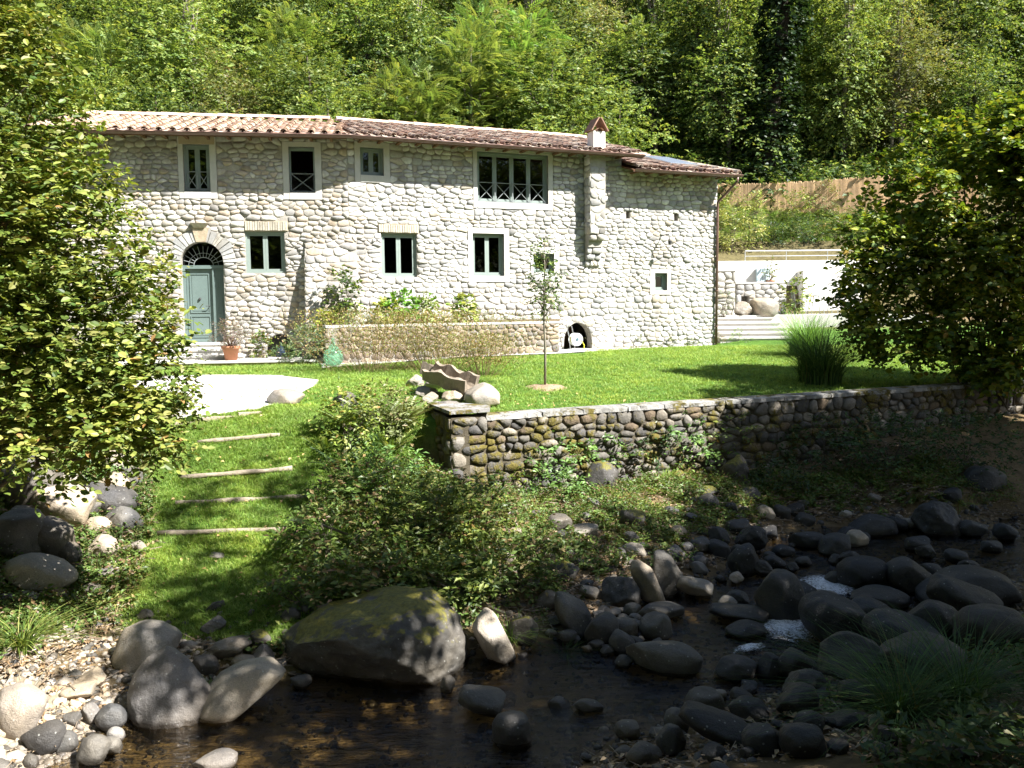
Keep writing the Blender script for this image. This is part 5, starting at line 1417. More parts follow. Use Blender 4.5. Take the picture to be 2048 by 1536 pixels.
def inpoly(x, y, P):
    r = False; n = len(P)
    for i in range(n):
        xa, ya = P[i]; xb, yb_ = P[(i+1) % n]
        if ((ya > y) != (yb_ > y)) and x < (xb-xa)*(y-ya)/(yb_-ya) + xa: r = not r
    return r
OCC = [(o.location.x, o.location.y, max(o.scale[0], o.scale[1])) for o in COL.objects if o.name.startswith(('river_stone', 'boulder'))]
ANCH = [('mossy water-edge boulder', 740, 1380), ('great round pale boulder', 305, 1450), ('white slanting stone', 990, 1320), ('whale-backed stone', 1330, 1340), ('round cracked stone', 1245, 1210), ('striped leaning slab', 1340, 1190),
 ('upper rapid', 1655, 1170), ('lower rapid', 1580, 1255), ('sloping mid-rapids boulder', 1683, 1290), ('huge pale-topped boulder', 1960, 1220), ('pointed near-bank boulder', 1715, 1370), ('long near-shore slab', 1440, 1495), ('dark sedge clump', 1830, 1440),
 ('lichen-sided boulder', 1205, 975), ('jutting mossy block', 1475, 965), ('grey angular shore stone', 1505, 1100), ('boulder in deep shade', 1890, 1070), ('torpedo-shaped stone', 205, 1025), ('striped beige boulder', 60, 1185), ('ochre-speckled stone', 1268, 1060),
 ('low mossy mound-like stone', 1130, 1160), ('hazel bush', 1980, 1000), ('flat slaty rapids stone', 1770, 1225), ('blunt blue-grey stone', 1505, 1450), ('lone block-shaped stone', 1028, 1500), ('bottom right corner', 2020, 1520), ('bottom edge mid-right', 1640, 1530), ('domed near-shore stone', 1415, 1435), ('pale olive round stone', 1600, 1360), ('low dark far-shore stone', 1755, 1070), ('egg-shaped cobble', 1400, 1135)]
USED = set()
def own_label(px, py, w, h, tilt, col, rs, place):
    size = 'tiny' if w < 22 else 'small' if w < 32 else 'middling' if w < 46 else 'large'
    form = 'flat' if h / w < .56 else 'rounded' if h / w > .68 else 'oval'
    if tilt < -18: form = 'left-leaning'
    if tilt > 6: form = 'right-leaning'
    for nm, ax, ay in sorted(ANCH, key=lambda a: (a[1]-px)**2 + (a[2]-py)**2)[:6]:
        dx, dy = px - ax, py - ay
        rel = ('right of' if dx > 0 else 'left of') if abs(dx) > abs(dy) * 1.3 else ('in front of' if dy > 0 else 'behind')
        for ds in ('', 'close ', 'well '):
            dd = math.hypot(dx, dy)
            if (ds == 'close ' and dd > 90) or (ds == 'well ' and dd <= 90): continue
            for sh in ('', ' on its edge of the group'):
                L_ = f'{size} {form} {col} stone {ds}{rel} the {nm} {place}'
                if L_ not in USED: USED.add(L_); return L_
    return None
def strew(n, poly, wpx, label, group, seed, m='rock', mind=.75, place=''):
    rs = random.Random(seed); xs = [p[0] for p in poly]; ys = [p[1] for p in poly]; k = 0; tries = 0
    while k < n and tries < n * 60:
        tries += 1
        px, py = rs.uniform(min(xs), max(xs)), rs.uniform(min(ys), max(ys))
        if not inpoly(px, py, poly): continue
        w = rs.uniform(*wpx) * (rs.random() ** .6 * .6 + .5); p = onG(px, py, 0.0); s = np.linalg.norm(p - [0, 0, CAMZ]) / F; r_ = w * s / 2
        if any((p[0]-a)**2 + (p[1]+r_*.6-b)**2 < (mind*(c + r_))**2 for a, b, c in OCC): continue
        hh = w * rs.uniform(.5, .75); tl_ = rs.uniform(-30, 12); mt = m if rs.random() < .8 else ('palerock' if m == 'rock' else 'rock')
        if px > 1430 and mt == 'rock': mt = 'wetshaderock'
        kd = 'c' if rs.random() < .75 else 'a'; lab = own_label(px, py, w, hh, tl_, 'grey' if mt == 'rock' else 'dark' if mt == 'wetshaderock' else 'pale', rs, place)
        if lab is None: continue
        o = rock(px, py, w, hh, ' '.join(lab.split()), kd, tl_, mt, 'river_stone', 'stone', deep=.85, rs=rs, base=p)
        o['group'] = group; OCC.append((p[0], p[1] + r_*.6, r_)); k += 1
strew(30, [(1080, 1265), (1220, 1225), (1330, 1250), (1330, 1290), (1280, 1330), (1160, 1310)], (26, 46), '', 'cobbles at the far stream edge', 1, mind=.62, place='in the cobble row')
strew(42, [(1300, 1130), (1420, 1040), (1560, 1010), (2048, 1000), (2048, 1080), (1660, 1100), (1500, 1180), (1400, 1210)], (22, 52), '', 'shaded cobbles on the far shore', 2, mind=.62, place='on the far shore')
strew(50, [(1150, 1536), (1330, 1440), (1500, 1370), (1680, 1330), (2048, 1250), (2048, 1536)], (28, 60), '', 'shaded cobbles on the near shore', 3, mind=.6, place='on the near shore')
strew(20, [(1480, 1130), (1700, 1110), (2048, 1100), (2048, 1200), (1700, 1290), (1430, 1270)], (30, 70), '', 'wet stones in the rapids', 4, mind=.6, place='in the stream')
strew(24, [(980, 1060), (1250, 1000), (1420, 1010), (1330, 1140), (1180, 1220), (1050, 1260), (950, 1230)], (18, 36), '', 'small stones in the weedy bank', 5, m='rock', place='on the weedy bank')
strew(14, [(0, 960), (120, 930), (240, 960), (280, 1080), (220, 1200), (0, 1230)], (24, 46), '', 'small stones of the rock pile', 7, m='palerock', mind=.6, place='in the rock pile')
strew(10, [(540, 1250), (620, 1215), (900, 1210), (940, 1240), (900, 1260), (600, 1270)], (20, 44), '', 'stones behind the mossy boulder', 8)
strew(8, [(600, 1450), (1300, 1400), (1330, 1440), (1000, 1520), (560, 1520)], (20, 50), '', 'stones under the water', 9, place='under water')
for o in COL.objects:
    if o.get('group') == 'stones under the water': o.location.z -= .10

# pebbles on the beach and stream bed
def field(n, test, r, x=(-9, 9), y=(5, 16)):
    P = []
    while len(P) < n:
        X = r.uniform(*x, 4000); Y = r.uniform(*y, 4000); Z = ground(X, Y); k = test(X, Y, Z)
        P += list(np.c_[X, Y, Z][k])
    return np.array(P[:n])
V, Fq = ico(1)
for nm, test, n, mt, sc in (('pebbles', lambda X, Y, Z: (X < -1.9) & (Z > -.12) & (Z < .55) & (Y < 8.8) & (X < -2.6 + (Y-6)*.1), 5200, 'palepebble', .030),
                            ('shore_gravel', lambda X, Y, Z: (Z > -.32) & (Z < .45), 7000, 'rock', .034)):
    b = MB(); b.add(V * (1, .8, .55), Fq); me = b.mesh(nm, True); me.materials.append(M[mt])
    P = field(n, test, rng, y=(5, 15)); scatter(nm, P, rnd_rots(len(P), rng, .4), sc * rng.lognormal(0, .45, len(P)), me, M[mt])
# foam of the rapids
def foam(px, py, wpx, hpx, label):
    p = atZ(px, py, 0); s = np.linalg.norm(p - [0, 0, CAMZ]) / F; a = wpx*s/2*1.2; c = hpx*s/2*3.1; n = 22
    X, Y = np.meshgrid(np.linspace(-1, 1, n), np.linspace(-1, 1, n)); r2 = X**2 + Y**2
    Z = .045 * np.clip(1 - r2, -.3, 1) + .03 * np.array([[noise.noise(Vector((x*3+px, y*3, 0))) for x in X[0]] for y in Y[:, 0]]) + .01
    keep = (r2[:-1, :-1] < .95) & (r2[1:, 1:] < .95); ii = (np.arange(n-1)[:, None]*n + np.arange(n-1)[None])[keep]
    b = MB(); b.add(np.stack([p[0] + X*a, p[1] + Y*c + X*.1, Z], -1).reshape(-1, 3), np.stack([ii, ii+1, ii+n+1, ii+n], -1), np.repeat((1 - r2).reshape(-1, 1), 3, 1))
    o = b.build('white_water', M['foam'], None, True, 'stuff')
for t in ((1655, 1175, 120, 55), (1572, 1258, 110, 60), (1765, 1275, 80, 30), (1620, 1215, 90, 40), (1500, 1300, 70, 14)): foam(*t, '')

# ------------------------------------------------------------------ log steps on the grassy ramp
for (x0, y0, x1, y1, lab) in ((395, 890, 560, 876, 'uppermost thin log edging a step of the grass ramp, mostly sunk in grass'), (362, 962, 585, 944, 'thick weathered log with a dark underside, second step of the grass ramp'),
                          (352, 1014, 620, 999, 'long pale log, third step of the grass ramp'), (315, 1074, 560, 1066, 'lowest log edging the last step of the grass ramp')):
    a, c = onG(x0, y0), onG(x1, y1); b = MB(); n = 8; P_ = [a + (c-a)*i/n + np.array([0, 0, .03 + .004*math.sin(i*2.1+x0)]) for i in range(n+1)]
    b.tube(P_, [.036 + .006*math.sin(i*1.7+y0) for i in range(n+1)], 8); o = b.build('log_step', M['greywood'], None, True); tag(o, lab, 'log', 'logs edging the steps of the grass ramp')

# ------------------------------------------------------------------ carved stone trough on the lawn
def channel(L, W, Hh, th, seed):
    b = MB(); n = 14; sec = [(-W, Hh), (-W+th, Hh), (-W+th*1.6, th*1.5), (-W*.4, th), (W*.4, th), (W-th*1.6, th*1.5), (W-th, Hh), (W, Hh), (W*.92, 0), (-W*.92, 0)]; k = len(sec); V = []
    for i in range(n):
        x = -L/2 + L*i/(n-1)
        for (y, z) in sec:
            q = Vector((x*3+seed, y*4, z*4)); e = .035*noise.noise(q*1.6) + .015*noise.noise(q*5); rim = .07*noise.noise(Vector((x*4+seed, y, 0))) if z >= Hh else 0
            V.append((x + (.06*noise.noise(Vector((y*6, z*6, seed+i))) if i in (0, n-1) else 0), y + e, z + e + rim))
    b.add(V, np.array([(i*k+j, i*k+(j+1) % k, (i+1)*k+(j+1) % k, (i+1)*k+j) for i in range(n-1) for j in range(k)]), (.27, .225, .18))
    for e0, s_ in ((0, 1), ((n-1)*k, -1)):
        for f in ((0, 1, 2, 9), (2, 3, 9, 9), (3, 4, 8, 9), (4, 5, 8, 8), (5, 6, 7, 8)):
            f = [*dict.fromkeys(f)]; b.Fc.append(np.array([[e0 + v for v in (f if s_ > 0 else f[::-1])]]))
    return b
q = onG(895, 800); o = channel(.95, .24, .26, .07, 1).build('stone_trough', M['stone'], None, False); o.location = q + np.array([.02, .2, .26]); o.rotation_euler = (R(12), R(14), R(-28)); tag(o, 'tilted hollow carved stone trough resting on stones beside the lawn', 'trough')
o = channel(.75, .2, .2, .06, 5).build('stone_trough', M['stone'], None, False); o.location = q + np.array([-.15, .65, .34]); o.rotation_euler = (R(-8), R(10), R(-20)); tag(o, 'second broken stone trough behind the tilted hollow one', 'trough')
for px, py, w, h, lab, v in ((905, 806, 46, 34, 'brown angular stone under the tilted trough', 2), (868, 780, 50, 34, 'brown angular stone behind the block stone of the group', 5), (935, 800, 34, 30, 'small dark stone between trough and rounded beige boulder', 1), (845, 795, 44, 26, 'flat brown stone at the left of the trough', 3)):
    rock(px, py, w, h, lab, 'a', 0, 'palerock', 'river_stone', 'stone', v=v)
# kerb of the gravel forecourt
kb = [atZ(*p_) for p_ in ((120, 842, 2.02), (270, 836, 2.02), (400, 829, 2.03), (525, 820, 2.05))]; ke = empty('gravel_kerb', kb[0], 0, 'low pinkish stone kerb along the near edge of the pale gravel', 'kerb'); KI = Matrix.Translation(Vector(kb[0])).inverted()
for i in range(3):
    a, c = kb[i], kb[i+1]; L = np.linalg.norm(c-a); f = Face((*a[:2], 0), (c-a)*(1, 1, 0), (0, 0, 1)); u = 0
    while u < L - .05:
        du = min(random.Random(int(u*100)+i).uniform(.3, .6), L-u); z = gz(*f.P(u+du/2, 0)[:2]); b = MB(); f.box(b, u+.01, u+du-.01, z-.1, z+.05, -.1, .04, (.42, .34, .28)); o = b.build('kerb_stone', M['stone'], ke); o.matrix_parent_inverse = KI; u += du
for i, (dx, dy) in enumerate(((.35, .2), (-.35, .45))):
    o = rock(0, 0, 34, 26, ['block holding up the right end of the carved trough', 'block holding up the left end of the carved trough'][i], 'a', 0, 'palerock', 'river_stone', 'stone', v=4+i, base=q + np.array([dx, dy-.2, 0]))

# ------------------------------------------------------------------ pot, demijohns, hose reel
p = onG(478, 738); p = FL.P(FL.hit(478, 700)[0], tz, 1.35)
pot = empty('potted_plant', p, 0, 'terracotta pot with a twiggy purplish shrub beside the steps', 'plant pot')
b = MB(); b.lathe([(0, 0), (.15, 0), (.21, .30), (.245, .31), (.25, .38), (.22, .38), (.20, .33), (0, .33)], (0, 0, 0), 20); b.build('pot', M['terra'], pot, True)
r = np.random.default_rng(3); b = MB(); P_, D_ = blob_pts([((0, 0, .75), (.55, .45, .34))], 330, r, .1)
for k in range(40): b.tube([(0, 0, .3), P_[k]*.6 + np.array([0, 0, .15]), P_[k]], [.008, .005, .002], 4, (.14, .09, .07))
twigs(b, P_, D_, 7, .16, .045, diamond(.5), [((.16, .10, .09), 3), ((.22, .20, .16), 2), ((.12, .14, .06), 2), ((.30, .22, .22), 1)], r); b.build('shrub', M['leaf'], pot)
JP = [(0, 0), (.14, .0), (.235, .09), (.255, .22), (.22, .36), (.10, .50), (.045, .56), (.04, .66), (.052, .67), (.052, .70), (.03, .70)]
def demijohn(loc, m, lab, s=1.0):
    b = MB(); b.lathe(JP, (0, 0, 0), 28); o = b.build('demijohn', M[m], None, True); o.location = loc; o.scale = (s,)*3; tag(o, lab, 'glass bottle')
demijohn(onG(667, 733) + np.array([0, 0, .02]), 'greenglass', 'big green glass demijohn at the end of the terrace', 1.0)
demijohn(FL.P(FL.hit(563, 700)[0], 2.36, .1), 'blueglass', 'dark blue demijohn in the mouth of the arched recess', .6)
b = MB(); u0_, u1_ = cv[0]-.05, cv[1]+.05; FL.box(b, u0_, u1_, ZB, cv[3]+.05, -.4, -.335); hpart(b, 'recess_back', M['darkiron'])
b = MB(); FR.box(b, c2[0]-.6, c2[1]+.05, ZB, c2[3]+.1, -1.5, -1.45); hpart(b, 'recess_back', M['wood'])
hr = FR.P(FR.hit(1145, 700)[0], 2.3, .22)
reel = empty('hose_reel', hr, math.atan2(UR[1], UR[0]), 'hose reel cart with yellow hose parked in the right arch', 'hose reel')
b = MB(); b.tube([(-.18, 0, .02), (-.22, .0, .45), (-.30, .04, .82), (-.12, .04, .80), (-.06, 0, .45), (-.02, 0, .02)], .014, 6); b.tube([(-.18, 0, .02), (-.02, 0, .02), (.12, .12, .02)], .014, 6); b.build('frame', M['steel'], reel)
b = MB(); 
for y in (-.10, .10): b.lathe([(0, -.01), (.19, -.01), (.20, 0), (.19, .01), (0, .01)], (0, 0, 0), 24, (.6, .62, .63)); 
V = np.concatenate(b.V); 
b2 = MB()
for y in (-.1, .1): b2.tube([(0, y-.01, .38), (0, y+.01, .38)], .2, 24, (.62, .64, .66))
b2.tube([(0, -.13, .38), (0, .13, .38)], .05, 12, (.05, .1, .12)); b2.build('drum', M['plainattr'], reel)
b = MB()
for k in range(6): b.tube([(.13*math.cos(a), -.075+.03*k, .38+.13*math.sin(a)) for a in np.linspace(0, 6.28, 18)], .014, 5, (.65, .62, .04), False)
b.tube([(.13, -.1, .38), (.2, -.2, .2), (.16, -.25, .05), (.0, -.28, .03), (-.2, -.2, .02)], .012, 6, (.65, .62, .04)); b.build('hose', M['plainattr'], reel)

# ------------------------------------------------------------------ far right: steps, terraces, pool wall, fence
X0 = FR.P(uE + .3, 0, -.3)
fs = empty('terrace_steps', (8.6, 31, 2.4), 0, 'broad low stone steps climbing to the far terrace', 'steps')
FSI = Matrix.Translation((8.6, 31, 2.4)).inverted()
for k in range(5):
    xa = atY(1436, 650, 31)[0]; b = MB(); y0 = 30.6 + .42*k; xb = atY(1600 - 8*k, 650, 31)[0]
    b.box((xa, y0, 2.0), (xb, y0+.5, 2.52 + .17*k)); b.box((xa, y0-.04, 2.52+.17*k), (xb, y0+.5, 2.57+.17*k), (1, 1, 1)); o = b.build('step', M['step'], fs); o.matrix_parent_inverse = FSI
b = MB(); xa = atY(1434, 600, 34)[0]; b.box((xa, 32.6, 2.6), (15.5, 37.0, 3.32)); tag(b.build('patio', M['step'], kind='structure'))
def stone_wall(lab, px0, px1, Y, zt, zb, th, holes, key, seed, pal=PAL_R):
    a = atY(px0, 600, Y); c = atY(px1, 600, Y); o = empty('stone_wall', (a[0], Y, zb), 0, lab, 'wall'); b = MB(); f = Face((a[0], Y, 0), (1, 0, 0), (0, 0, 1))
    wall_body(b, f, 0, c[0]-a[0], zb, zt, holes, rev=th); w = b.build('core', M['mortar'], o); w.matrix_parent_inverse = Matrix.Translation((a[0], Y, zb)).inverted()
    b2 = MB(); b2.box((a[0], Y+th, zb), (c[0], Y+th+.05, zt)); w2 = b2.build('back', M['mortar'], o); w2.matrix_parent_inverse = w.matrix_parent_inverse
    rubble(f, rp((0, c[0]-a[0], zb, zt-.04)), [rp(h) for h in holes], .32, .2, pal, key, seed, (.02, .05)); flush_stones(key, w, M['stone'], limit=120)
    b3 = MB(); b3.box((a[0]-.03, Y-.04, zt-.03), (c[0]+.03, Y+th+.08, zt+.04)); w3 = b3.build('coping', M['step'], w)
stone_wall('tall short rubble wall beside the house corner on the far terrace', 1432, 1470, 33.6, atY(1450, 541, 33.6)[2], 3.2, .5, [], 'sw1', 71)
fx = atY(1472, 600, 34.6)[0]
stone_wall('low rubble wall with a small square niche behind the far boulders', 1472, 1572, 34.6, atY(1520, 566, 34.6)[2], 3.2, .5, [(.2, .5, 3.55, 4.05)], 'sw2', 72)
zw1, zw0 = atY(1560, 521, 37.4)[2], 3.2
b = MB(); xa = atY(1432, 540, 37.4)[0]; b.box((xa, 37.4, zw0), (17.5, 37.7, zw1)); tag(b.build('pool_wall', M['white']), 'long white rendered wall holding the pool terrace', 'wall')
b = MB(); b.box((xa+.5, 37.72, zw1-.5), (17.5, 41.0, zw1-.02)); b.build('pool_terrace', M['step'], kind='structure')
m, nt, out = nmat('pool_water'); principled(nt, out, (.05, .30, .62), .08, .6); M['pool'] = m
b = MB(); b.box((atY(1570, 540, 38.4)[0], 38.3, zw1-.02), (16.5, 40.4, zw1+.02)); tag(b.build('pool', M['pool']), 'blue swimming pool water seen edge-on behind the railing', 'pool')
rl = empty('railing', (xa, 37.5, zw1), 0, 'thin steel railing running along the pool terrace', 'railing'); RI = Matrix.Translation((xa, 37.5, zw1)).inverted()
zr = atY(1600, 514, 37.5)[2]; x0_ = atY(1490, 514, 37.5)[0]
b = MB(); b.tube([(x0_, 37.5, zw1+.42), (17, 37.5, zw1+.42)], .028, 8); o = b.build('rail', M['steel'], rl); o.matrix_parent_inverse = RI
b = MB(); b.tube([(x0_, 37.5, zw1+.2), (17, 37.5, zw1+.2)], .015, 8); o = b.build('rail', M['steel'], rl); o.matrix_parent_inverse = RI
for k in range(5):
    b = MB(); x = x0_ + k*1.75; b.tube([(x, 37.5, zw1-.02), (x, 37.5, zw1+.42)], .02, 6); o = b.build('post', M['steel'], rl); o.matrix_parent_inverse = RI
b = MB(); x = atY(1645, 560, 36.9)[0]; b.box((x-.9, 36.6, 3.32), (x+1.6, 37.38, atY(1645, 541, 36.9)[2])); tag(b.build('stone_bench', M['white']), 'white block seat built against the pool wall', 'bench')
b = MB(); x = atY(1527, 550, 37.2)[0]; b.box((x-.28, 37.2, zw1-.9), (x+.28, 37.38, zw1-.32), (.55, .68, .74)); tag(b.build('wall_panel', M['plainattr']), 'pale blue panel on the white pool wall', 'panel')
# table and chairs on the patio
p = np.array([atY(1632, 600, 34.5)[0], 34.5, 3.32]); tb = empty('garden_table', p, 0, 'slender metal garden table on the far patio', 'table')
b = MB(); b.lathe([(0, .70), (.42, .70), (.42, .73), (0, .73)], sides=20); b.build('top', M['iron'], tb)
for k in range(4):
    a = math.pi/4 + k*math.pi/2; b = MB(); b.tube([(.36*math.cos(a), .36*math.sin(a), 0), (.2*math.cos(a), .2*math.sin(a), .7)], .014, 5); b.build('leg', M['iron'], tb)
def gchair(x, y, rz, lab):
    c = empty('garden_chair', (x, y, 3.32), rz, lab, 'chair', 'chairs on the far patio')
    b = MB(); b.box((-.2, -.2, .42), (.2, .2, .45)); b.build('seat', M['iron'], c)
    b = MB(); b.tube([(-.18, .19, .45), (-.17, .24, .85), (.17, .24, .85), (.18, .19, .45)], .013, 5)
    for k in range(5): b.tube([(-.12+.06*k, .2, .45), (-.12+.06*k, .24, .85)], .007, 4)
    b.build('backrest', M['iron'], c)
    for sx in (-1, 1):
        for sy in (-1, 1): b = MB(); b.tube([(.18*sx, .18*sy, .43), (.21*sx, .22*sy, 0)], .013, 5); b.build('leg', M['iron'], c)
gchair(p[0]-.75, 34.3, 1.6, 'metal garden chair left of the far patio table'); gchair(p[0]+.75, 34.5, -1.5, 'metal garden chair right of the far patio table')
# reed screen fence
fe = empty('reed_fence', (9.5, 43.5, 7.5), 0, 'tall orange-brown reed screen fence on the slope behind the pool', 'fence'); FEI = Matrix.Translation((9.5, 43.5, 7.5)).inverted()
rnd = random.Random(12)
fpt = [atY(1428, 368, 44.5), atY(1520, 367, 44.0), atY(1600, 364, 43.6), atY(1680, 358, 43.2), atY(1760, 352, 43.0), atY(1850, 350, 43.0), atY(1960, 350, 43.0)]
for i in range(len(fpt)-1):
    a, c = fpt[i], fpt[i+1]; L = np.linalg.norm((c-a)[:2]); b = MB(); n = int(L/.055); U = (c-a)/n; base_c = np.array((.60, .42, .25)) * rnd.uniform(.9, 1.1)
    w_ = np.array([U[0], U[1], 0]); w_ = w_/np.linalg.norm(w_); nn = np.array([w_[1], -w_[0], 0])
    for k in range(n):
        p0 = a + U*k; zt_ = p0[2] + rnd.uniform(-.05, .05); zb_ = zt_ - 2.3; r_ = .03; c_ = base_c * rnd.uniform(.7, 1.15)
        b.add([(*(p0[:2] - w_[:2]*r_), zb_), (*(p0[:2] + nn[:2]*r_), zb_), (*(p0[:2] + w_[:2]*r_), zb_), (*(p0[:2] - w_[:2]*r_), zt_), (*(p0[:2] + nn[:2]*r_), zt_), (*(p0[:2] + w_[:2]*r_), zt_)], np.array([(0, 1, 4, 3), (1, 2, 5, 4), (2, 0, 3, 5)]), c_)
    o = b.build('reed_panel', M['reed'], fe); o.matrix_parent_inverse = FEI
    b = MB(); b.tube([(a[0], a[1]+.08, a[2]-2.4), (a[0], a[1]+.08, a[2]+.03)], .05, 7); o = b.build('post', M['wood'], fe); o.matrix_parent_inverse = FEI
# ------------------------------------------------------------------ lawn grass, weeds, litter
r = np.random.default_rng(21)
def lawn_test(X, Y, Z):
    _, L = ground_cols(X, Y, Z); ok = (L > .55) & (Z > .1)
    P_ = np.array(gp)
    ins = np.zeros(X.shape, bool); n = len(P_)
    for i in range(n):
        xa, ya = P_[i]; xb, yb_ = P_[(i+1) % n]; c = ((ya > Y) != (yb_ > Y)) & (X < (xb-xa)*(Y-ya)/(yb_-ya+1e-12)+xa); ins ^= c
    dw = Y - wall_line_y(X)
    walk = np.where(X < BEND[0], Y - (BEND[1] + (X-BEND[0])*.15), Y - (BEND[1] + (X-BEND[0])*.42))
    return ok & ~ins & ((dw > .45) | (X < PIER[0]-.1)) & (walk < -.4) & (X > -.8*Y) & (X < .72*Y) & ~((X > -5) & (X < 2.2) & (walk > -2.3)) & ~((X < -4.4) & (walk > -2.0))
tg = tuft(16, .062, .006, .055, .9, G_LAWN, r).mesh('grass_tuft')
P_ = field(30000, lawn_test, r, x=(-12, 16), y=(8.4, 29)); P2_ = field(13000, lambda X, Y, Z: lawn_test(X, Y, Z) & (Y < 15), r, x=(-7, 2), y=(8.4, 15))
P_ = np.vstack([P_, P2_]); scatter('grass', P_, rnd_rots(len(P_), r, .15), r.uniform(.7, 1.5, len(P_)) * (.85 + .012*P_[:, 1]), tg, M['grass'])
def clearof(P_, f=.8):
    A = np.array(OCC2); k = np.ones(len(P_), bool)
    for s in range(0, len(P_), 2000):
        q = P_[s:s+2000]; d = np.hypot(q[:, None, 0]-A[None, :, 0], q[:, None, 1]-A[None, :, 1]); k[s:s+2000] = ~np.any(d < A[None, :, 2]*f, axis=1)
    return P_[k]
OCC2 = [(o.location.x, o.location.y, max(o.scale[0], o.scale[1])) for o in COL.objects if o.name.startswith(('river_stone', 'boulder'))]
def bank_test(X, Y, Z):
    _, L = ground_cols(X, Y, Z); n = nz(X, Y, 1.4, 5)
    d = smooth((Z - .06) / .35) * smooth((wall_line_y(X) - .3 - Y) / .4)
    d = np.where(X < -2.9, d * smooth((Z-.3)/.3), d) * (.55 + .55*n) * np.where(X > -.4, .42, 1.0)
    return (L < .6) & (r.uniform(size=X.shape) < d) & (Y > 7.2) & (X > -.75*Y) & (X < .7*Y)
def plantlet(n, L, leafn, pal, seed, tm=None, lw=.055):
    r2 = np.random.default_rng(seed); b = MB(); O = np.zeros((n, 3)); D = np.c_[r2.normal(0, .55, n), r2.normal(0, .55, n), np.ones(n)]
    twigs(b, O, D, leafn, L, lw, tm or tri_leaf(.5), pal, r2, up=.9, droop=.25); return b
wd1 = plantlet(5, .26, 8, G_WEED, 5).mesh('weed'); wd2 = plantlet(6, .16, 6, G_WEED + [((.24, .20, .07), 2)], 6, round_leaf(.8), .05).mesh('weed')
P_ = clearof(field(5200, bank_test, r, x=(-8, 9), y=(7, 16))); scatter('undergrowth', P_, rnd_rots(len(P_), r, .3), r.uniform(.5, 1.15, len(P_)), wd1, M['leaf'])
P_ = clearof(field(5200, bank_test, r, x=(-8, 9), y=(7, 16))); scatter('ground_cover', P_, rnd_rots(len(P_), r, .3), r.uniform(.5, 1.2, len(P_)), wd2, M['leafgloss'])
lg = tuft(18, .26, .009, .05, 1.5, G_WEED + [((.30, .27, .10), 2)], r, 3).mesh('long_grass_tuft')
P_ = clearof(field(1500, bank_test, r, x=(-8, 9), y=(7, 16))); scatter('long_grass', P_, rnd_rots(len(P_), r, .25), r.uniform(.4, 1.0, len(P_)), lg, M['grass'])
# dead leaves and twigs
b = MB(); tm = tri_leaf(.6, .3); n = 7; V, Fq, C = place_leaves(tm, r.uniform(-.12, .12, (n, 3)) * (1, 1, .1) + (0, 0, .015), r.normal(size=(n, 3)) * (1, 1, .15), np.tile([0, 0, 1.], (n, 1)) + r.normal(0, .3, (n, 3)), r.uniform(.05, .09, n), leaf_cols(n, [((.26, .17, .09), 3), ((.36, .27, .17), 2), ((.17, .11, .07), 2)], r)); b.add(V, Fq, C)
for k in range(3):
    p = r.uniform(-.12, .12, 3) * (1, 1, 0) + (0, 0, .02); d = r.normal(size=3) * (1, 1, .1); d /= np.linalg.norm(d); b.tube([p, p + d*.16], .004, 4, (.22, .17, .12))
ll = b.mesh('litter')
P_ = field(5200, lambda X, Y, Z: (Z > .04) & (Y < wall_line_y(X) - .2) & (ground_cols(X, Y, Z)[1] < .5), r, x=(-8, 9), y=(6, 17)); scatter('leaf_litter', P_, rnd_rots(len(P_), r, .15), r.uniform(.6, 1.3, len(P_)), ll, M['plainattr'])

# ------------------------------------------------------------------ shrubs and plants
def shrub(name, base, ells, ntw, nl, tl, ls, tm, pal, m, label, cat, seed, stems=10, hollow=.3, up=.8, gap=None, stemr=.014, stemm='bark', leafup=.15, droop=.35, sr=.25, parts=('stem', 'foliage'), group=None):
    """ells in world coordinates relative to base; stems run from the base to the crown"""
    r2 = np.random.default_rng(seed); t = empty(name, base, 0, label, cat, group)
    P, D = blob_pts(ells, ntw, r2, hollow, gap); D[:, 2] += leafup
    b = MB(); twigs(b, P, D, nl, tl, ls, tm, pal, r2, up=up, droop=droop); b.build(parts[1], M[m], t)
    b = MB()
    for k in range(stems):
        q = P[r2.integers(len(P))]; a = r2.uniform(0, 6.28); p0 = np.array([sr*math.cos(a)*r2.uniform(), sr*math.sin(a)*r2.uniform(), -.05])
        md = p0*.5 + q*.5 + np.array([0, 0, .12*np.linalg.norm(q)]) + r2.normal(0, .05, 3) * np.linalg.norm(q) * .5
        b.tube([p0, p0*.7+md*.3+r2.normal(0, .01, 3), md, md*.4+q*.6, q], [stemr, stemr*.9, stemr*.7, stemr*.5, stemr*.25], 6)
        for j in range(3):
            q2 = P[r2.integers(len(P))]
            if np.linalg.norm(q2 - md) < np.linalg.norm(q) * .6: b.tube([md, (md+q2)/2 + r2.normal(0, .03, 3), q2], [stemr*.5, stemr*.35, stemr*.15], 4)
    b.build(parts[0], M[stemm], t); return t

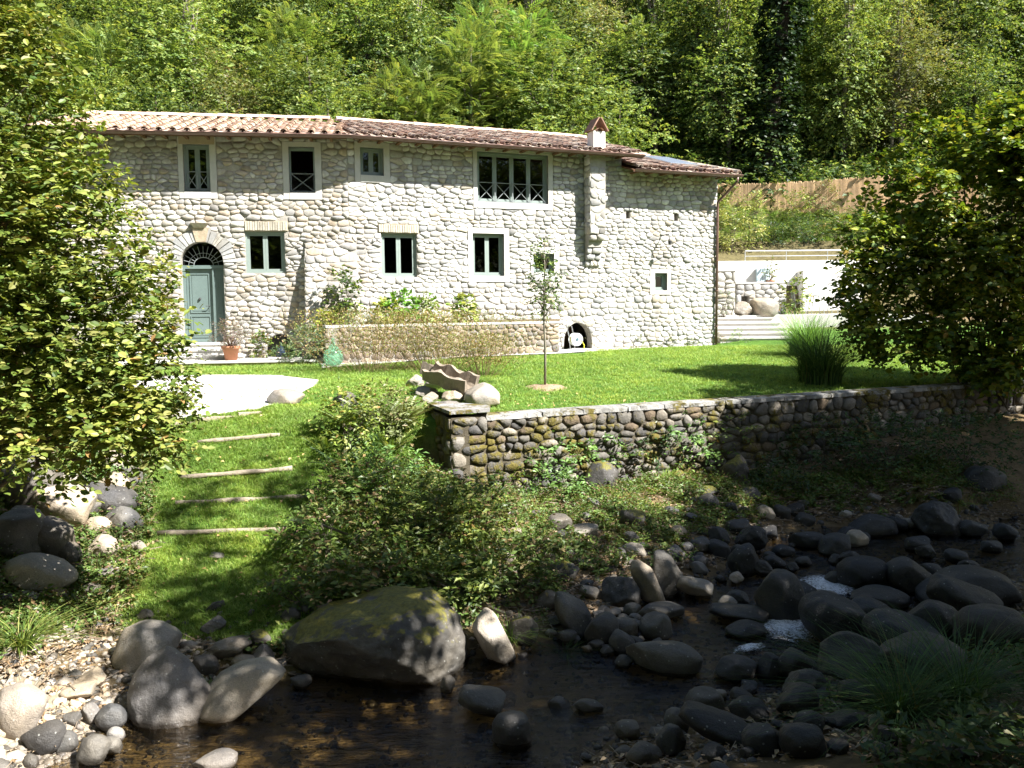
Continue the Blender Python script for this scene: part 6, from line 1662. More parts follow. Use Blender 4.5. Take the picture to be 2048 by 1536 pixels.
# the leafy shrub that fills the left of the picture
BX = np.array([-6.3, 8.8, 1.6])
def el(px, py, Y, rad): return (atY(px, py, Y) - BX, np.broadcast_to(rad, 3) * (1, 1.0, 1))
E = [el(10, 270, 8.9, (.78, .7, .9)), el(-10, 120, 8.9, (.55, .6, .5)), el(60, 470, 8.8, (1.0, .9, .85)), el(185, 640, 8.6, (.80, .8, .55)), el(40, 720, 8.7, (1.2, .9, .8)), el(225, 770, 8.5, (.66, .6, .42)), el(120, 850, 8.4, (1.0, .7, .42)),
     el(270, 855, 8.4, (.46, .4, .24)), el(250, 540, 8.6, (.33, .35, .22)), el(150, 385, 8.7, (.36, .4, .2)), el(290, 690, 8.5, (.30, .3, .16)), el(-150, 500, 9.2, (1.2, 1, 1.6)), el(30, 230, 9.2, (.6, .6, .3)), el(0, 600, 9.3, (1.2, .7, 1.0)), el(315, 895, 8.4, (.22, .3, .12)), el(95, 70, 8.8, (.10, .2, .08)), el(-60, 30, 9.0, (.5, .5, .4))]
shrub('leafy_shrub', BX, E, 5600, 9, .30, .072, round_leaf(.62), G_SHRUB + G_SHRUB[2:4], 'leafgloss', 'big leafy green shrub filling the left side in front of the house', 'shrub', 31, stems=46, hollow=.12, gap=(1.6, -.34), stemr=.03, sr=.5, up=.75, droop=.25)
# the hazel at the right
HB = onG(1975, 812)
def el(px, py, Y, rad): return (atY(px, py, Y) - HB, np.broadcast_to(rad, 3))
Yh = HB[1]
E = [el(1960, 300, Yh+.4, (.85, .9, .75)), el(2020, 235, Yh+.4, (.5, .6, .35)), el(1850, 400, Yh+.1, (.72, .9, .55)), el(1790, 520, Yh, (.72, .9, .6)), el(1930, 520, Yh, (1.1, 1.1, .9)), el(1770, 640, Yh-.2, (.65, .8, .42)), el(1890, 650, Yh, (.9, .9, .45)),
     el(2060, 450, Yh+.2, (1.2, 1.2, 1.5)), el(2120, 300, Yh, (1.0, 1.0, 1.0)), el(1715, 600, Yh-.3, (.30, .4, .22)), el(1790, 330, Yh, (.25, .3, .18)), el(2080, 650, Yh-.4, (.9, .9, .5)), el(1740, 400, Yh, (.12, .2, .1)), el(1830, 260, Yh, (.2, .3, .15)), el(1810, 700, Yh-.2, (.6, .7, .32)), el(1990, 735, Yh-.3, (.8, .8, .3)), el(1700, 540, Yh-.2, (.35, .4, .3)), el(1730, 470, Yh-.1, (.4, .5, .35))]
shrub('hazel_bush', HB, E, 5600, 8, .40, .11, round_leaf(.9), G_HAZEL, 'leaf', 'tall many-stemmed hazel at the right, yellow-green on top and dark below', 'bush', 32, stems=24, hollow=.1, gap=(1.2, -.2), stemr=.024, sr=.55, up=.7, stemm='bark')
b_ = onG(2035, 790); shrub('young_bush', b_, [((0, .6, .35), (.9, .6, .35))], 130, 7, .25, .07, round_leaf(.6), G_FRESH, 'leaf', 'low bright green bush behind the stems of the hazel', 'bush', 33, stems=6)

# ornamental grass clumps
def clump(px, py, n, L, pal, lab, seed, lean=1.2, w=.016, spread=.25, m='grass'):
    r2 = np.random.default_rng(seed); p = onG(px, py); o = tuft(n, L, w, spread, lean, pal, r2, 5).build('ornamental_grass', M[m]); o.location = p; tag(o, lab, 'ornamental grass'); return o
clump(1640, 768, 900, 1.5, G_DARK + [((.10, .16, .04), 3)], 'large dark arching clump of ornamental grass on the lawn', 41, 1.0, .018, .45)
clump(1612, 712, 650, 1.45, G_FRESH, 'bright green grass clump behind the large dark one', 42, .85, .02, .5)
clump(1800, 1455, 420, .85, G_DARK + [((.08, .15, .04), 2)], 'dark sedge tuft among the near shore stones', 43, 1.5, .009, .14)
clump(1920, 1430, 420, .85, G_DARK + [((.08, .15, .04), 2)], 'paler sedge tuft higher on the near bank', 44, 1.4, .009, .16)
clump(45, 1310, 190, .50, G_SHRUB, 'long strappy grass tuft under the rock pile', 45, 1.5, .012, .08)
clump(430, 1385, 110, .16, G_FRESH, 'small bright grass tuft above the long smooth stone', 46, 1.2, .007, .08)
clump(1130, 1320, 80, .3, G_DARK, 'trailing grass tuft hanging over the tilted grey stone', 47, 1.6, .007, .06)
for i, (px, py, L, lab) in enumerate(((1330, 960, .3, 'bright grass tuft on the bank under the garden wall'), (1290, 1040, .26, 'grass tuft between the bank stones'), (1440, 890, .32, 'lit grass mound crowning the jutting mossy block'), (1500, 880, .34, 'grass mound right of the jutting block in half shade'), (1560, 905, .3, 'shaded grass tuft on the bank below the wall'), (1020, 1280, .3, 'grass tuft beside the white slanting stone'))):
    clump(px, py, 170, L, G_LAWN, lab, 50+i, 1.5, .008, .16)

# young tree on the lawn
YB = onG(1090, 776)
yt = empty('young_tree', YB, 0, 'slim young tree with a narrow leafy crown standing on the lawn', 'tree')
b = MB(); b.tube([(0, 0, -.05), (.01, 0, .8), (-.02, .01, 1.6), (.01, 0, 2.4), (.0, 0, 3.0)], [.028, .024, .02, .014, .005], 8); b.build('trunk', M['palebark'], yt, True)
r2 = np.random.default_rng(5); P, D = blob_pts([((.02, 0, 2.45), (.30, .28, .48)), ((.0, 0, 1.95), (.34, .3, .40)), ((-.03, 0, 2.85), (.12, .12, .22))], 230, r2, .05)
b = MB(); twigs(b, P, D, 6, .17, .065, tri_leaf(.55), G_DARK + G_SHRUB[:2], r2, up=.5, droop=.3); b.build('crown', M['leafgloss'], yt)
b = MB()
for k in range(34): b.tube([(0, 0, P[k][2] - .25), P[k]*.6 + np.array([0, 0, P[k][2]*.4-.06]), P[k]], [.007, .005, .002], 4)
b.build('branch', M['bark'], yt)
b = MB(); nn = 14; V = [(0, 0, .07)]; 
for i in range(1, 4):
    for k in range(nn): a = 2*math.pi*k/nn; rr2 = .5*i/3*(1+.15*math.sin(3*a)); V.append((rr2*math.cos(a), rr2*math.sin(a), [.06, .04, -.03][i-1] + .02*math.sin(5*a+i)))
b.add(V, [[0, 1+k, 1+(k+1) % nn] for k in range(nn)]); b.Fc.append(np.array([(1+(i-1)*nn+k, 1+i*nn+k, 1+i*nn+(k+1) % nn, 1+(i-1)*nn+(k+1) % nn) for i in (1, 2) for k in range(nn)]))
for i in range(len(b.C)): b.C[i][:] = (.34, .24, .17)
o = b.build('soil_mound', M['ground'], None, True, 'structure'); o.location = YB

# plants of the planter bed
def bedp(px, py): 
    q = atY(px, py, 24.4); return np.array([q[0], 24.4 if px < 900 else 25.2, 3.2])
def bplant(px, wpx, hpx, n, ls, pal, lab, seed, nm='garden_shrub', tm=None, m='leaf', cat='shrub', nl=6, pybase=643):
    q = atY(px, pybase, 23.9 + (px-650)/465*2.6); q[2] = 3.17; s = q[1]/F; a, h = wpx*s/2, hpx*s/2
    return shrub(nm, q, [((0, 0, h), (a, a*.6, h))], n, nl, .18, ls, tm or round_leaf(.7), pal, m, lab, cat, seed, stems=6, hollow=.2, stemr=.008, sr=.1)
bplant(802, 62, 72, 130, .13, [((.16, .34, .05), 3), ((.22, .40, .07), 2)], 'bright green hydrangea under the left lower window', 61)
bplant(852, 40, 62, 80, .12, [((.30, .38, .12), 3), ((.18, .30, .06), 2), ((.42, .44, .22), 2)], 'lime-flowered hydrangea beside the bright green one', 62)
bplant(772, 44, 58, 80, .12, [((.40, .42, .14), 3), ((.24, .32, .07), 2), ((.50, .48, .2), 2)], 'yellow-flowered hydrangea at the front of the bed', 63)
bplant(928, 50, 62, 100, .12, [((.24, .34, .08), 3), ((.36, .38, .12), 3), ((.10, .18, .04), 2)], 'hydrangea with pale yellow heads alone in the middle of the bed', 64)
bplant(688, 70, 118, 170, .085, G_DARK + G_SHRUB[:2], 'dark climbing rose leaning on the house wall', 65)
bplant(655, 50, 34, 90, .07, [((.30, .34, .05), 3), ((.40, .40, .08), 2), ((.18, .26, .04), 2)], 'yellow-green bush at the left end of the bed', 66)
bplant(706, 40, 26, 80, .09, [((.34, .38, .36), 3), ((.24, .30, .24), 2)], 'silvery lavender tuft at the left of the bed', 67, tm=diamond(.15))
bplant(748, 34, 28, 60, .09, [((.28, .34, .28), 3), ((.16, .22, .12), 2)], 'grey-green lavender next to the yellow hydrangea', 68, tm=diamond(.15))
for i, (px, w, h, lab) in enumerate(((890, 44, 20, 'low grey-green cushion between the two hydrangea groups'), (985, 56, 22, 'low dark cushion right of the single hydrangea'), (1030, 44, 24, 'sage-like cushion near the right end of the bed'), (1072, 34, 18, 'last small cushion at the right end of the bed'), (820, 60, 20, 'low cushion in front of the bright hydrangea'))):
    bplant(px, w, h, 70, .06, G_WEED + [((.22, .28, .18), 3)], lab, 70+i, tm=diamond(.3), nm='cushion_plant', cat='plant')
# oleander-like bushes and plants by the terrace
def gplant(px, py, wpx, hpx, n, ls, pal, lab, seed, nm='garden_shrub', tm=None, m='leaf', cat='shrub', nl=6, Y=None, tl=.2, stems=8, droop=.3, base=None, hollow=.2, stemr=.008):
    p = onG(px, py) if base is None else np.array(base, float); s = np.linalg.norm(p - [0, 0, CAMZ])/F; a, h = wpx*s/2, hpx*s/2
    return shrub(nm, p, [((0, 0, h), (a, a*.8, h))], n, nl, tl, ls, tm or round_leaf(.6), pal, m, lab, cat, seed, stems=stems, hollow=hollow, stemr=stemr, sr=.1, droop=droop)
pt_ = lambda px, d: FL.P(FL.hit(px, 700)[0], tz-.02, d)
gplant(0, 0, 78, 66, 170, .15, [((.20, .28, .14), 3), ((.14, .22, .09), 3), ((.30, .34, .2), 1)], 'narrow-leaved oleander bush beside the green demijohn', 81, tm=diamond(.2), base=pt_(630, 1.7))
gplant(0, 0, 36, 24, 60, .12, [((.20, .28, .14), 3), ((.14, .22, .09), 3)], 'small oleander sprig in front of the recess', 82, tm=diamond(.2), base=pt_(580, 1.5))
gplant(0, 0, 36, 48, 60, .10, G_WEED, 'leafy plant between the pot and the recess', 83, base=pt_(528, .6))
# haze of wispy stems in front of the planter
def wisp(px, py, n, hpx, spx, lab, seed, pal):
    r2 = np.random.default_rng(seed); p = onG(px, py); s = np.linalg.norm(p-[0, 0, CAMZ])/F; b = MB(); Hh = hpx*s; S = spx*s/2
    for k in range(n):
        q = r2.normal(0, .5, 2)*S; t = np.array([q[0]*1.1, q[1]*.6, Hh*r2.uniform(.5, 1.05)]); b.tube([(q[0]*.4, q[1]*.4, 0), (q[0]*.8, q[1]*.5, t[2]*.6), t], [.004, .003, .0015], 3, (.24, .17, .09))
    o1 = empty('wispy_plant', p, 0, lab, 'plant'); b.build('stem', M['plainattr'], o1)
    m_ = n*48; q = r2.normal(0, .5, (m_, 2))*S; z = Hh*r2.uniform(.3, 1.05, m_); b = MB(); V, Fq, C = place_leaves(diamond(.45), np.c_[q[:, 0]*1.1, q[:, 1]*.6, z], r2.normal(size=(m_, 3)), r2.normal(0, .4, (m_, 3)) + [0, 0, 1], r2.uniform(.03, .07, m_), leaf_cols(m_, pal, r2)); b.add(V, Fq, C); b.build('foliage', M['leaf'], o1)
WP = [((.26, .22, .08), 3), ((.34, .22, .12), 2), ((.20, .24, .06), 3), ((.38, .30, .14), 1)]
wisp(745, 742, 150, 118, 300, 'wispy brown-green flowering stems before the left half of the planter', 91, WP); wisp(870, 740, 170, 112, 330, 'wispy stems tinged orange before the middle of the planter', 92, WP); wisp(965, 752, 80, 80, 160, 'thin see-through stems at the right of the wispy plants', 93, WP)
# plants at the foot of the annex wall
for i, (px, w, h, pal, lab) in enumerate(((1275, 46, 26, G_WEED, 'low lavender-like plant at the foot of the annex wall'), (1330, 40, 26, G_OLIVE, 'small yellowish plant at the foot of the annex wall'), (1375, 40, 20, G_WEED, 'small spreading plant near the annex corner'), (1432, 34, 30, [((.22, .14, .10), 3), ((.14, .16, .06), 2)], 'reddish plant below the downpipe'), (1478, 50, 30, G_FRESH, 'fresh green plant right of the house corner'))):
    gplant(px, 700, w, h, 60, .07, pal, lab, 100+i, tm=diamond(.4), nm='border_plant', cat='plant', tl=.14, base=np.array([*atY(px, 690, 28.6 + (px-1275)*.0095)[:2], 2.3]))

# ferns and bushes of the bank
def fern(px, py, n, L, lab, seed, pal=G_SHRUB):
    r2 = np.random.default_rng(seed); p = onG(px, py); b = MB(); a = r2.uniform(0, 6.28, n)
    D = np.c_[np.cos(a), np.sin(a), r2.uniform(.6, 1.6, n)]; O = np.c_[np.cos(a)*.05, np.sin(a)*.05, np.zeros(n)]
    n_ = n; V, Fq, C = place_leaves(frond_tmpl(13, .06, .16), O, D, np.c_[-np.cos(a)*.8, -np.sin(a)*.8, np.ones(n)*1.0], .72*L*r2.uniform(.7, 1.2, n), leaf_cols(n, pal, r2)); b.add(V, Fq, C)
    o = b.build('fern', M['leaf']); o.location = p; tag(o, lab, 'fern'); return o
for i, (px, py, n, L, lab, pal) in enumerate(((760, 860, 34, .95, 'tallest fern rising beside the stump-like rock', G_OLIVE), (700, 860, 24, .7, 'fern in front of the stump-like rock', G_SHRUB), (805, 850, 24, .8, 'fern close to the left end of the garden wall', G_OLIVE), (690, 940, 24, .7, 'dark fern at the right edge of the grass ramp', G_DARK), (780, 905, 22, .65, 'fern below the left end of the garden wall', G_SHRUB),
                                  (650, 905, 18, .55, 'small fern touching the second log', G_SHRUB), (1440, 965, 9, .42, 'little fern with pale fronds beside the jutting mossy block', G_FRESH))):
    fern(px, py, n, L, lab, 120+i, pal)
BS = [(770, 880, 110, 100, G_OLIVE, 'tall feathery olive-green weeds beside the stump-like rock'), (700, 900, 90, 110, G_SHRUB, 'upright leafy weeds at the right edge of the top step'), (775, 1000, 140, 90, G_FRESH, 'bright green bush in the middle of the bank'), (720, 1040, 150, 120, G_WEED, 'green bush right of the third log'), (660, 1120, 150, 100, G_WEED, 'dark bush at the foot of the grass ramp'),
      (850, 1120, 190, 150, G_SHRUB, 'broad bush with brownish twigs above the mossy boulder'), (960, 1100, 150, 130, G_WEED, 'leafy bush left of the stones of the bank'), (740, 1200, 180, 90, G_WEED, 'shady bush directly behind the mossy boulder'), (900, 1200, 160, 90, G_SHRUB, 'low bush behind the right end of the mossy boulder'),
      (1020, 1180, 120, 80, G_WEED, 'low weedy bush above the white slanting stone'), (1010, 985, 70, 34, G_SHRUB, 'bush at the foot of the garden wall near the pier'), (1290, 930, 90, 60, G_DARK, 'dark green plant against the garden wall'), (1185, 925, 70, 56, G_FRESH, 'leafy plant against the garden wall left of the lichen-sided boulder'),
      (1100, 960, 90, 60, G_FRESH, 'fresh weeds at the wall foot left of the garden wall middle'), (1240, 935, 80, 50, G_WEED, 'weeds at the wall foot behind the lichen-sided boulder'), (1350, 918, 100, 56, G_FRESH, 'light green plant against the middle of the garden wall'), (1455, 905, 90, 54, G_SHRUB, 'yellow-green plant against the wall above the jutting block'), (1120, 1000, 100, 50, G_FRESH, 'spreading weed below the garden wall'), (1080, 1130, 110, 56, G_WEED, 'weedy mound low on the bank'), (1390, 930, 80, 44, G_FRESH, 'plant at the foot of the wall left of the jutting block'), (1560, 985, 90, 60, G_DARK, 'plant in half shade right of the jutting block'), (610, 1210, 110, 60, G_WEED, 'low plants at the bottom right of the ramp'), (175, 975, 74, 60, G_FRESH, 'bright ivy-like plant on top of the rock pile'),
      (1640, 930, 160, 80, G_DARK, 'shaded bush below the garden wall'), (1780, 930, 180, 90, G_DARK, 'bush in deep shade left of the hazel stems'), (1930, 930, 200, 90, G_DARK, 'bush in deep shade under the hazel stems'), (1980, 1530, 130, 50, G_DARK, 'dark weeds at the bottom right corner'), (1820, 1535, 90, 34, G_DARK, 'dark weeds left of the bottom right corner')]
for i, (px, py, w, h, pal, lab) in enumerate(BS):
    gplant(px, py, w, h, int(w*h/75), .085, pal, lab, 140+i, tm=tri_leaf(.5), nm='bank_bush', cat='bush', nl=8, tl=.30, stems=9, hollow=.15)
# fallen branches
for i, (pts, rr2, lab) in enumerate((([(640, 1075), (720, 1105), (830, 1170), (920, 1215)], .018, 'long fallen branch sloping down through the bank bushes'), ([(905, 1190), (950, 1210), (1010, 1235)], .022, 'thick broken branch end above the white slanting stone'), ([(10, 1450), (60, 1400), (110, 1330)], .012, 'pale driftwood stick on the pebble beach'), ([(0, 1425), (40, 1410), (85, 1390)], .010, 'thin driftwood stick crossing the pebbles'))):
    b = MB(); b.tube([onG(*q) + np.array([0, 0, .16 if i < 1 else .05]) for q in pts], [rr2*(1-.5*k/len(pts)) for k in range(len(pts))], 7); tag(b.build('fallen_branch', M['palebark'], None, True), lab, 'branch')
# plants around the far terrace
G_BAM = [((.36, .38, .12), 3), ((.26, .32, .09), 3), ((.45, .42, .2), 1)]
FT = [(1463, 505, 40, 120, G_BAM, 'yellowish bamboo clump by the fence next to the house'), (1506, 500, 36, 105, G_BAM, 'second bamboo clump, right of the yellowish one'), (1440, 500, 24, 90, G_BAM, 'bamboo partly hidden by the house corner'), (1545, 490, 50, 40, G_DARK, 'grey shrub on the slope above the pool'), (1610, 488, 70, 50, G_DARK, 'dark round shrub on the slope above the pool'),
      (1680, 488, 80, 60, G_WEED, 'wide shrub right of the dark round one above the pool'), (1590, 440, 60, 50, G_SHRUB, 'shrub against the middle of the reed screen'), (1650, 430, 40, 60, G_OLIVE, 'thin shrub against the reed screen'), (1740, 470, 80, 60, G_DARK, 'shrub above the pool partly behind the hazel')]
for i, (px, py, w, h, pal, lab) in enumerate(FT):
    gplant(px, py, w, h, 110, .16, pal, lab, 180+i, tm=diamond(.3), nm='slope_shrub', cat='shrub', nl=8, tl=.4)
gplant(0, 0, 62, 76, 90, .12, G_SHRUB, 'small leafy tree on the far patio before the white wall', 195, nm='patio_tree', cat='tree', nl=6, base=(atY(1590, 620, 33.8)[0], 33.8, 3.32))
gplant(0, 0, 40, 50, 70, .08, [((.22, .27, .18), 3), ((.14, .2, .09), 2)], 'grey-green shrub by the rubble wall at the house corner', 196, nm='patio_shrub', nl=6, tm=diamond(.3), base=(atY(1448, 620, 32.9)[0], 32.9, 3.3))
p = np.array([atY(1541, 560, 36.9)[0], 36.9, 4.35]); b = MB(); b.lathe([(0, 0), (.13, 0), (.19, .34), (.21, .38), (0, .36)], sides=16); tag(b.build('flower_pot', M['terra'], None, True), 'terracotta pot standing by the pale blue panel', 'plant pot'); bpy.data.objects[-1:] if False else None
o = [x for x in COL.objects if x.name.startswith('flower_pot')][-1]; o.location = p; 
b = MB(); b.box((p[0]-.6, 36.7, 3.3), (p[0]+.5, 37.38, 4.35)); tag(b.build('wall_ledge', M['white']), 'white ledge under the terracotta pot at the pool wall', 'ledge')
gplant(0, 0, 22, 44, 26, .10, G_OLIVE, 'spindly plant in the pot by the pale blue panel', 197, nm='pot_plant', cat='plant', nl=5, base=(p[0], p[1], 4.7))

# ------------------------------------------------------------------ the wooded hillside
KIND = {}
def tree_proto(key, nm, seed, h, rx, rz, ntw, nl, tl, ls, tm, pal, m, fr=False, trunkm='bark', low=.25):
    r2 = np.random.default_rng(seed); t = empty(nm, (0, 0, -50)); ells = []
    for k in range(9):
        a = r2.uniform(0, 6.28); q = r2.uniform(.2, .62); z = h*(low + (1-low)*r2.uniform(.15, .85)); ells.append(((rx*q*math.cos(a), rx*q*math.sin(a), z), (rx*r2.uniform(.38, .6),)*2 + (rz*r2.uniform(.20, .32),)))
    ells.append(((0, 0, h*.8), (rx*.5, rx*.5, rz*.25)))
    P, D = blob_pts(ells, ntw, r2, .5); b = MB()
    if fr:
        D[:, 2] = np.abs(D[:, 2]) * .5 + .1; V, Fq, C = place_leaves(tm, P, D + r2.normal(0, .3, D.shape), np.array([0, 0, 1.]) + r2.normal(0, .25, D.shape), ls*r2.uniform(.6, 1.25, len(P)), leaf_cols(len(P), pal, r2)); b.add(V, Fq, C)
    else: twigs(b, P, D, nl, tl, ls, tm, pal, r2, up=.6, droop=.4)
    b.build('crown', M[m], t); b = MB(); x = r2.normal(0, .25, 2)
    b.tube([(0, 0, -.5), (x[0]*.4, x[1]*.4, h*.35), (x[0], x[1], h*.7), (x[0]*.8, x[1], h*.95)], [.12, .10, .07, .03], 8)
    for k in range(14):
        e = ells[k % 9][0]; z0 = h*r2.uniform(.2, .6); b.tube([(x[0]*z0/h, x[1]*z0/h, z0), (e[0]*.5, e[1]*.5, (z0+e[2])/2 + .2), e], [.06, .04, .015], 5)
    b.build('trunk', M[trunkm], t); KIND[key] = t
frt = frond_tmpl(8, .11, .30)
tree_proto('broad1', 'broadleaf_tree', 201, 7.5, 2.6, 7.5, 900, 11, .9, .19, tri_leaf(.6), G_HILL, 'frond'); tree_proto('broad2', 'broadleaf_tree', 202, 6.5, 2.8, 6.5, 800, 11, .9, .19, tri_leaf(.6), G_DARK + G_HILL + G_HILL, 'frond')
tree_proto('olive', 'scrubby_tree', 203, 6.0, 2.5, 6.0, 900, 11, .9, .17, diamond(.5), G_OLIVE, 'frond', trunkm='palebark'); tree_proto('locust1', 'locust_tree', 204, 7.0, 2.7, 7.0, 1500, 1, 1, .62, frt, G_FRESH + G_HILL, 'frond', True, 'palebark')
tree_proto('locust2', 'locust_tree', 205, 6.0, 2.6, 6.0, 1400, 1, 1, .58, frt, G_HILL, 'frond', True, 'palebark'); tree_proto('sumac', 'sumac_shrub', 206, 3.4, 2.0, 3.4, 620, 1, 1, .75, frt, G_FRESH, 'frond', True, low=.05)
tree_proto('tall', 'slender_tree', 207, 15, 1.5, 8, 260, 9, .8, .2, tri_leaf(.6), G_OLIVE + G_HILL, 'frond', trunkm='palebark', low=.45)
LAB = {'broad1': ('mid green broadleaf tree', 'broadleaf tree'), 'broad2': ('dark green broadleaf tree', 'dark tree'), 'olive': ('olive brown scrubby tree', 'scrub tree'), 'locust1': ('fresh green feathery-leaved tree', 'feathery tree'), 'locust2': ('yellow-green feathery-leaved tree', 'feathery tree'), 'sumac': ('low bright green feathery shrub', 'feathery shrub'), 'tall': ('tall slender pale-trunked tree', 'slender tree')}
FIRST = set(); rt = random.Random(77); CELL = {}
def put(key, x, y, s, where=None):
    src = KIND[key]; z = gz(x, y) - .15
    if key not in FIRST: FIRST.add(key); o = src
    else: o = copy_tree(src)
    o.location = (x, y, z); o.rotation_euler = (rt.uniform(-.05, .05), rt.uniform(-.08, .08), rt.uniform(0, 6.28)); o.scale = (s*rt.uniform(.85, 1.15), s*rt.uniform(.85, 1.15), s*rt.uniform(.85, 1.15))
    a = x / y
    side_ = ('above the leafy shrub' if a < -.45 else 'above the left upper windows' if a < -.22 else 'above the roof bend' if a < -.05 else 'above the large window' if a < .08 else 'above the chimney' if a < .16 else 'above the annex roof' if a < .27 else 'above the reed screen' if a < .42 else 'above the hazel')
    row = 'lowest on the hill' if y < 39.5 else 'low on the hill' if y < 44 else 'half way up the hill' if y < 50 else 'high on the hill'
    tag(o, f'{LAB[key][0]} {row}, {side_}', LAB[key][1], f'{LAB[key][0]}s on the wooded hillside'); return o
rows = [(35.2, 2.6, .55), (38.0, 2.9, .8), (41.2, 3.2, .95), (44.6, 3.4, 1.0), (48.4, 3.7, 1.1), (52.6, 4.0, 1.15), (57, 4.4, 1.25), (62, 4.8, 1.3), (67.5, 5.2, 1.35)]
for y0, st_x, sc in rows:
    x = -y0*.64 + rt.uniform(0, 2)
    while x < y0*.66:
        y = y0 + rt.uniform(-1.2, 1.2); a = x/y; ok = True
        if y0 < 43 and x > 6.6: ok = False                # pool terrace and reed screen
        if x > -4.6 and y < 37.0 + .42*(x+4.6)*.6: ok = False
        if x > -4.6 and y0 < 39 and y < 25 + .42*(x+4.56) + 8.8: ok = False
        if y0 < 47 and x > 8 and y < 46.2: ok = False
        if ok:
            w = rt.random()
            if y0 < 39: key = 'sumac' if w < .45 else 'locust1' if w < .7 else 'broad1' if w < .85 else 'olive'
            elif a < -.05: key = 'olive' if w < .34 else 'locust2' if w < .46 else 'broad1' if w < .7 else 'broad2' if w < .9 else 'locust1'
            elif a < .25: key = 'locust2' if w < .22 else 'broad2' if w < .45 else 'locust1' if w < .58 else 'olive' if w < .72 else 'broad1'
            else: key = 'broad1' if w < .35 else 'olive' if w < .6 else 'broad2' if w < .8 else 'locust2'
            put(key, x, y, sc * rt.uniform(.8, 1.15) * (1.15 if key == 'sumac' else 1))
        x += st_x * rt.uniform(.8, 1.25)
for px in (395, 830, 1060, 1330, 1395, 1450, 1500, 1720, 1840):
    y = rt.uniform(42, 58); x = ray(px, 200)[0] / ray(px, 200)[1] * y
    if x > 8 and y < 47: y = 48
    o = put('tall', x, y, rt.uniform(.8, 1.05)); o.rotation_euler[1] = rt.uniform(.02, .2) if px > 1250 else rt.uniform(-.08, .08)
ORD = ['first', 'second', 'third', 'fourth', 'fifth', 'sixth', 'seventh', 'eighth', 'ninth']
dup_ = {}
for o in COL.objects:
    if o.get('group', '').endswith('on the wooded hillside'): dup_.setdefault(o['label'], []).append(o)
for lab_, L_ in dup_.items():
    if len(L_) > 1:
        L_.sort(key=lambda o: o.location.x / o.location.y)
        for i, o in enumerate(L_): o['label'] = lab_.replace(',', '') + f', {ORD[i]} from left'
# ivy-clad dark tree above the annex
p = ray(1555, 350); y = 46.5; iv = empty('ivy_clad_tree', (p[0]/p[1]*y, y, gz(p[0]/p[1]*y, y) - .2), 0, 'dark ivy-wrapped trunk rising above the annex roof and reed screen', 'tree')
b = MB(); b.tube([(-.6, 0, -.3), (-.3, 0, 4), (.2, 0, 9), (.9, 0, 15)], [.45, .35, .28, .2], 10); b.build('trunk', M['darkbark'], iv)
r2 = np.random.default_rng(9); n = 1900; z = r2.uniform(0, 15, n); a = r2.uniform(0, 6.28, n); rad = .62 + .5*np.maximum(0, (6 - z)/6) + r2.uniform(0, .3, n) + .2*np.sin(z*1.7); cx = np.interp(z, [0, 4, 9, 15], [-.6, -.3, .2, .9])
b = MB(); twigs(b, np.c_[cx + rad*np.cos(a), rad*np.sin(a), z], np.c_[np.cos(a), np.sin(a), r2.uniform(-.5, .5, n)], 9, .45, .17, round_leaf(.9), [((.02, .045, .015), 3), ((.035, .06, .02), 2)], r2); b.build('ivy', M['leafgloss'], iv)
# undergrowth of the hillside
b = MB(); r2 = np.random.default_rng(8); P, D = blob_pts([((0, 0, .35), (.8, .8, .45))], 60, r2, .2); twigs(b, P, D, 8, .5, .17, tri_leaf(.6), G_HILL + G_DARK, r2); hb = b.mesh('bush_clump')
def hill_test(X, Y, Z):
    A = np.abs(X)/Y; lowr = (X > 7) & (Y < 44.6)
    behind = np.where(X < -4.56, 25 + .15*(X+4.56) + 7.6, 25 + .42*(X+4.56) + 8.2)
    return (A < .66) & ~lowr & (Y > behind)
P_ = field(2600, hill_test, r2, x=(-46, 46), y=(32, 72)); scatter('hillside_undergrowth', P_, rnd_rots(len(P_), r2, .2), r2.uniform(.7, 1.6, len(P_)), hb, M['frond'])
P_ = field(90, lambda X, Y, Z: (X > 7.5) & (X < 20) & (Y > 41.0) & (Y < 43), r2, x=(7, 20), y=(41, 46)); scatter('slope_undergrowth', P_, rnd_rots(len(P_), r2, .2), r2.uniform(.25, .5, len(P_)), hb, M['frond'])
tg2 = tuft(14, .12, .012, .12, 1.0, G_LAWN, r).mesh('slope_grass_tuft'); P_ = field(3500, lambda X, Y, Z: (X > 7.5) & (Y > 40.8) & (Y < 45), r2, x=(7, 20), y=(40, 46)); scatter('slope_grass', P_, rnd_rots(len(P_), r2, .2), r2.uniform(.8, 1.6, len(P_)), tg2, M['grass'])

# ------------------------------------------------------------------ trees of the near bank, outside the frame: they shade the stream
def shade_tree(x, y, zc, rx, rz, n, lab, seed, ls=.17, gap=(.5, -.3)):
    z0 = gz(x, y); r2 = np.random.default_rng(seed); t = empty('bank_tree', (x, y, z0), 0, lab, 'tree')
    P, D = blob_pts([((0, 0, zc-z0), (rx, rx, rz))], n, r2, .1, gap); b = MB(); twigs(b, P, D, 8, .7, ls, tri_leaf(.75), G_DARK + G_HILL, r2, up=1.0); b.build('crown', M['leaf'], t)
    b = MB(); b.tube([(0, 0, -.4), (.1, 0, (zc-z0)*.4), (0, .1, (zc-z0)*.8), (0, 0, zc-z0+rz*.6)], [w_*rx/3.5 for w_ in (.26, .2, .13, .04)], 9)
    for k in range(16):
        q = P[r2.integers(len(P))]*.85; z1 = (zc-z0)*r2.uniform(.35, .9); q[2] = (q[2] + zc - z0)/2 if q[2] < z1 else q[2]; b.tube([(0, 0, z1), q*.5 + np.array([0, 0, z1*.5+.2]), q], [w_*min(1, rx/3) for w_ in (.08, .05, .02)], 6)
    b.build('trunk', M['bark'], t)
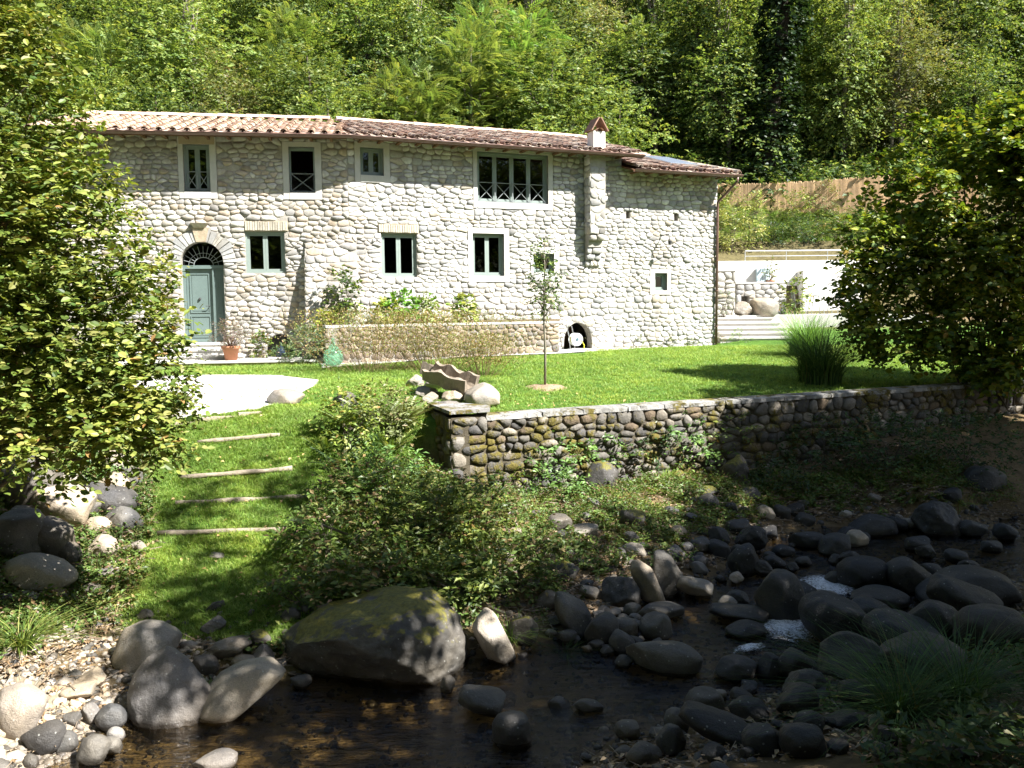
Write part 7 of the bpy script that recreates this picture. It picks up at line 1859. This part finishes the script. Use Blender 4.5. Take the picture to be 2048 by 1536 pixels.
SHT = [(9.2, 2.4, 7.2, 3.6, 2.8, 2400), (11.6, 5.6, 8.2, 4.0, 2.9, 2800), (14.0, 8.6, 8.3, 3.9, 2.9, 2800), (14.2, 12.9, 9.2, 3.2, 2.3, 2800), (19.5, 13.6, 9.0, 3.6, 2.8, 1300)]
LS = ['tree overhanging the near bank, out of frame, first', 'tree overhanging the near bank, out of frame, second', 'tree overhanging the near bank, out of frame, third', 'tree overhanging the near bank, out of frame, fourth', 'tree overhanging the near bank, out of frame, fifth']
LS = ['alder on the near bank shading the foreground stones', 'alder on the near bank shading the rapids', 'alder on the right bank shading the garden wall end', 'alder on the right bank shading the hazel base', 'alder farthest right, shading the lawn beyond the hazel']
for i, s in enumerate(SHT): shade_tree(*s, LS[i], 300+i)
shade_tree(17.2, 10.8, 9.3, 3.6, 2.8, 2200, 'alder on the right bank behind the one shading the garden wall end', 320)
shade_tree(16.0, 4.5, 10.5, 3.6, 2.6, 1800, 'taller alder on the near bank shading the bottom right stones', 321)
shade_tree(4.25, 5.2, 8.3, 1.0, .6, 320, 'added unseen leaf crown on a slim trunk, placed to shade the mossy boulder', 322, gap=(.5, -.6))  # crown added out of view for its shade; the trunk only carries it
shade_tree(7.0, 6.2, 11.8, 2.1, .9, 240, 'tall thin alder whose top dapples the grass ramp', 323, gap=(.9, .0))
# the wood on the near side of the valley, behind and beside the camera
for i, (x, y, s, key) in enumerate(((-22, -9, 2.2, 'broad1'), (-16, -11, 2.0, 'broad2'), (-10, -9, 2.3, 'broad1'), (-5, -11, 2.1, 'broad2'), (0, -9, 2.2, 'broad1'), (5, -11, 2.3, 'broad2'), (10, -9, 2.2, 'broad1'), (15, -12, 2.3, 'broad2'), (-13, -4, 1.8, 'broad2'), (-17, 2, 1.9, 'broad1'), (-16, 9, 1.8, 'broad2'), (-20, 15, 2.0, 'broad1'), (-9, -3, 1.5, 'broad1'), (22, -6, 2.2, 'broad1'))):
    o = copy_tree(KIND[key]); o.location = (x, y, gz(x, y)-.2); o.rotation_euler = (0, 0, i*1.7); o.scale = (s*1.15, s*1.15, s)
    tag(o, f'{"tall" if s >= 2.1 else "lesser"} tree of the near-side wood, {["far left behind", "left behind", "half left behind", "just left behind", "straight behind", "just right behind", "half right behind", "far right behind", "beside the left bank behind", "beside the leafy shrub behind", "left of the leafy shrub", "left of the forecourt", "close behind on the left", "farthest right behind"][i]} the viewpoint', 'tree', 'trees of the near-side wood')
b = MB(); n = 1; V, Fq, C = place_leaves(tri_leaf(.6, .3), np.zeros((1, 3)), np.array([[1., 0, 0]]), np.array([[0, .1, 1.]]), np.array([.06]), np.array([[.36, .25, .10]])); b.add(V, Fq, C)
P_ = field(420, lambda X, Y, Z: (ground_cols(X, Y, Z)[1] > .6) & (Y < 17) & (Y > 8.5), r, x=(-7, 6), y=(8, 17)); P_[:, 2] += .05; scatter('fallen_leaves', P_, rnd_rots(len(P_), r, .4), r.uniform(.6, 1.3, len(P_)), b.mesh('fallen_leaf'), M['plainattr'])
